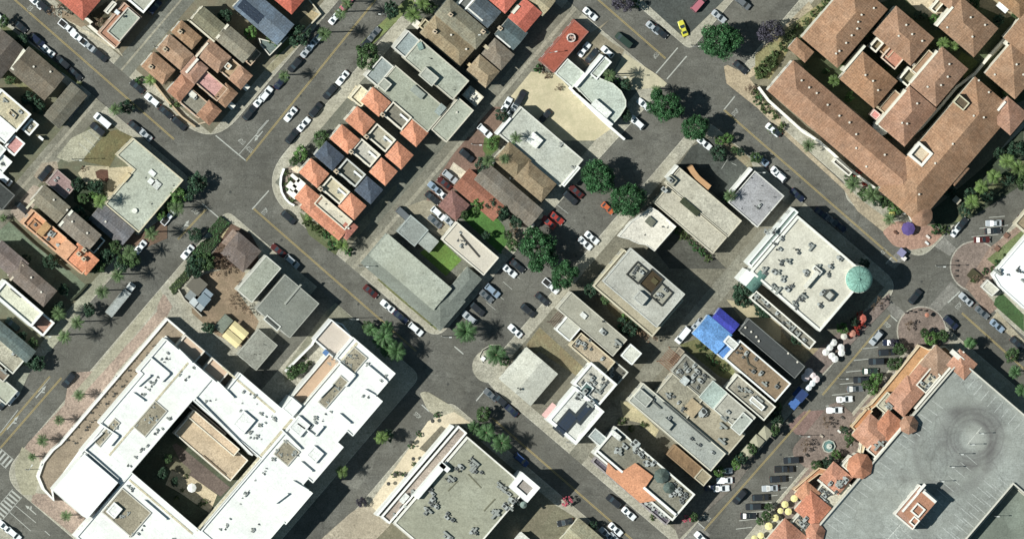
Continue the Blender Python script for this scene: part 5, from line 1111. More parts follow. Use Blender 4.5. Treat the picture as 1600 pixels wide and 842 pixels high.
# ---- white complex
WC = Bld('white_complex', 'huge white roofed building complex around a deep courtyard')
WR = 'f6f5ef'; H_ = 13.0
def wv(s0, s1, t0, t1, h=H_, c=WR, wc=WHITE, **k): WC.flat(S(s0, s1, t0, t1), h, c, wc, amt=.07, **k)
def wp(pl, h=H_, c=WR, wc=WHITE, **k): WC.flat([ST(*q) for q in pl], h, c, wc, amt=.07, **k)
wp([(555, -453), (635, -453), (635, -427), (635, -280), (635, -234), (541, -234), (541, -300), (548, -300), (548, -400), (555, -400)])
wp([(635, -280), (777, -280), (777, -199), (664, -199), (664, -234), (635, -234)], H_-.02)
wp([(771, -199), (777, -199), (777, -280), (777, -427), (868, -427), (868, -333), (872, -333), (872, -268), (852, -268), (852, -256), (862, -256), (862, -182), (850, -182), (850, -160), (862, -160), (862, -88), (849, -88), (849, -42), (762, -42), (762, -85), (771, -85)], H_-.04)
wp([(635, -560), (850, -560), (850, -427), (635, -427)], H_-.06)
wv(561, 629, -527, -454, 15, 'fefefc', par=.1)
wv(718, 761.8, -85, -43, 8.5, 'd2c4b6', 'f6f4ee', par=.8); wv(749, 770.8, -175, -85.2, 9.5, 'c9a98c', 'f2eee4', par=.7); wv(749, 770.8, -199, -175.2, H_+.8, par=.2)
WC.flat([ST(*q) for q in [(521, -208), (664, -208), (664, -233.5), (540.5, -233.5), (540.5, -300), (547, -300), (547, -400), (554, -400), (554, -453), (560, -528), (573, -540), (548, -538), (528, -528), (519, -505), (518, -480), (521, -465)]], 4.5, '9c8b76', 'f4f0e6', par=.9, pw=.6, amt=.2)
wv(560, 600, -233.4, -209, 9, 'cfb49c', 'e8dccb', par=.7, pw=.4); wv(615, 650, -233.3, -209, 9, 'd4b69c', 'e8dccb', par=.7, pw=.4)
# court interior volumes
T(300, 600, 3.478)
WC.flat(C(105, 340, 400, 150), 6.5, 'c9b294', 'f0e4cf', par=.5, pw=.3); WC.flat(C(118, 265, 330, 52), 8.6, 'd6bb9c', 'ece0c8', par=.35, pw=.3, z0=6); WC.block(C(120, 440, 160, 8), 6.1, .4, '8a745c', 'bench'); WC.flat(C(55, 170, 330, 24), 4.4, '6f6a60', 'cfc4b0', par=.3)
sheet('courtyard_lawn', S(636, 776, -426, -281), mat('4b5340', 'grass'), 3)  # grass colour darkened to carry the shade of the courtyard
T(0, 600, 3.478)
sheet('patio', P((900, 545), (930, 470), (1040, 500), (1180, 600), (1140, 700), (1080, 660), (980, 590)), mat('cbb999', 'conc'), 5); sheet('path', P((935, 330), (960, 320), (1250, 560), (1200, 610), (1010, 480)), mat('6e6058', 'conc'), 4)
sheet('patio', P((900, 440), (950, 390), (1040, 470), (1000, 540)), mat('7a745c', 'conc'), 4)
umbrella(1043, 563, 26, 'f2efe6', 'white round sunshade in the courtyard patio of the white complex')
# raised details, walkways, clutter
WR2 = 'd9cdae'
for q in ((636, 745, -212, -209), (770, 774, -430, -45), (640, 770, -440, -437), (590, 593, -430, -240)): WC.block(S(*q), H_-.48, .12, WR2, 'walkway', 'flat') if False else WC.block(S(*q), H_-.5, .12, WR2, 'walkway', 'conc')
def wcw(a, b_, hh=1.0, th=2.2):
    a = (a[0]/2, 421+a[1]/2); b_ = (b_[0]/2, 421+b_[1]/2); d = Vector((b_[0]-a[0], b_[1]-a[1])).normalized(); n = (-d.y*th/2, d.x*th/2)
    WC.block([(a[0]-n[0], a[1]-n[1]), (b_[0]-n[0], b_[1]-n[1]), (b_[0]+n[0], b_[1]+n[1]), (a[0]+n[0], a[1]+n[1])], H_-.5, hh, WHITE, 'parapet')
for q in (((470, 275), (530, 325)), ((530, 325), (505, 350)), ((430, 365), (470, 330)), ((415, 385), (450, 410)), ((310, 480), (370, 520)), ((370, 520), (345, 550)), ((240, 585), (320, 510)), ((265, 565), (290, 585)), ((290, 585), (370, 655)), ((610, 400), (790, 580)), ((930, 480), (985, 520)), ((985, 520), (1010, 490)),
    ((1060, 290), (1110, 330)), ((1110, 330), (1080, 365)), ((1140, 375), (1175, 395)), ((940, 600), (975, 630)), ((915, 660), (965, 690)), ((1060, 450), (1095, 480)), ((880, 500), (940, 560)), ((1000, 400), (1040, 360)), ((450, 720), (520, 780)), ((860, 730), (900, 700)), ((1150, 300), (1210, 350)), ((680, 350), (730, 400)), ((560, 250), (600, 290))): wcw(q[0], q[1], 1.15)
for q, hh in (((706, 730, -268, -240), .7), ((776, 800, -215, -190), .8), ((645, 662, -500, -480), 1.0), ((825, 845, -230, -210), .7)):
    WC.flat(S(*q), H_+hh, WR, WHITE, z0=H_-.6, par=.15, win=False, pw=.5)
for i in range(40):
    x, y = ST(random.choice((526, 537)) + random.uniform(-3, 3), -455 + i*5.2); put('planter', UNITS[2], WC.r, W(x, y, 3.6), random.uniform(0, 3), random.uniform(.5, 1.1))
def wc_units(lst, size=.9):
    for s_, t_, n_, ds, dt in lst:
        for _ in range(n_):
            x, y = ST(s_ + random.uniform(-ds, ds), t_ + random.uniform(-dt, dt)); put('rooftop_unit', random.choice(UNITS), WC.r, W(x, y, H_-.5), RZU+random.choice((0, 1.57)), size*random.uniform(.7, 1.1))
wc_units([(625, -400, 7, 3, 24), (625, -340, 7, 3, 20), (598, -260, 5, 8, 4), (570, -330, 5, 3, 10), (575, -395, 3, 4, 10), (600, -240, 3, 4, 3), (690, -240, 3, 15, 10), (720, -250, 8, 12, 10), (740, -225, 7, 12, 8), (745, -262, 7, 14, 6),
    (790, -265, 3, 3, 14), (792, -300, 5, 3, 14), (793, -345, 5, 3, 14), (800, -395, 5, 5, 15), (655, -490, 8, 14, 14), (690, -480, 8, 25, 10), (650, -445, 5, 5, 5), (715, -500, 7, 20, 8), (760, -90, 7, 6, 15), (785, -75, 7, 10, 10), (800, -60, 3, 15, 5), (835, -100, 3, 6, 10), (800, -185, 5, 6, 10), (830, -230, 3, 5, 12), (812, -240, 5, 4, 10), (785, -68, 8, 12, 14), (794, -125, 8, 7, 22), (603, -345, 10, 10, 24), (568, -300, 7, 4, 20), (566, -400, 7, 4, 20), (798, -247, 8, 12, 12), (655, -260, 3, 10, 8), (560, -260, 7, 6, 14), (835, -380, 3, 6, 20), (820, -460, 5, 10, 20), (760, -470, 7, 20, 10), (700, -215, 5, 20, 5), (735, -280+30, 8, 20, 14), (835, -60, 3, 6, 6), (812, -170, 3, 6, 20)], .55)
for q in ((772, 800, -84, -52), (785, 802, -155, -100), (640, 700, -505, -455), (590, 616, -372, -318), (560, 572, -430, -380), (785, 815, -262, -232)): WC.flat(S(*q), H_-.1, 'a49a84', 'cfc8b8', z0=H_-.7, rk='mottle', par=.2, win=False)
T(300, 400)
WC.beams(C(0, 0, 1, 1), 3, 1) if False else None
T(0, 600, 3.478)
b = Bld('pergola', 'dark timber pergola at the foot of the white complex, bottom edge', 'pergola'); b.beams(P((490, 760), (600, 860), (640, 820), (530, 725)), 3, 10, '5c4a3c')
T(300, 400)
wall_run('long white balustrade along the lane side of the complex', [(560, 690), (640, 610), (720, 530), (740, 490), (780, 440), (830, 398)], 3, .5, WHITE)
wall_run('white retaining wall around planting below the east wing', [(860, 395), (900, 410), (945, 470)], 2, .5, WHITE)
boxthing('hot_tub', 'blue water tub on the pink terrace of the complex wing', 'tub', 800, 578, 30, 26, 1.2, 'e8e4da', lid='5a7fae', z=8)
# ---- right white building
T(1180, 400, 3.81)
b = Bld('white_tent_hall', 'bright white roofed hall cut by the right edge'); b.flat(P((1412, 112), (1620, -130), (1900, 100), (1900, 480), (1600, 315), (1455, 185)), 7, 'fdfdfa', WHITE, par=.25, pw=.5, amt=.07); b.units([(1440, 95), (1560, 85), (1580, 95), (1500, 110), (1595, 150), (1460, 105)], size=.9); b.flat(P((1345, 185), (1385, 140), (1455, 200), (1410, 240)), 3.5, 'c9c4b4', 'e2ddd0', par=.2)
T(1180, 200, 3.81)
b = Bld('beige_kiosk', 'beige square roof with dark inset at the right edge'); b.flat(C(1625, 570, 130, 110), 5, 'a08e72', 'd8ccb0', par=.4, pw=.6)
# ---------------------------------------------------------------- parking structure and arcade buildings
DECK = mat('8e918c', 'asphalt', .12)
DZ = 9.0
# deck extents in street coordinates
T(1180, 400, 3.81); e0 = TS(*g(1165, 665)); T(1180, 600, 3.479); e1 = TS(*g(385, 735)); s_in = (e0[0]+e1[0])/2
T(1180, 400, 3.81); n0 = TS(*g(1320, 690)); n1_ = TS(*g(1470, 838)); t_out = (n0[1]+n1_[1])/2
T(1180, 600, 3.479); r0 = TS(*g(1405, 545)); r1 = TS(*g(1150, 842)); s_far = (r0[0]+r1[0])/2
b = Bld('parking_structure', 'grey concrete rooftop parking deck with dark curved tyre marks', 'parking deck')
pl = [ST(s_in, -300), ST(s_far, -300), ST(s_far, r0[1]), ST(s_far+400, r0[1]), ST(s_far+400, t_out), ST(s_in, t_out)]
b.flat(pl, DZ+.9, '989b94', 'd6d0c0', rk='asphalt', par=.9, pw=.45, amt=.15, nm='parking_deck')
b.flat([ST(s_far+1, -300), ST(s_far+400, -300), ST(s_far+400, r0[1]-1), ST(s_far+1, r0[1]-1)], 6.5, '7d8478', 'c8c2b0', rk='asphalt', par=.6, amt=.15, nm='lower_deck', win=False)
PK = b
# tyre wear: worn rings and curves in the deck's own surface
def deckmat():
    m = PK.roofm = mat('989b94', 'asphalt', .15).copy(); N = m.node_tree.nodes; L = m.node_tree.links; bs = N["Principled BSDF"]; src = bs.inputs["Base Color"].links[0].from_socket
    geo = N.new("ShaderNodeNewGeometry"); out = src
    T(1180, 600, 3.479)
    def ring(cx_, cy_, r, wd, dark, sx=1., sc=.1, nz=2.5, col=(.07, .065, .07, 1)):
        nonlocal out
        c = W(*g(cx_, cy_), DZ); mp = N.new("ShaderNodeVectorMath"); mp.operation = 'SUBTRACT'; L.new(geo.outputs["Position"], mp.inputs[0]); mp.inputs[1].default_value = (c.x, c.y, DZ)
        m2 = N.new("ShaderNodeVectorMath"); m2.operation = 'MULTIPLY'; L.new(mp.outputs[0], m2.inputs[0]); m2.inputs[1].default_value = (sx, 1, 0)
        ln = N.new("ShaderNodeVectorMath"); ln.operation = 'LENGTH'; L.new(m2.outputs[0], ln.inputs[0])
        n = N.new("ShaderNodeTexNoise"); n.inputs["Scale"].default_value = sc; n.inputs["Detail"].default_value = 3; L.new(geo.outputs["Position"], n.inputs["Vector"])
        a = N.new("ShaderNodeMath"); a.operation = 'MULTIPLY_ADD'; L.new(n.outputs["Fac"], a.inputs[0]); a.inputs[1].default_value = nz; L.new(ln.outputs["Value"], a.inputs[2])
        b_ = N.new("ShaderNodeMath"); b_.operation = 'SUBTRACT'; L.new(a.outputs[0], b_.inputs[0]); b_.inputs[1].default_value = r/3.479*M + nz*.5
        ab = N.new("ShaderNodeMath"); ab.operation = 'ABSOLUTE'; L.new(b_.outputs[0], ab.inputs[0])
        mr = N.new("ShaderNodeMapRange"); mr.interpolation_type = 'SMOOTHSTEP'; L.new(ab.outputs[0], mr.inputs[0]); mr.inputs[1].default_value = 0; mr.inputs[2].default_value = wd; mr.inputs[3].default_value = dark; mr.inputs[4].default_value = 0
        n2 = N.new("ShaderNodeTexNoise"); n2.inputs["Scale"].default_value = .25; n2.inputs["Detail"].default_value = 4; L.new(geo.outputs["Position"], n2.inputs["Vector"])
        k = N.new("ShaderNodeMath"); k.operation = 'MULTIPLY'; L.new(mr.outputs[0], k.inputs[0]); L.new(n2.outputs["Fac"], k.inputs[1])
        mx = N.new("ShaderNodeMix"); mx.data_type = 'RGBA'; L.new(k.outputs[0], mx.inputs[0]); L.new(out, mx.inputs[6]); mx.inputs[7].default_value = col; out = mx.outputs[2]
    ring(1190, 285, 140, 5.5, .62, nz=7, sc=.06); ring(1150, 300, 150, 3.5, .4, nz=9, sc=.05); ring(1190, 290, 88, 1.4, .55, nz=2); ring(1185, 285, 125, .7, .6, nz=.6); ring(1195, 290, 155, .5, .5, nz=.6); ring(1180, 292, 100, .5, .5, nz=.6)
    ring(560, 560, 420, 5, .3, nz=6); ring(1192, 290, 0, 5.5, .55, nz=3, col=(.42, .43, .41, 1)); ring(1080, 360, 215, 2.2, .45, nz=7, sc=.05); ring(1000, 250, 330, 2.5, .3, nz=9, sc=.04)
    L.new(out, bs.inputs["Base Color"]); return m
PK.surf[0].data.materials.clear(); PK.surf[0].data.materials.append(deckmat()); T(1180, 600, 3.479)
def deckstrips(nm, segs, wd, m, dz=.01):
    bb = MB()
    for p, q in segs:
        a = W(*p, DZ+dz); c = W(*q, DZ+dz); d = (c-a).xy.normalized(); k = Vector((-d.y, d.x))*wd/2
        bb.prism([(a.x-k.x, a.y-k.y), (c.x-k.x, c.y-k.y), (c.x+k.x, c.y+k.y), (a.x+k.x, a.y+k.y)], DZ+dz-.004, DZ+dz)
    bb.out(nm, m, PK.r, PK.r.location)
ln = []
for i in range(30):
    t_ = 440 - i*14
    if t_ > 20: ln += [(ST(s_in+104, t_), ST(s_in+126, t_)), (ST(s_far-26, t_+6), ST(s_far-4, t_+6))]
FL = mat('babcb6', 'conc', .2)
for i in range(34):
    t_ = 470 - i*14
    if t_ < -40: break
    if t_ < t_out-8: ln.append((ST(s_in+8, t_), ST(s_in+30, t_+2)))
    if t_ < 330: ln.append((ST(s_in+78, t_), ST(s_in+104, t_)))
    if 60 < t_ < 430: ln.append((ST(s_in+150, t_), ST(s_in+176, t_)))
for i in range(18): ln.append((ST(s_in+10+i*14, t_out-8), ST(s_in+10+i*14, t_out-28)))
deckstrips('bay_line', ln, .2, FL)
deckstrips('divider_line', [(g(790, 760), g(720, 842)), (g(1230, 235), g(1150, 330))], .18, mat('d4d4ca', 'conc'), .016)
for i, (x, y) in enumerate(((1215, 265), (1165, 325), (1105, 378), (1055, 447), (1000, 525), (1300, 715))):
    lamp(x, y, ['lamp post on the pale centre patch of the parking deck', 'lamp post just below the pale centre patch of the deck', 'lamp post third down the diagonal row on the deck', 'lamp post between the deck centre and stair house', 'lamp post just above the stair house on the deck', 'lamp post over the lower deck at the bottom right'][i], 3.6, DZ if i < 5 else 6, 0, 'lamp posts on the parking deck', .5)
TCO = 'b98468'; TC2 = 'bc876b'
b = Bld('stair_house', 'terracotta stair house with white parapet and an opening, on parking deck'); z_ = DZ
def dflat(b, pl, h, c, w_='f0e8da', z=DZ, **k): b.flat(pl, h, c, w_, z0=z, **k)
dflat(b, C(875, 668, 132, 212), DZ+5.2, 'b98c76', par=.25, pw=.4); dflat(b, C(890, 672, 95, 150), DZ+5.5, 'b88468', z=DZ+5, par=.1, win=False); dflat(b, C(885, 685, 60, 62), DZ+6.1, '5d5448', 'f6efe2', z=DZ+5, par=.7, pw=.5, win=False); dflat(b, C(866, 745, 42, 46), DZ+5.9, '5d5448', 'f6efe2', z=DZ+5, par=.5, pw=.4, win=False); b.block(C(948, 612, 90, 16), DZ+5, 1.3, 'f4eee2'); b.block(C(905, 565, 14, 60), DZ+4.9, 1.1, 'f4eee2'); b.block(C(862, 620, 12, 190), DZ+5, .7, 'f4eee2')
SG = 'terracotta roofed arcade buildings along the parking deck'
T(1240, 480, 5.264)
b = Bld('arcade_building', 'upper terracotta arcade building with square cream courtyard near the crossing', group=SG)
b.flat(P((1035, 310), (1110, 345), (1250, 320), (1320, 380), (1290, 460), (1180, 370), (1060, 430), (960, 560), (950, 600), (640, 842), (560, 842), (640, 790), (800, 600)), 6.0, 'c79568', 'e8d0ac', par=.6, pw=.35)
b.hip(C(1180, 450, 190, 200), 8.6, 'a5836a', 'ece0cc', pitch=.4, over=.2, win=False); b.hip(C(1060, 540, 130, 360), 8.0, TCO, 'ece0cc', pitch=.35, hip=.7, over=.2); b.hip(C(920, 730, 180, 260), 8.3, TC2, 'ece0cc', pitch=.4, hip=.8)
b.flat(C(1110, 600, 110, 195), 9.0, 'c9bfa8', 'efe6d4', z0=5, par=.8, pw=.4, rk='mottle'); b.cluster(1110, 600, 9, 30, 70, 8.2, .8); b.block(C(1200, 600, 16, 620), 8, 1.4, 'f0e8d8')
b.hip(C(1385, 470, 170, 150), 9.5, TC2, 'ece4d4', pitch=.5, hip=1); b.block(C(1345, 400, 130, 40), 9.4, .8, 'ece4d4'); b.flat(C(770, 790, 120, 150), 7.4, 'cfc6ac', 'e4d8bc', rk='mottle', par=.4, z0=ZB); b.cluster(780, 790, 7, 30, 40, 7.2, .7)
T(1160, 640, 4.169)
b = Bld('arcade_building', 'middle terracotta arcade building curving around the fountain plaza', group=SG)
b.hip(C(850, 160, 190, 170), 8.4, TC2, 'ece0cc', pitch=.35, hip=.6); b.hip(C(945, 110, 130, 170), 8.6, 'bd7c5c', 'ece0cc', pitch=.4, over=.2); b.flat(C(885, 240, 90, 130), 8.8, '6a6252', 'efe6d4', z0=4, par=.8, pw=.45); b.cluster(885, 240, 3, 10, 25, 8.0, 1); b.block(C(965, 200, 14, 330), 8, 1.4, 'f0e8d8'); b.flat(C(780, 60, 40, 170), 6, 'c8895e', 'e0c49c', par=.5, pw=.3)
b.cone(1085, 98, 58, 10.5, 7, 'b2856a', 'ece4d4', rise=2.4)
b.flat(P((740, 125), (765, 105), (790, 180), (800, 240), (785, 290), (765, 280), (775, 210)), 6.6, 'e2c8a0', 'efe0c4', par=.25, pw=.2)
b = Bld('rotunda', 'octagonal terracotta rotunda at the corner of the curved arcade', 'pavilion'); b.cone(765, 365, 82, 9.8, 8, 'c08060', 'f0e6d4', rise=2.8); b.flat(C(700, 350, 60, 90), 8.4, 'e0cdb0', 'f0e6d4', par=.2)
b = Bld('arcade_building', 'lower terracotta arcade building with a large cream service court', group=SG)
b.flat(P((470, 400), (500, 375), (600, 400), (690, 370), (700, 400), (620, 430), (500, 420), (350, 530), (330, 520)), 5, 'c88e68', 'e0c09a', par=.5, pw=.3); b.hip(C(610, 445, 150, 130), 8, 'c3866a', 'ece0cc', pitch=.3, hip=.6)
b.flat(C(560, 560, 160, 300), 7.4, 'cfc7b2', 'efe6d4', rk='mottle', par=.5, pw=.35); b.cluster(540, 570, 22, 50, 90, 7.2, .9); b.cluster(650, 470, 8, 20, 40, 7.2, .9); b.block(C(545, 500, 140, 12), 7, 1.1, 'efe6d4')
b.hip(C(425, 545, 110, 100), 7.6, 'bf8462', 'ece0cc', pitch=.4); b.hip(C(460, 645, 160, 150), 8.4, 'c47c5e', 'ece0cc', pitch=.45); b.block(C(650, 590, 14, 560), 7.6, 1.6, 'f0e8d8')
b.flat(C(390, 745, 120, 150), 7, 'b9b09c', 'e4dccb', rk='mottle', par=.4); b.cluster(385, 740, 10, 40, 50, 6.8, .9); b.hip(C(284, 852, 186, 200), 8.2, 'ba7f64', 'ece0cc', pitch=.42); b.cone(475, 800, 62, 9.6, 7, 'c08468', 'efe4d0', rise=2.2)
# fountain
q = W(*g(563, 237), .4); rt = root('fountain', (q.x, q.y, .14), 'round stone fountain in the middle of the brick plaza', 'fountain')
bb = MB(); n = 24
for (r0_, r1_, z0_, z1_) in ((2.05, 1.75, 0, .5),):
    o_ = [(r0_*math.cos(2*math.pi*i/n)*(1+.04*math.cos(8*2*math.pi*i/n)), r0_*math.sin(2*math.pi*i/n)*(1+.04*math.cos(8*2*math.pi*i/n))) for i in range(n)]; i_ = [(p[0]*.84, p[1]*.84) for p in o_]
    V = [(p[0], p[1], z0_) for p in o_]+[(p[0], p[1], z1_) for p in o_]+[(p[0], p[1], z1_) for p in i_]+[(p[0], p[1], .05) for p in i_]
    F = [(a*n+i, a*n+(i+1) % n, (a+1)*n+(i+1) % n, (a+1)*n+i) for a in range(3) for i in range(n)]; bb.add(V, F)
bb.out('basin', mat('c4c6b8', 'conc'), rt)
MB().cyl(0, 0, .05, .3, 1.7, n=24).out('water', mat('6f8f88', 'glass'), rt); MB().cyl(0, 0, .3, 1.0, .2, .3, 10).cyl(0, 0, 1.0, 1.15, .8, .9, 16).cyl(0, 0, 1.15, 1.7, .15, .1, 8).out('tier', mat('d4d6ca', 'conc'), rt)
# ---------------------------------------------------------------- street trees
FG = 'large round street trees on the middle street'
def big(x, y, r, lab, **k): tree('ficus', x, y, r, lab, h=8.2, group=FG, **k)
T(900, 0); big(865, 245, 128, 'large round green tree right of the yellow car lot'); big(530, 632, 108, 'large round green tree below the corner dirt forecourt'); big(715, 765, 88, 'smaller round green tree on the far side of the tree lined street')
T(900, 200); big(132, 295, 112, 'large round green tree beside the grey gravel shop roof corner'); big(312, 432, 114, 'large round green tree touching the cream flat roof')
T(600, 200); big(925, 728, 130, 'large round green tree below the two red parked cars')
T(600, 400); big(1078, 115, 90, 'round green tree at the lower end of the tree pair by the motel')
T(300, 0)
tree('tree', 1045, 345, 88, 'broad olive tree on the verge beside the grey apartments', h=5.5); tree('dark', 640, 215, 75, 'dark round tree beside the palms of the upper street', h=5); tree('lime', 350, 195, 48, 'bright green garden tree between olive townhouse and slate house', h=4)
tree('dark', 195, 100, 52, 'dark garden tree touching the olive grey townhouse roof', h=5); tree('tree', 480, 245, 45, 'low tree in front of the big blue slate house', h=3.5); tree('dark', 545, 180, 35, 'small dark tree right of the big blue slate house', h=3)
palms('on the left side of the street below the slate house', [(550, 455, 8.5, 2.2), (790, 205, 12), (890, 85, 14, 2.3)], 'palms beside the upper street', kind='pale')
palm(925, 22, 9, 'palm with pinkish dead skirt at the top of the street', 2.2, 'pale'); 
tree('dark', 1190, 60, 60, 'dark tree across the street from the pinkish palm', h=6)
T(600, 0)
palm(175, 90, 8, 'spreading palm at the front of the olive brown long houses', 3.2, 'fan'); tree('tree', 260, 40, 55, 'garden tree in front of the greenish brown long house', h=4); palm(230, 20, 9, 'palm behind the front garden tree at the top', 2.6, 'fan')
boxthing('patio_dome', 'round white stone garden dome by the long brown house', 'shelter', 197, 148, 40, 40, 2.4, 'e6ddca', lid='efe8d8')
tree('dark', 705, 690, 45, 'dark tree between the alley cars and the gravel roof', h=4); tree('dry', 975, 450, 34, 'bare brown bush at the edge of the dirt lot'); tree('bush', 920, 410, 32, 'dark bush below the red flat roof', cat='bush'); tree('dry', 1045, 525, 30, 'small brown bush in the middle of the dirt lot', h=1)
T(900, 0)
palm(200, 452, 9.5, 'green palm at the pale green shop forecourt', 2.4, 'pale'); tree('dark', 300, 508, 42, 'small dark tree behind the rounded shop corner', h=3.5); palm(480, 540, 5, 'low palm leaning out of the big round tree', 2, 'pale'); tree('bush', 245, 500, 34, 'bush against the pale green shop wall', cat='bush')
tree('dark', 300, 690, 45, 'dark bushy tree in the shade of the rounded shop', h=2.5); tree('purple', 280, 20, 70, 'dusky purple tree over the upper right street', h=5)
tree('bush', 350, 25, 35, 'green bush beside the dusky purple tree', cat='bush'); tree('purple', 1165, 190, 85, 'dusky purple tree at the shaded right of the big street tree', h=6)
tree('dry', 1045, 530, 42, 'dark bare bush on the tan corner forecourt', h=1.5)
shrubs('in the planting at the brown complex west tip', [(1110, 440, 40), (1150, 395, 45), (1200, 350, 45), (1090, 600, 34), (1130, 650, 34), (1180, 690, 34), (1070, 560, 30), (1150, 600, 30)], 'green shrub', 'shrubs around the brown complex')
for k_ in range(1): pass
T(1180, 0, 3.81)
lst = [('shrub', x, y, r) for x, y, r in ((30, 430, 40), (60, 400, 42), (95, 360, 40), (120, 325, 30), (170, 280, 34), (215, 215, 30), (250, 175, 26), (300, 130, 26), (350, 85, 26), (390, 45, 30), (420, 15, 30))]
shrubs('in the planted strip outside the northwest wing', lst, 'green shrub', 'shrubs around the brown complex')
palms('in the narrow court beside the long brown wing', [(470, 480, 7, 2.2), (1120, 258, 7, 2.4), (1180, 275, 6, 2)], None, kind='fan')
for i, (k_, x, y, r) in enumerate((('lime', 560, 580, 34), ('dark', 700, 165, 34), ('lime', 1065, 115, 36), ('dark', 970, 95, 34), ('dark', 1010, 100, 24), ('tree', 1560, 265, 48), ('tree', 1525, 545, 62), ('lime', 520, 375, 26), ('lime', 775, 410, 16), ('tree', 1300, 20, 40), ('dark', 1480, 480, 40), ('lime', 610, 335, 16), ('tree', 420, 425, 24), ('lime', 670, 790, 20), ('tree', 1560, 90, 36), ('dark', 1450, 120, 40))):
    tree(k_, x, y, r, ['bright round shrub tree by the inner court of long wing', 'dark tree beside the cream wall of the upper court block', 'light green tree in the upper garden court', 'leftmost small dark tree in the upper garden court', 'second small dark tree in the upper garden court', 'grey green tree overhanging the square white court box', 'grey leafed tree at the notch of the right brown block', 'tiny green tree in the dark slot beside the wing', 'tiny green tree in the middle dark court', 'tree at the top edge of the complex patio', 'dark tree left of the grey leafed tree', 'tiny tree at the head of the courtyard block', 'small tree at the corner of the long brown wing', 'small lime tree at the end of the wing court', 'tree in the top right patio', 'dark tree behind the top square block'][i], h=max(1.2, r/3.81*.2*1.1), cat='tree')
T(1180, 200, 3.81)
palms('below the long brown wing on the tan pavement', [(320, 105, 6, 2.6), (585, 335, 6.5, 3.2), (700, 395, 6.5, 3.6), (800, 540, 5, 2.6)], 'palms on the tan pavement', kind='pale')
for i, (k_, x, y, r) in enumerate((('tree', 650, 400, 44), ('dark', 730, 430, 44), ('tree', 780, 440, 44), ('lime', 820, 470, 40), ('tree', 860, 495, 26))): tree(k_, x, y, r, nth(i, 5, 'small tree') + ' in the planting below the brown wing tip', h=3, group='small trees below the brown wing tip')
for i, (x, y, r, k_) in enumerate(((610, 280, 30, 'flower'), (655, 335, 26, 'flower'), (815, 515, 30, 'shrub'), (100, 10, 30, 'shrub'), (165, 0, 34, 'shrub'), (560, 300, 34, 'bush'), (1075, 600, 40, 'bush'), (1130, 610, 36, 'shrub'))): tree(k_, x, y, r, ['red flowering shrub against the long brown wing', 'second red flowering shrub below the long brown wing', 'yellow green shrub near the purple canopy', 'shrub on the tan kerb at the upper street', 'larger shrub on the tan kerb at the upper street', 'dark bush beside the red flowering shrub', 'dark bush at the round end of the brick forecourt', 'pale bush right of the brick forecourt'][i], cat='shrub')
palms('in the dark garden right of the brown complex', [(1290, 440, 8, 2.8), (1350, 350, 8, 2.8), (1420, 290, 8, 2.8), (1500, 200, 9, 3), (1570, 240, 9, 3)], 'palms in the dark garden', kind='fan')
for i, (k_, x, y, r) in enumerate((('dark', 1150, 370, 50), ('dark', 1280, 400, 50), ('dark', 1250, 490, 45), ('dark', 1380, 400, 45), ('dark', 1500, 300, 50), ('dark', 1560, 130, 60), ('dark', 1450, 150, 40), ('tree', 1590, 330, 50))): tree(k_, x, y, r, nth(i, 8, 'round tree') + ' listed down the dark garden beside the parked cars' if False else ['dark tree at the garden corner by the brown roof', 'dark tree beside the first garden palm', 'low dark tree above the white parked car', 'olive tree under the middle garden palms', 'broad dark tree in the centre of the dark garden', 'broad dark tree at the top of the dark garden', 'narrow dark tree by the square terracotta corner', 'olive tree at the right edge over the street'][i], h=4)
boxthing('garden_rock', 'pale round garden boulder in the dark garden', 'boulder', 1200, 430, 40, 34, 1.2, 'a39a86', lid='b8ae98', part=('stone', 'cap'))
# ---- left side
T(0, 0)
tree('dry', 330, 60, 60, 'pale dry tree between white car and red clay house', h=4) ; tree('tree', 20, 130, 40, 'tree at the left edge above the brown gabled house', h=4); palm(690, 655, 9, 'brown green palm at the alley corner pavement', 2.4, 'pale'); tree('dark', 760, 640, 50, 'dark tree at the kerb beside the alley corner', h=4)
tree('dry', 600, 135, 40, 'bare tree behind the white garden wall', h=2.5)
palm(900, 480, 5, 'low palm on the curved corner below brown townhouses', 2.2, 'fan'); tree('shrub', 1050, 610, 45, 'shrub on the curved corner pavement', cat='shrub'); tree('bush', 840, 480, 34, 'bush at the lower corner of the brown townhouses', cat='bush'); tree('shrub', 720, 240, 24, 'low shrub beside the terracotta bordered roof', cat='shrub')
shrubs('beside the brown shingled house driveway', [(240, 350, 26), (270, 385, 26), (300, 410, 26), (340, 440, 26), (140, 270, 24)], 'green shrub')
T(0, 200)
palm(600, 440, 12, 'tall palm casting its shadow on the grey L shaped roof', 2.6, 'fan'); tree('dark', 570, 350, 55, 'dark garden tree beside the gravel path', h=3.5); tree('tree', 500, 420, 40, 'garden tree right of the pink roofed outbuilding', h=3); tree('lime', 560, 400, 30, 'lime green garden tree beside the tall palm', h=2.5)
palms('along the shaded pavement below the L shaped building', [(775, 745, 10.5), (905, 632, 10), (1060, 485, 8.5)], 'palms by the lower left street', kind='pale')
for i, (k_, x, y, r) in enumerate((('lime', 1060, 400, 60), ('dark', 1180, 330, 70), ('dark', 1130, 400, 40), ('tree', 690, 715, 46), ('dark', 640, 770, 55), ('tree', 560, 820, 50), ('tree', 740, 790, 50))): tree(k_, x, y, r, ['bright green tree at the east corner of the L shaped roof', 'broad dark tree over the kerb right of the L shaped roof', 'dark tree under the bright green corner tree', 'garden tree below the weathered cottage', 'dark garden tree behind the peach house end', 'garden tree at the foot of the peach house', 'tree between the weathered cottage and white topped car'][i], h=4)
tree('shrub', 1010, 505, 40, 'shrub over the white pickup by the L shaped roof', cat='shrub')
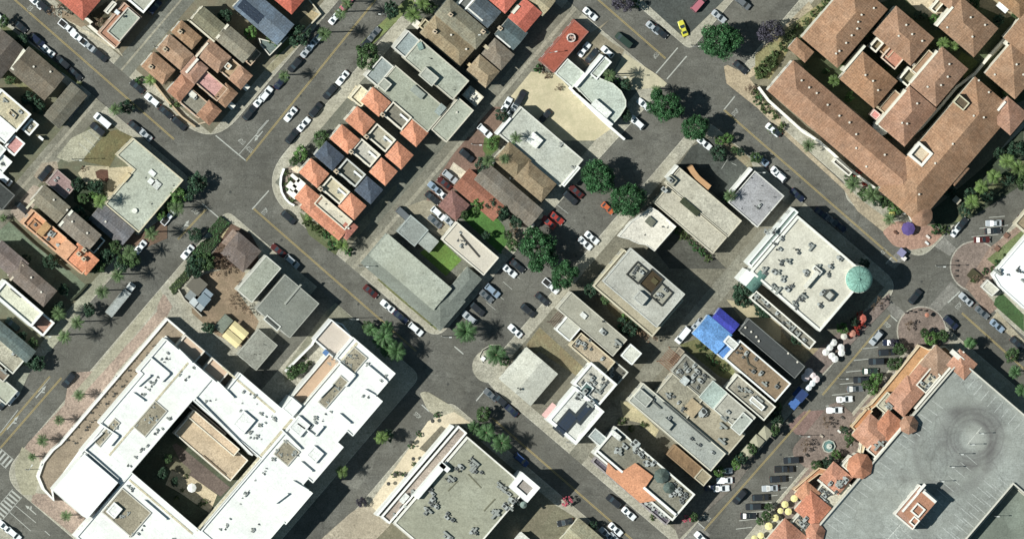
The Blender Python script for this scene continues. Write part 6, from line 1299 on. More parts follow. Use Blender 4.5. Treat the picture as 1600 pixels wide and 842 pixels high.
palm(20, 540, 3, 'small palm at the alley by the peach house', 1.6, 'pale'); tree('dry', 500, 245, 26, 'bare shrub on the gravel garden path'); wall_run('dark timber fence along the peach house driveway', [(60, 560), (200, 690), (400, 850)], 1.5, .2, '4e4a3e', 'fence', 'fence'); 
T(0, 400)
wall_run('dark hedge like fence across the end of the green driveway', [(430, 265), (480, 220), (525, 170)], 1.4, .5, '39402f', 'fence', 'fence')
palms('on the pavement strip of the lower left street', [(705, 118, 10.5), (612, 215, 10), (462, 400, 11), (385, 482, 10.5), (350, 345, 9)], 'palms by the lower left street', kind='pale')
for i, (k_, x, y, r) in enumerate((('tree', 330, 340, 40), ('tree', 600, 60, 40), ('dark', 530, 320, 48), ('dark', 220, 640, 60), ('dark', 730, 50, 55), ('tree', 780, 20, 60), ('dark', 150, 630, 40))): tree(k_, x, y, r, ['tree in front of the brown grey hip roofed house', 'tree at the street end of the peach house', 'dark round street tree beside the palms', 'dark tree over the kerb at the lower left', 'dark tree below the peach house pavement', 'tree on the kerb above the grey truck', 'dark tree beside the white garage driveway'][i], h=4)
tree('shrub', 500, 30, 26, 'shrub by the peach house wall end', cat='shrub')
T(0, 600, 3.478)
palms('on the brick forecourt of the white complex', [(430, 60, 6, 2.2), (322, 195, 5.5, 2.0), (230, 305, 6, 2.4), (175, 395, 4.5, 1.6)], 'palms on the brick forecourt', kind='pale')
palms('at the brick corner below the white square roof', [(360, 715, 6, 2.2), (465, 795, 6, 2.4)], 'palms below the white square roof', kind='pale'); 
tree('dark', 883, 482, 38, 'round green tree in the deep courtyard of the complex', h=5); tree('tree', 915, 400, 30, 'narrow tree above the round courtyard tree', h=4); tree('dark', 950, 530, 30, 'low tree below the round courtyard tree', h=2.5)
shrubs('around the courtyard patio of the white complex', [(990, 575, 14), (1085, 655, 14), (1010, 500, 14), (1108, 640, 22), (960, 620, 16)], 'shrub')
for i, (x, y, w_) in enumerate(((165, 548, 0), (205, 575, 0), (148, 445, 0), (118, 545, 0))): pass
# ---- centre left
T(300, 200)
hedge('clipped green hedge block at the street corner beside the stop line', C(160, 592, 70, 120), 1.4)
hedge('long ragged hedge strip along the lower left street', P((0, 745), (60, 680), (150, 640), (175, 670), (60, 800), (0, 842)), 1.2)
T(0, 400); hedge('green hedge strip beside the plaza lane', P((1010, 190), (1150, 40), (1190, 60), (1040, 235)), 1.0, 'shrub')
T(300, 200)
for i, (k_, x, y, r) in enumerate((('lime', 650, 150, 50), ('tree', 770, 55, 50), ('tree', 610, 200, 34), ('dry', 215, 790, 50), ('dry', 130, 800, 45), ('dry', 170, 720, 34), ('tree', 60, 800, 60), ('dark', 20, 640, 50))): tree(k_, x, y, r, ['green tree beside the slate townhouse at the corner', 'green tree in front of the pale terrace townhouse', 'small green tree at the curved pavement corner', 'reddish bare tree left of the weathered house', 'second reddish bare tree by the hedge strip', 'small reddish bush above the weathered house steps', 'green tree in the hedge strip', 'dark round tree at the kerb by the stop lettering'][i], h=3.2)
palm(770, 100, 6, 'small white flecked palm beside the slate townhouse', 2, 'pale')
palms('at the lower end of the orange townhouses', [(870, 650, 6.5, 2.6), (900, 700, 6, 2.6), (700, 525, 3.5, 1.8)], 'palms below the orange townhouses', kind='fan')
shrubs('along the pavement below the orange corner townhouse', [(690, 560, 34), (735, 585, 34), (770, 615, 36), (810, 640, 34), (840, 700, 40), (940, 740, 34)], 'green shrub', 'shrubs below the corner townhouse')
shrubs('on the curved patio terrace', [(565, 270, 22), (560, 330, 18), (590, 310, 22), (580, 370, 22), (600, 425, 24), (655, 320, 20), (670, 480, 24)], 'small shrub', 'shrubs on the corner terrace')
T(600, 200)
for i, (k_, x, y, r) in enumerate((('dark', 590, 225, 52), ('lime', 650, 95, 46), ('dark', 700, 500, 60), ('dark', 640, 450, 50), ('lime', 560, 460, 50), ('dark', 790, 560, 46), ('tree', 480, 520, 30), ('tree', 770, 700, 46), ('dry', 770, 610, 44), ('dark', 610, 640, 28), ('tree', 740, 640, 34))): tree(k_, x, y, r, ['dark tree at the end of the long grey brown house', 'bright green tree beside the split roofed house', 'big dark tree shading the long lawn', 'dark tree between the red roof and the long lawn', 'bright green tree at the head of the long lawn', 'dark tree behind the parked red cars', 'small tree beside the purplish brown house', 'tree at the bottom end of the long lawn', 'rust coloured tree beside the long lawn', 'small dark tree on the lawn edge', 'small green tree beside the rust coloured tree'][i], h=3.6)
palms('behind the split roofed house', [(625, 195, 7, 2.4), (790, 60, 9, 2.4), (720, 185, 8, 2)], None, kind='pale')
tree('shrub', 895, 575, 26, 'pale shrub at the corner of the long grey brown house', cat='shrub'); tree('bush', 430, 545, 16, 'tiny bush beside the lawn wall', cat='bush')
umbrella(930, 525, 22, 'e6d4b4', 'cream umbrella beside the two red parked cars'); umbrella(880, 580, 22, 'e8e2d2', 'white umbrella at the long house corner')
# ---- centre
T(600, 400)
palm(490, 450, 8.5, 'large feathery palm at the motel corner', 4.4, 'date'); palm(670, 590, 7.5, 'large feathery palm on the rounded corner by the cottage', 4.0, 'date'); tree('bush', 720, 620, 40, 'bush beside the rounded corner palm', cat='bush')
wall_run('low curved kerb wall in the rounded corner garden', [(590, 640), (570, 600), (590, 560), (640, 530), (700, 530)], .4, .2, 'cfc8b4'); boxthing('utility_box', 'round white utility cover on the rounded corner', 'utility box', 592, 613, 22, 22, .6, 'e8e6de', lid='f4f2ea')
shrubs('on the grass strip beside the motel', [(20, 150, 18), (60, 185, 18), (130, 250, 18), (160, 290, 18), (240, 340, 20), (290, 400, 20)], 'small shrub', 'shrubs beside the motel')
for i, (x, y) in enumerate(((68, 195), (80, 222), (143, 275), (160, 292))): boxthing('step_pier', nth(i, 4, 'white gate pier') + ' along the motel pavement', 'pier', x, y, 34, 9, .9, 'e4ddc8', lid='efe8d4', group='white piers along the motel')
palms('on the dark verge of the complex east wing', [(0, 480, 8, 3.6), (75, 570, 8, 3.8), (20, 430, 6, 2.6)], 'palms by the east wing of the complex', kind='date')
T(300, 400)
palms('in the dark planting right of the complex terrace', [(1070, 440, 6, 2.6), (1130, 500, 7, 3.2), (1170, 560, 7, 3)], 'palms by the complex terrace', kind='date')
tree('tree', 1050, 420, 40, 'small tree on the corner by the complex terrace', h=3)
for i, (k_, x, y, r) in enumerate((('dry', 180, 80, 60), ('dry', 250, 245, 40), ('dry', 330, 320, 44), ('dry', 250, 290, 34), ('dark', 95, 430, 45), ('tree', 600, 690, 45), ('tree', 660, 670, 40), ('dry', 290, 160, 26), ('dark', 20, 60, 80), ('tree', 90, 30, 60))): tree(k_, x, y, r, ['reddish bare tree in the dirt yard', 'dry shrub near the hall wall', 'larger dry shrub near the hall wall', 'dry shrub between the two near the hall', 'dark tree below the yellow tents', 'tree in the planting beside the complex lane', 'second tree in the planting beside the complex lane', 'small dry bush at the hall corner', 'dark tree at the top of the dirt yard', 'green tree beside the weathered house yard'][i], h=3)
shrubs('in the lane planting beside the complex', [(590, 720, 24), (620, 700, 24), (650, 660, 24), (670, 600, 20), (700, 640, 20)], 'shrub', 'shrubs in the lane planting')
T(900, 200)
shrubs('in the planting along the beige hall', [(595, 610, 30), (625, 650, 26), (660, 650, 26), (695, 690, 26), (720, 720, 28), (760, 745, 30), (790, 780, 28), (640, 620, 22)], 'green shrub', 'shrubs along the beige hall')
for i, (k_, x, y, r) in enumerate((('dark', 855, 155, 55), ('tree', 950, 130, 26), ('lime', 910, 60, 36), ('dark', 985, 145, 30), ('tree', 1080, 180, 40), ('dark', 910, 420, 36), ('lime', 860, 75, 36))): tree(k_, x, y, r, ['dark round tree inside the small car park', 'small tree on the verge of the small car park', 'lime tree at the corner of the small car park', 'dark low tree on the small car park verge', 'tree overhanging the kerb by the square lavender roof', 'dark tree between beige hall and square roof', 'second lime tree at the car park corner'][i], h=3)
palm(925, 405, 7.5, 'palm casting a starry shadow on the square lavender roof', 2.4, 'pale')
T(900, 400)
for i, (k_, x, y, r) in enumerate((('dark', 1005, 230, 88), ('dark', 1130, 325, 52), ('dark', 310, 420, 70), ('tree', 180, 250, 40), ('dark', 90, 200, 50), ('lime', 300, 350, 34), ('dry', 440, 480, 50), ('dry', 380, 440, 44))): tree(k_, x, y, r, ['large dark tree between the alley and dark blue canopy', 'smaller dark tree beside the domed building terrace', 'dark green tree behind the office block', 'green tree in the beige planting by the office block', 'dark tree at the lower street corner of the office block', 'lime tree at the office block garden', 'brown bare tree near the alley bend', 'second brown bare tree behind the office block'][i], h=4)
shrubs('in the garden strip below the sky blue roof', [(760, 560, 26), (800, 600, 26), (830, 640, 26), (880, 670, 30), (730, 530, 22)], 'green shrub', 'shrubs in the pavilion garden strip')
T(1180, 400, 3.81)
for i, (k_, x, y, r) in enumerate((('dark', 45, 310, 60), ('dark', 250, 490, 46), ('dry', 160, 420, 22), ('lime', 520, 430, 40), ('dark', 590, 390, 30), ('lime', 1050, 490, 50), ('tree', 1120, 470, 40), ('tree', 1010, 460, 34), ('purple', 820, 515, 30), ('tree', 860, 555, 44), ('tree', 830, 640, 50), ('lime', 720, 730, 46), ('tree', 660, 765, 34), ('lime', 1280, 520, 40), ('dark', 650, 50, 40), ('dry', 745, 260, 30), ('dry', 705, 300, 24), ('tree', 1530, 590, 50))): tree(k_, x, y, r, ['dark tree in the sandy strip beside the dark roof', 'round dark tree at the end of the sandy strip', 'tiny bare tree on the sandy strip', 'bright tree between the dome building and red umbrella', 'dark tree left of the red umbrella', 'yellow green tree on the ornamental corner', 'green tree right of the ornamental corner', 'tree left on the ornamental corner', 'dusky tree by the first parking bay', 'thin tree beside the first parked black car', 'round tree at the arcade by the second bay', 'bright tree beside the silver and black parked cars', 'tree by the lower parking bays', 'bright palm like tree right of the ornamental corner', 'dark tree beside the dome', 'bare tree on the pavement beside the dome', 'smaller bare tree on the pavement beside the dome', 'tree in the shade of the parking deck'][i], h=3, cat='tree')
tree('dry', 925, 410, 36, 'bare tree on the round brick corner island', h=2); tree('dry', 1320, 130, 34, 'bare brown tree by the white hall entrance', h=2)
shrubs('on the green bank beside the white hall', [(1420, 80, 24), (1370, 90, 24), (1300, 140, 22), (1440, 40, 26), (1500, 0, 30)], 'green shrub', 'shrubs beside the white hall')
palms('at the kerb in the deck shadow', [(1280, 515, 5, 2.2), (1550, 690, 6, 2.6), (1590, 800, 6, 2.6)], None, kind='date')
T(900, 600, 3.478)
for i, (k_, x, y, r) in enumerate((('lime', 780, 475, 36), ('dark', 900, 400, 40), ('tree', 955, 350, 36), ('dark', 1090, 180, 50), ('dark', 1090, 150, 30), ('tree', 1080, 250, 34), ('lime', 870, 435, 34), ('tree', 640, 720, 30), ('tree', 1035, 715, 32), ('dark', 90, 770, 30), ('pink', 600, 730, 26))): tree(k_, x, y, r, ['bright green tree behind the white parked cars', 'dark tree among the square beige canopies', 'tree between the square beige canopies', 'dark tree in front of the cream cluttered building', 'small dark tree by the white building wall', 'tree over the kerb near the upper beige canopies', 'bright tree with yellow umbrella beside the lowest canopy', 'tree at the restaurant corner', 'broad tree beside the yellow umbrellas', 'small dark tree on the bottom street kerb', 'pink flowering bush at the restaurant corner'][i], h=3)
shrubs('in the side yard between restaurant and grey hall', [(250, 200, 24), (370, 215, 22), (610, 380, 22), (630, 480, 24), (600, 460, 20), (660, 500, 20), (300, 240, 20)], 'shrub', 'shrubs in the restaurant side yard')
shrubs('on the pergola strip below the orange terrace', [(400, 640, 20), (430, 670, 20), (480, 700, 22), (505, 735, 22), (420, 720, 22)], 'dark shrub', 'shrubs on the pergola strip')
T(1180, 600, 3.479)
for i, (k_, x, y, r) in enumerate((('dry', 385, 210, 34), ('dry', 275, 330, 38), ('lime', 440, 380, 30), ('tree', 510, 290, 34), ('dark', 400, 425, 40), ('tree', 330, 440, 34), ('lime', 640, 30, 34), ('tree', 120, 130, 36), ('lime', 110, 170, 28), ('tree', 75, 668, 26), ('tree', 25, 745, 24), ('dark', 490, 250, 22))): tree(k_, x, y, r, ['bare round tree on the upper plaza', 'bare round tree left of the fountain', 'lime tree below the fountain', 'tree right of the fountain by the arcade wall', 'dark tree below the fountain by the arcade', 'tree at the lower end of the fountain plaza', 'bright tree beside the upper arcade', 'tree at the kerb below the blue awning', 'lime tree at the kerb below the blue awning', 'tree left of the yellow umbrellas', 'tree at the foot of the yellow umbrellas', 'small dark tree beside the arcade curve'][i], h=2.6, cat='tree')
shrubs('around the fountain lawn', [(470, 240, 16), (510, 330, 18), (470, 390, 20), (360, 430, 18), (530, 220, 14)], 'small shrub', 'shrubs around the fountain')
shrubs('beside the stair house on the parking deck', [(780, 640, 12), (765, 655, 12)], 'potted shrub')
T(600, 600, 3.478)
palms('on the dark verge beside the large stucco building', [(555, 262, 7.5, 3.6), (640, 318, 7.5, 3.8), (490, 235, 6, 2.6)], 'palms beside the large stucco building', kind='date')
tree('pink', 990, 635, 34, 'pink flowering bush on the lower street kerb', h=2); tree('tree', 540, 160, 50, 'thin tree over the crossing corner', h=4); tree('dark', 20, 280, 40, 'dark tree in the lane beside the plaza', h=4)
shrubs('on the cream forecourt of the stucco building', [(150, 330, 24), (190, 270, 20), (290, 165, 22), (165, 440, 20), (60, 490, 22), (110, 490, 18)], 'small shrub', 'shrubs on the cream forecourt')
for i, (x, y) in enumerate(((265, 200), (145, 315), (160, 405), (60, 490), (120, 495), (25, 540))): umbrella(x, y, 11, '4a4844', nth(sorted([265, 145, 160, 60, 120, 25]).index(x), 6, 'small dark umbrella') + ' on the cream forecourt', 'dark umbrellas on the cream forecourt')
T(300, 600, 3.478); palm(815, 475, 7, 'bright green palm alone in the complex shadow', 2.4, 'fan'); palm(1030, 290, 7, 'green palm in the shadow of the complex east wing', 2.6, 'fan'); tree('purple', 920, 640, 34, 'dusky pink shrub tree on the lane corner', h=2)
# ---------------------------------------------------------------- cars
T(0, 0)
cars('at the top left beside the dry tree', [(218, 18, 'white', 'sedan'), (262, 42, 'black', 'suv')])
cars('in the row beside the dark gabled houses', [(125, 162, 'black', 'hatch'), (222, 242, 'dark blue', 'suv'), (285, 305, 'white', 'sedan'), (375, 375, 'black', 'suv'), (450, 445, 'black', 'sedan')])
cars('in the row along the long white garden wall', [(400, 163, 'white', 'pickup'), (475, 232, 'white', 'pickup'), (530, 275, 'silver', 'sedan'), (600, 332, 'black', 'suv')])
cars('in the row below the brown townhouses', [(820, 520, 'black', 'sedan'), (910, 600, 'white', 'suv'), (992, 672, 'black', 'sedan'), (1072, 740, 'black', 'suv')])
cars('parked beside the brown shingled garage', [(430, 668, 'grey', 'sedan')], 't'); cars('on the pale parking pad', [(612, 722, 'white', 'van'), (585, 775, 'black', 'suv')]); cars('at the kerb above the L shaped roof', [(812, 762, 'black', 'sedan'), (868, 806, 'silver', 'sedan')])
cars('at the left edge under the street tree', [(5, 115, 'white', 'sedan')]); cars('in the alley beside the pale gravel roof', [(925, 45, 'dark blue', 'suv')], 't')
T(300, 0)
cars('in the row under the upper street palms', [(343, 675, 'black', 'suv'), (408, 598, 'white', 'sedan'), (442, 562, 'white', 'suv'), (530, 492, 'dark blue', 'sedan'), (615, 388, 'black', 'suv'), (688, 303, 'silver', 'sedan'), (718, 268, 'pale blue', 'sedan'), (752, 228, 'silver', 'suv'), (857, 105, 'white', 'sedan')], 't')
cars('driving down the middle of the upper street', [(590, 685, 'white', 'sedan')], 't', None)
cars('in the row on the right side of the upper street', [(598, 815, 'black', 'suv'), (668, 745, 'white', 'sedan'), (740, 657, 'black', 'suv'), (825, 550, 'black', 'suv'), (900, 468, 'white', 'sedan'), (1040, 262, 'black', 'sedan'), (1088, 207, 'grey', 'sedan')], 't')
cars('at the top of the upper street under the palm', [(925, 22, 'pink', 'sedan')], 't')
T(600, 0)
cars('beside the alley by the dirt lot', [(733, 628, 'white', 'sedan'), (768, 662, 'silver', 'sedan'), (815, 588, 'black', 'suv')], 60); cars('on the brown driveway by the alley', [(603, 785, 'white', 'suv')]); cars('beside the gravel roof on the dirt lot', [(965, 695, 'black', 'hatch')], 't')
T(900, 0)
cars('at the kerb by the red flat roof corner', [(85, 85, 'white', 'sedan')]); cars('at the kerb by the pavement of the corner lot', [(462, 168, 'silver', 'sedan'), (505, 192, 'black', 'sedan')]); cars('stopped on the forecourt side kerb', [(285, 242, 'green', 'van')])
cars('in the yard behind the red flat roof', [(48, 298, 'white', 'sedan'), (95, 335, 'black', 'sedan')], 't'); cars('beside the white wing of the corner shop', [(188, 312, 'white', 'hatch')]); cars('parked diagonally by the rounded shop', [(408, 628, 'white', 'sedan'), (365, 733, 'white', 'suv')])
cars('in the parking lot above the crossing', [(640, 172, 'yellow', 'sedan')], 112, 'cars in the corner parking lot'); cars('in the parking lot at the top edge', [(735, 22, 'pink', 'van')], 't', 'cars in the corner parking lot')
cars('on the tan walkway beside the big street tree', [(985, 405, 'black', 'sedan')]); cars('at the kerb below the complex west tip', [(1188, 778, 'black', 'sedan')]); cars('under the big street tree crown', [(855, 100, 'silver', 'sedan'), (1000, 20, 'grey', 'suv')])
T(0, 200)
cars('between the alley and the pink outbuilding', [(268, 272, 'black', 'suv')], 't'); cars('on the driveway above the peach house', [(145, 487, 'black', 'suv')]); cars('at the left edge beside the white boxy house', [(22, 302, 'white', 'van')])
cars('at the kerb below the L shaped roof', [(838, 715, 'white', 'sedan'), (1008, 530, 'white', 'pickup')], 't'); cars('in the row beside the hedge strip', [(1122, 742, 'white', 'sedan')], 't')
T(300, 200)
cars('at the kerb of the curved corner terrace', [(578, 535, 'black', 'suv')]); cars('parked above the grey hall', [(515, 732, 'dark red', 'sedan'), (598, 798, 'silver', 'suv')])
T(600, 200)
cars('in the driveways beside the alley', [(495, 165, 'black', 'suv'), (395, 292, 'silver', 'suv'), (362, 332, 'dark red', 'sedan'), (305, 360, 'pale blue', 'sedan'), (350, 400, 'white', 'sedan'), (290, 420, 'black', 'sedan'), (325, 512, 'white', 'suv'), (305, 560, 'grey', 'sedan'), (392, 560, 'silver', 'sedan'), (120, 520, 'grey', 'van')], 's', 'cars in the alley driveways')
cars('in the diagonal bays below the gravel shop', [(1150, 380, 'dark red', 'sedan'), (1115, 418, 'black', 'suv')]); cars('of the red pair by the long house', [(985, 565, 'red', 'sedan'), (1032, 538, 'red', 'sedan')], 's', 'red cars parked side by side')
T(900, 200)
cars('beside the big tree opposite the red cars', [(55, 690, 'white', 'sedan'), (95, 657, 'white', 'sedan')]); cars('under the round tree by the small car park', [(768, 92, 'white', 'sedan')]); cars('at the kerb above the square lavender roof', [(1110, 190, 'pale blue', 'sedan'), (1208, 270, 'white', 'sedan')])
cars('by the orange tinted kerb', [(190, 480, 'orange', 'hatch')], 's', None)
T(600, 400)
cars('in the row below the motel', [(22, 300, 'white', 'sedan'), (100, 365, 'dark blue', 'sedan'), (190, 438, 'white', 'suv'), (-80, 212, 'dark red', 'sedan')])
cars('in the diagonal bays beside the motel', [(510, 368, 'silver', 'suv'), (560, 318, 'black', 'suv'), (612, 240, 'grey', 'sedan'), (650, 208, 'pale blue', 'suv'), (752, 90, 'white', 'sedan'), (800, 60, 'black', 'sedan')], 's', 'cars in the diagonal bays')
cars('in the bays opposite the motel', [(785, 448, 'white', 'sedan'), (862, 325, 'black', 'suv'), (948, 258, 'black', 'sedan'), (998, 180, 'white', 'pickup')], 's', 'cars in the diagonal bays')
cars('waiting near the rounded corner', [(640, 830, 'grey', 'sedan')], 's', None)
T(900, 400)
cars('in the alley beside the sky blue roof', [(638, 472, 'white', 'van')], 't', None); cars('squeezed between alley and sky blue roof', [(722, 412, 'silver', 'hatch')], 't', None)
T(1180, 200, 3.81)
cars('at the kerb right of the square lavender roof', [(140, 282, 'white', 'suv'), (105, 12, 'white', 'sedan')]); cars('in the shade beside the domed building', [(395, 510, 'dark blue', 'sedan'), (450, 548, 'grey', 'sedan'), (500, 580, 'dark blue', 'sedan'), (250, 400, 'dark blue', 'sedan')])
cars('in the bays right of the dark garden', [(1420, 567, 'silver', 'sedan'), (1415, 612, 'black', 'sedan'), (1350, 665, 'dark red', 'sedan')], 'h', 'cars in the right hand bays'); cars('waiting by the brick crosswalk', [(1200, 605, 'white', 'sedan')], 't', None); cars('beside the waiting white car', [(1228, 575, 'black', 'sedan')], 't', None)
boxthing('golf_cart', 'purple topped cart with white seat crossing the junction', 'cart', 872, 742, 40, 40, 1.7, '7c7a8c', lid='8b88a8', z=.02); boxthing('cart_box', 'white box trailer behind the purple topped cart', 'box', 885, 775, 26, 22, 1.1, 'd8d2c8', lid='f0e6dc', z=.02, part=('box', 'lid'))
T(1180, 400, 3.81)
cars('turning in the middle of the ornamental crossing', [(952, 240, 'black', 'suv')], 't', None); cars('waiting on the shopping street beside the umbrellas', [(720, 485, 'silver', 'suv')], 't', None)
cars('at the kerb in the deck shadow', [(1165, 395, 'dark blue', 'suv'), (1255, 258, 'silver', 'sedan'), (1350, 335, 'grey', 'sedan'), (1440, 415, 'pale blue', 'sedan'), (1560, 520, 'black', 'sedan')])
T(1240, 480, 5.264)
BG = 'cars in the angled shopping street bays'
def bayrow(x, y, c, k_, lab): car(x, y, 'h', c, k_, lab, BG)
bayrow(800, 290, 'dark blue', 'sedan', 'dark blue car in the uppermost shopping street bay'); bayrow(765, 370, 'black', 'suv', 'black car in the second shopping street bay from top'); bayrow(685, 445, 'black', 'suv', 'black car in the third shopping street bay from top')
bayrow(628, 525, 'green', 'sedan', 'dark green car in the fourth bay from the top'); bayrow(560, 595, 'black', 'suv', 'black car in the fifth shopping street bay from top'); bayrow(505, 670, 'grey', 'sedan', 'grey car in the sixth shopping street bay from top'); bayrow(420, 755, 'white', 'sedan', 'white car in the seventh bay, upper of two white ones')
T(1160, 640, 4.169)
bayrow(640-1160+1160+0-0 if False else 600, 2, 'white', 'sedan', 'white car at the plaza tip, lower of two white ones'); 
for i, (x, y, c_, k_, d_) in enumerate(((322, 327, 'black', 'suv', 'black car in the bay just below the fountain plaza'), (272, 385, 'black', 'pickup', 'black pickup in the second bay below the fountain plaza'), (232, 450, 'black', 'suv', 'black car in the third bay below the fountain plaza'), (180, 510, 'silver', 'sedan', 'silver car in the bay beside the uppermost yellow umbrella'), (118, 570, 'black', 'suv', 'black car in the bay below the silver one'), (75, 630, 'black', 'suv', 'black car second below the silver one'), (40, 690, 'black', 'sedan', 'black car third below the silver one, near yellow umbrellas'))): bayrow(x, y, c_, k_, d_)
T(900, 600, 3.478)
cars('in the row below the orange terrace', [(205, 635, 'black', 'suv'), (287, 702, 'white', 'sedan')]); cars('at the bottom edge of the lower street', [(165, 812, 'silver', 'sedan'), (215, 788, 'white', 'sedan'), (215, 842, 'silver', 'sedan')]); cars('on the forecourt of the small tan shop', [(-90, 760, 'black', 'sedan')], 't', None) if False else None
cars('on the kerb side below the canopies', [(812, 470, 'white', 'hatch'), (808, 522, 'white', 'sedan'), (790, 566, 'white', 'sedan'), (742, 560, 'dark blue', 'sedan')], 'h', 'cars near the restaurant'); cars('driving down the shopping street', [(890, 610, 'black', 'suv')], 't', None)
car(682, 836, 's', 'white', 'sedan', 'white car at the bottom brick crosswalk')
T(600, 600, 3.478)
cars('on the concrete beside the bottom tan shop', [(985, 750, 'black', 'sedan')], 12, None); cars('in the shade of the stucco building', [(745, 410, 'blue', 'suv')], 's', None); cars('near the crossing below the cottage', [(630, 85, 'black', 'suv'), (690, 140, 'dark blue', 'sedan')])
T(0, 600, 3.478)
cars('on the driveway at the lower left', [(68, 72, 'white', 'suv'), (20, 100, 'black', 'sedan')], 't', None); cars('waiting at the bottom left zebra crossing', [(25, 775, 'white', 'sedan'), (75, 815, 'white', 'suv')], 's', None)
T(0, 400)
cars('driving down the wide lower left street', [(410, 740, 'black', 'suv')], 't', None); cars('in the driveway beside the white house', [(75, 410, 'green', 'suv')], 's', None)
# grey truck
tx, ty = g(722, 262); p = W(tx, ty, 3)
rt = root('box_truck', (p.x, p.y, 0), 'long grey box truck with a white cab on lower left street', 'truck', None, RZV + math.radians(1))
MB().box(-1.2, 0, .9, 9.6, 2.6, 2.6).out('cargo_box', mat('a9ada8', 'flat'), rt); MB().box(-1.2, 0, 3.5, 9.4, 2.4, .06).out('roof', mat('b2b6b2', 'flat'), rt)
c_ = MB(); c_.prism([(4.0, -1.2), (6.2, -1.05), (6.4, 0), (6.2, 1.05), (4.0, 1.2)], .6, 2.5); c_.out('cab', mat('e8e8e2', 'paint'), rt); MB().box(6.0, 0, 1.6, .9, 1.9, .95).out('windshield', CGL, rt); MB().box(0, 0, .6, 11, 1.2, .3).out('chassis', DARK, rt)
for x in (5.0, -3.6, -4.8):
    for y in (1.1, -1.1): o = bpy.data.objects.new('wheel', CK['suv']['wheel']); link(o, rt); o.location = (x, y, .45); o.scale = (1.3, 1.3, 1.3)
for y in (.8, -.8): MB().box(6.4, y, .8, .1, .3, .2).out('headlight', LAMPM, rt)
# ---------------------------------------------------------------- umbrellas, awnings, lamps, street things
T(1240, 480, 5.264)
ups = [(330, 290), (298, 330), (265, 370), (390, 330), (315, 400), (395, 375), (340, 425)]
for i, p_ in enumerate(sorted(ups, key=lambda q: q[1])): umbrella(p_[0], p_[1], 30, 'f2eee6', ORD[i].replace('leftmost', 'topmost').replace('sixth', 'sixth').capitalize().lower() + ' white umbrella' + ('' if i == 0 else ' from top') + ' in cluster beside the domed building', 'white umbrellas beside the domed building')
umbrella(560, 95, 42, 'd4705e', 'large red umbrella at the corner of the domed building'); umbrella(485, 215, 30, 'c98a74', 'reddish cream umbrella below the large red one')
for i, (x, y, r) in enumerate(((525, 145, 45), (570, 130, 40), (505, 175, 34), (460, 225, 34), (520, 215, 30), (545, 60, 34))): tree('flower', x, y, r, ORD[i].replace('leftmost', 'first') + ' red flowering bush counted around the red umbrella', h=1.6, cat='bush', group='red bushes around the red umbrella') if False else tree('flower', x, y, r, 'red flowering bush beside the large red umbrella', h=1.6, cat='bush', group='red bushes around the red umbrella')
umbrella(415, 240, 28, 'e0dacb', 'grey white umbrella between red bushes and white cluster')
for i, (x, y, r, c_) in enumerate(((128, 535, 38, 'f0dcd8'), (98, 575, 36, 'efd9d4'), (185, 590, 32, 'ecd8d4'), (160, 560, 26, 'efdcd8'))): umbrella(x, y, r, c_, ['pale pink umbrella, topmost of the four above the blue awning', 'pale pink umbrella, leftmost of the four above the blue awning', 'pale pink umbrella, rightmost of the four above the blue awning', 'pale pink umbrella amid the other three above the blue awning'][i], 'pale pink umbrellas above the blue awning')
for i, (x, y) in enumerate(((155, 625), (125, 660), (92, 703))): umbrella(x, y, 27, 'eef0ee', nth(i, 3, 'x').replace('x', '') and ['white umbrella just below the pale pink ones', 'white umbrella between the other two by the awning', 'white umbrella touching the upper blue awning end'][i], 'white umbrellas by the blue awning')
T(1180, 600, 3.479)
canopy(C(212, 105, 46, 56), 3.0, '4a74b4', 'bright blue awning at the corner of the cream cluttered building', 'flat'); canopy(C(245, 55, 70, 60), 3.4, '2b4270', 'dark blue awning beside the white umbrellas', 'flat')
T(1160, 640, 4.169)
YP = [(338, 577, 24), (278, 615, 24), (248, 657, 20), (300, 662, 24), (214, 703, 24), (172, 757, 26), (120, 818, 22), (78, 835, 20)]
for i, (x, y, r) in enumerate(YP): umbrella(x, y, r, 'f0e29a', ORD[i].replace('leftmost', 'topmost') + ' pale yellow umbrella' + ('' if i == 0 else ' from top') + ' in the row by the lower arcade', 'yellow umbrellas by the lower arcade')
for i, (x, y) in enumerate(((150, 150), (95, 205), (35, 270))): canopy(C(x, y, 75, 70), 3.2, 'b0aa90', nth(2-i, 3, 'square beige canopy') + ' along the shopping street kerb', 'hip', 'square_canopy', 'canopy', 'square beige canopies')
T(900, 600, 3.478); umbrella(893, 402, 17, 'e6e08a', 'yellow umbrella below the lowest square beige canopy')
T(1180, 200, 3.81); umbrella(912, 600, 42, '5c4a86', 'dark purple umbrella on the brick forecourt below the complex'); umbrella(815, 512, 20, 'd8cc70', 'yellow umbrella in the planting below the brown wing')
for i, (x, y, c_) in enumerate(((1028, 648, 'eee0d4'), (1022, 685, 'e6e4de'), (835, 622, '6a4a3c'))): boxthing('bench', ['pale cream bench at the round end of brick forecourt', 'white bench at the lower right of brick forecourt', 'dark brown bench at the left of brick forecourt'][i], 'bench', x, y, 24, 10, .5, '6a5a4c', lid=c_, part=('frame', 'seat'))
for i, (x, y) in enumerate(((1495, 640), (1440, 718))): boxthing('planter_box', ['dark planter frame on right pavement, upper one', 'dark planter frame on right pavement, lower one'][i], 'planter', x, y, 26, 26, .5, '4a3e36', lid='7d5c4c', part=('frame', 'soil'))
T(1300, 300, 3.827)
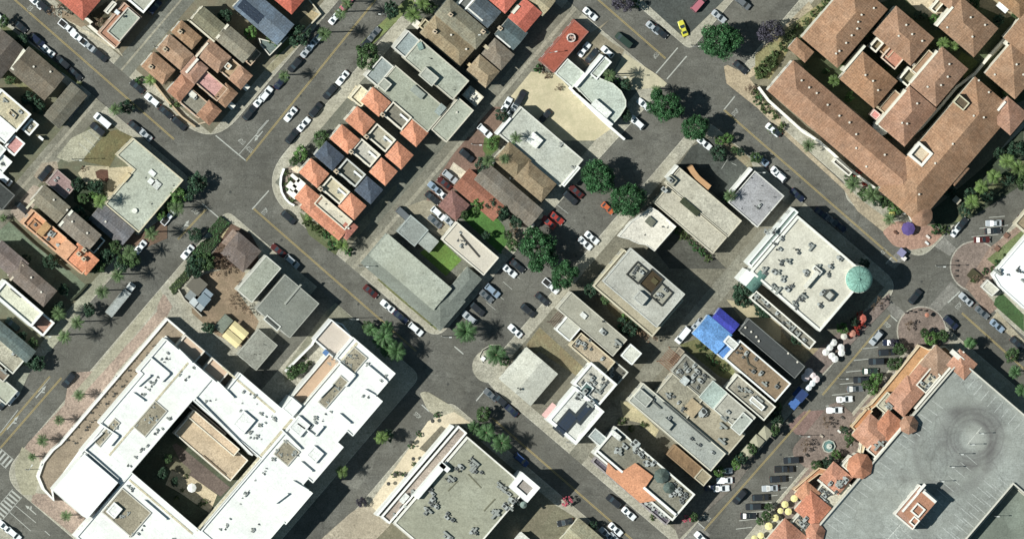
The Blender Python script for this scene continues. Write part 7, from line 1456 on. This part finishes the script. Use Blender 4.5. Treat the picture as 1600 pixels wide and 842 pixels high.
for i, (x, y) in enumerate(((740, 412), (745, 440), (740, 470), (738, 502), (440, 722), (462, 712), (520, 705), (555, 710), (595, 735), (490, 718))): boxthing('bollard', nth(i if i < 4 else i, 99, 'dark bollard') if False else 'dark bollard on the round brick corner ' + ('right of the crossing' if i < 4 else 'below the crossing'), 'bollard', x, y, 6, 6, .9, '3a342e', lid='55504a', part=('post', 'cap'), group='bollards right of the crossing' if i < 4 else 'bollards below the crossing')
boxthing('planter_box', 'square timber planter in front of the white hall', 'planter', 850, 500, 70, 55, .7, '6a5a44', lid='4a4630', part=('frame', 'soil')); umbrella(568, 735, 14, 'c08068', 'small pinkish umbrella on the brick corner below crossing')
T(1160, 640, 4.169)
for i, (x, y, c_) in enumerate(((630, 140, 'e6e2d6'), (700, 222, 'e6e2d6'), (420, 295, '3e3a36'), (515, 170, 'c8b8a4'), (650, 50, '56504a'))): boxthing('bench', ['white bench at the head of the fountain plaza', 'white bench right of the fountain', 'dark bench left below the fountain', 'tan bench just above the fountain', 'dark bench in the upper plaza'][i], 'bench', x, y, 22, 9, .5, '6a5a4c', lid=c_, part=('frame', 'seat'))
# street lamps
T(0, 0, 1)
for x, y, lab, a in ((1079, 71, 'tall street lamp on the corner by the yellow car lot', 0), (963, 119, 'tall street lamp on the pale shop forecourt', 0), (598, 21, 'street lamp high on the upper street kerb', 3.1), (735, 53, 'street lamp by the top of the apartments', 0), (855, 81, 'street lamp beside the red flat roof', .2), (737, 225, 'street lamp at the brown driveway', 0), (240, 73, 'street lamp by the top alley pavement', 0), (64, 524, 'street lamp beside the small red terrace', 0), (112, 249, 'street lamp by the gravel garden', 0), (545, 497, 'street lamp at the lane end below the hall', 0), (1462, 415, 'street lamp on the edge of the crossing', 0), (1275, 505, 'street lamp by the domed building pavement', 0), (1310, 590, 'street lamp beside the shopping street', 0), (1250, 680, 'street lamp by the fountain plaza tip', 0), (1180, 268, 'street lamp above the square lavender roof', 0), (560, 415, 'street lamp at the alley mouth', 0), (690, 525, 'street lamp at the motel corner', 0), (885, 690, 'street lamp near the solar roof building', 0), (40, 733, 'street lamp on the corner pavement at lower left', 1)): lamp(x, y, lab, 7.5, .13, a)
# utility clutter
T(900, 200)
wall_run('white wall of the small car park beside the square roof', [(1040, 245), (925, 388)], 2.4, .9, 'f0ebe0')
T(900, 0)
for i in range(1): pass
# dark side-yard planting between the left-hand houses
T(0, 0); 
for i, (x, y, r, k_) in enumerate(((130, 240, 44, 'dark'), (330, 480, 40, 'dark'), (10, 400, 46, 'tree'), (230, 640, 50, 'dark'), (170, 590, 50, 'dark'), (60, 480, 34, 'tree'))): tree(k_, x, y, r, ['dark tree between the two brown gabled houses at the kerb', 'dark tree where the shingled house meets the garage', 'tree on the grass left of the cream gable board', 'dark tree in the side yard left of the garage', 'dark tree between garage and shingled house yard', 'tree in the grass gap above the white modern house'][i], h=3)
T(0, 200)
for i, (x, y, r, k_) in enumerate(((470, 500, 44, 'dark'), (520, 560, 44, 'dark'), (460, 340, 44, 'dark'), (300, 800, 50, 'dark'), (150, 790, 40, 'dark'), (1010, 450, 40, 'tree'), (960, 520, 34, 'lime'))): tree(k_, x, y, r, ['dark tree behind the weathered cottage top corner', 'dark tree between brown gables and weathered cottage', 'dark tree right of the pink roofed outbuilding', 'dark tree overhanging the green driveway', 'dark tree at the end of the brown grey roof ridge', 'green tree at the lower wall of L shaped building', 'lime tree at the lower wall of L shaped building'][i], h=3)
T(0, 400)
for i, (x, y, r, k_) in enumerate(((350, 300, 40, 'dark'), (380, 200, 40, 'dark'), (130, 480, 36, 'dark'), (200, 520, 34, 'tree'))): tree(k_, x, y, r, ['dark tree right of the hip roofed house end', 'dark tree on the green driveway edge', 'dark tree along the teal roof ridge', 'tree at the end of the long teal roof'][i], h=3)
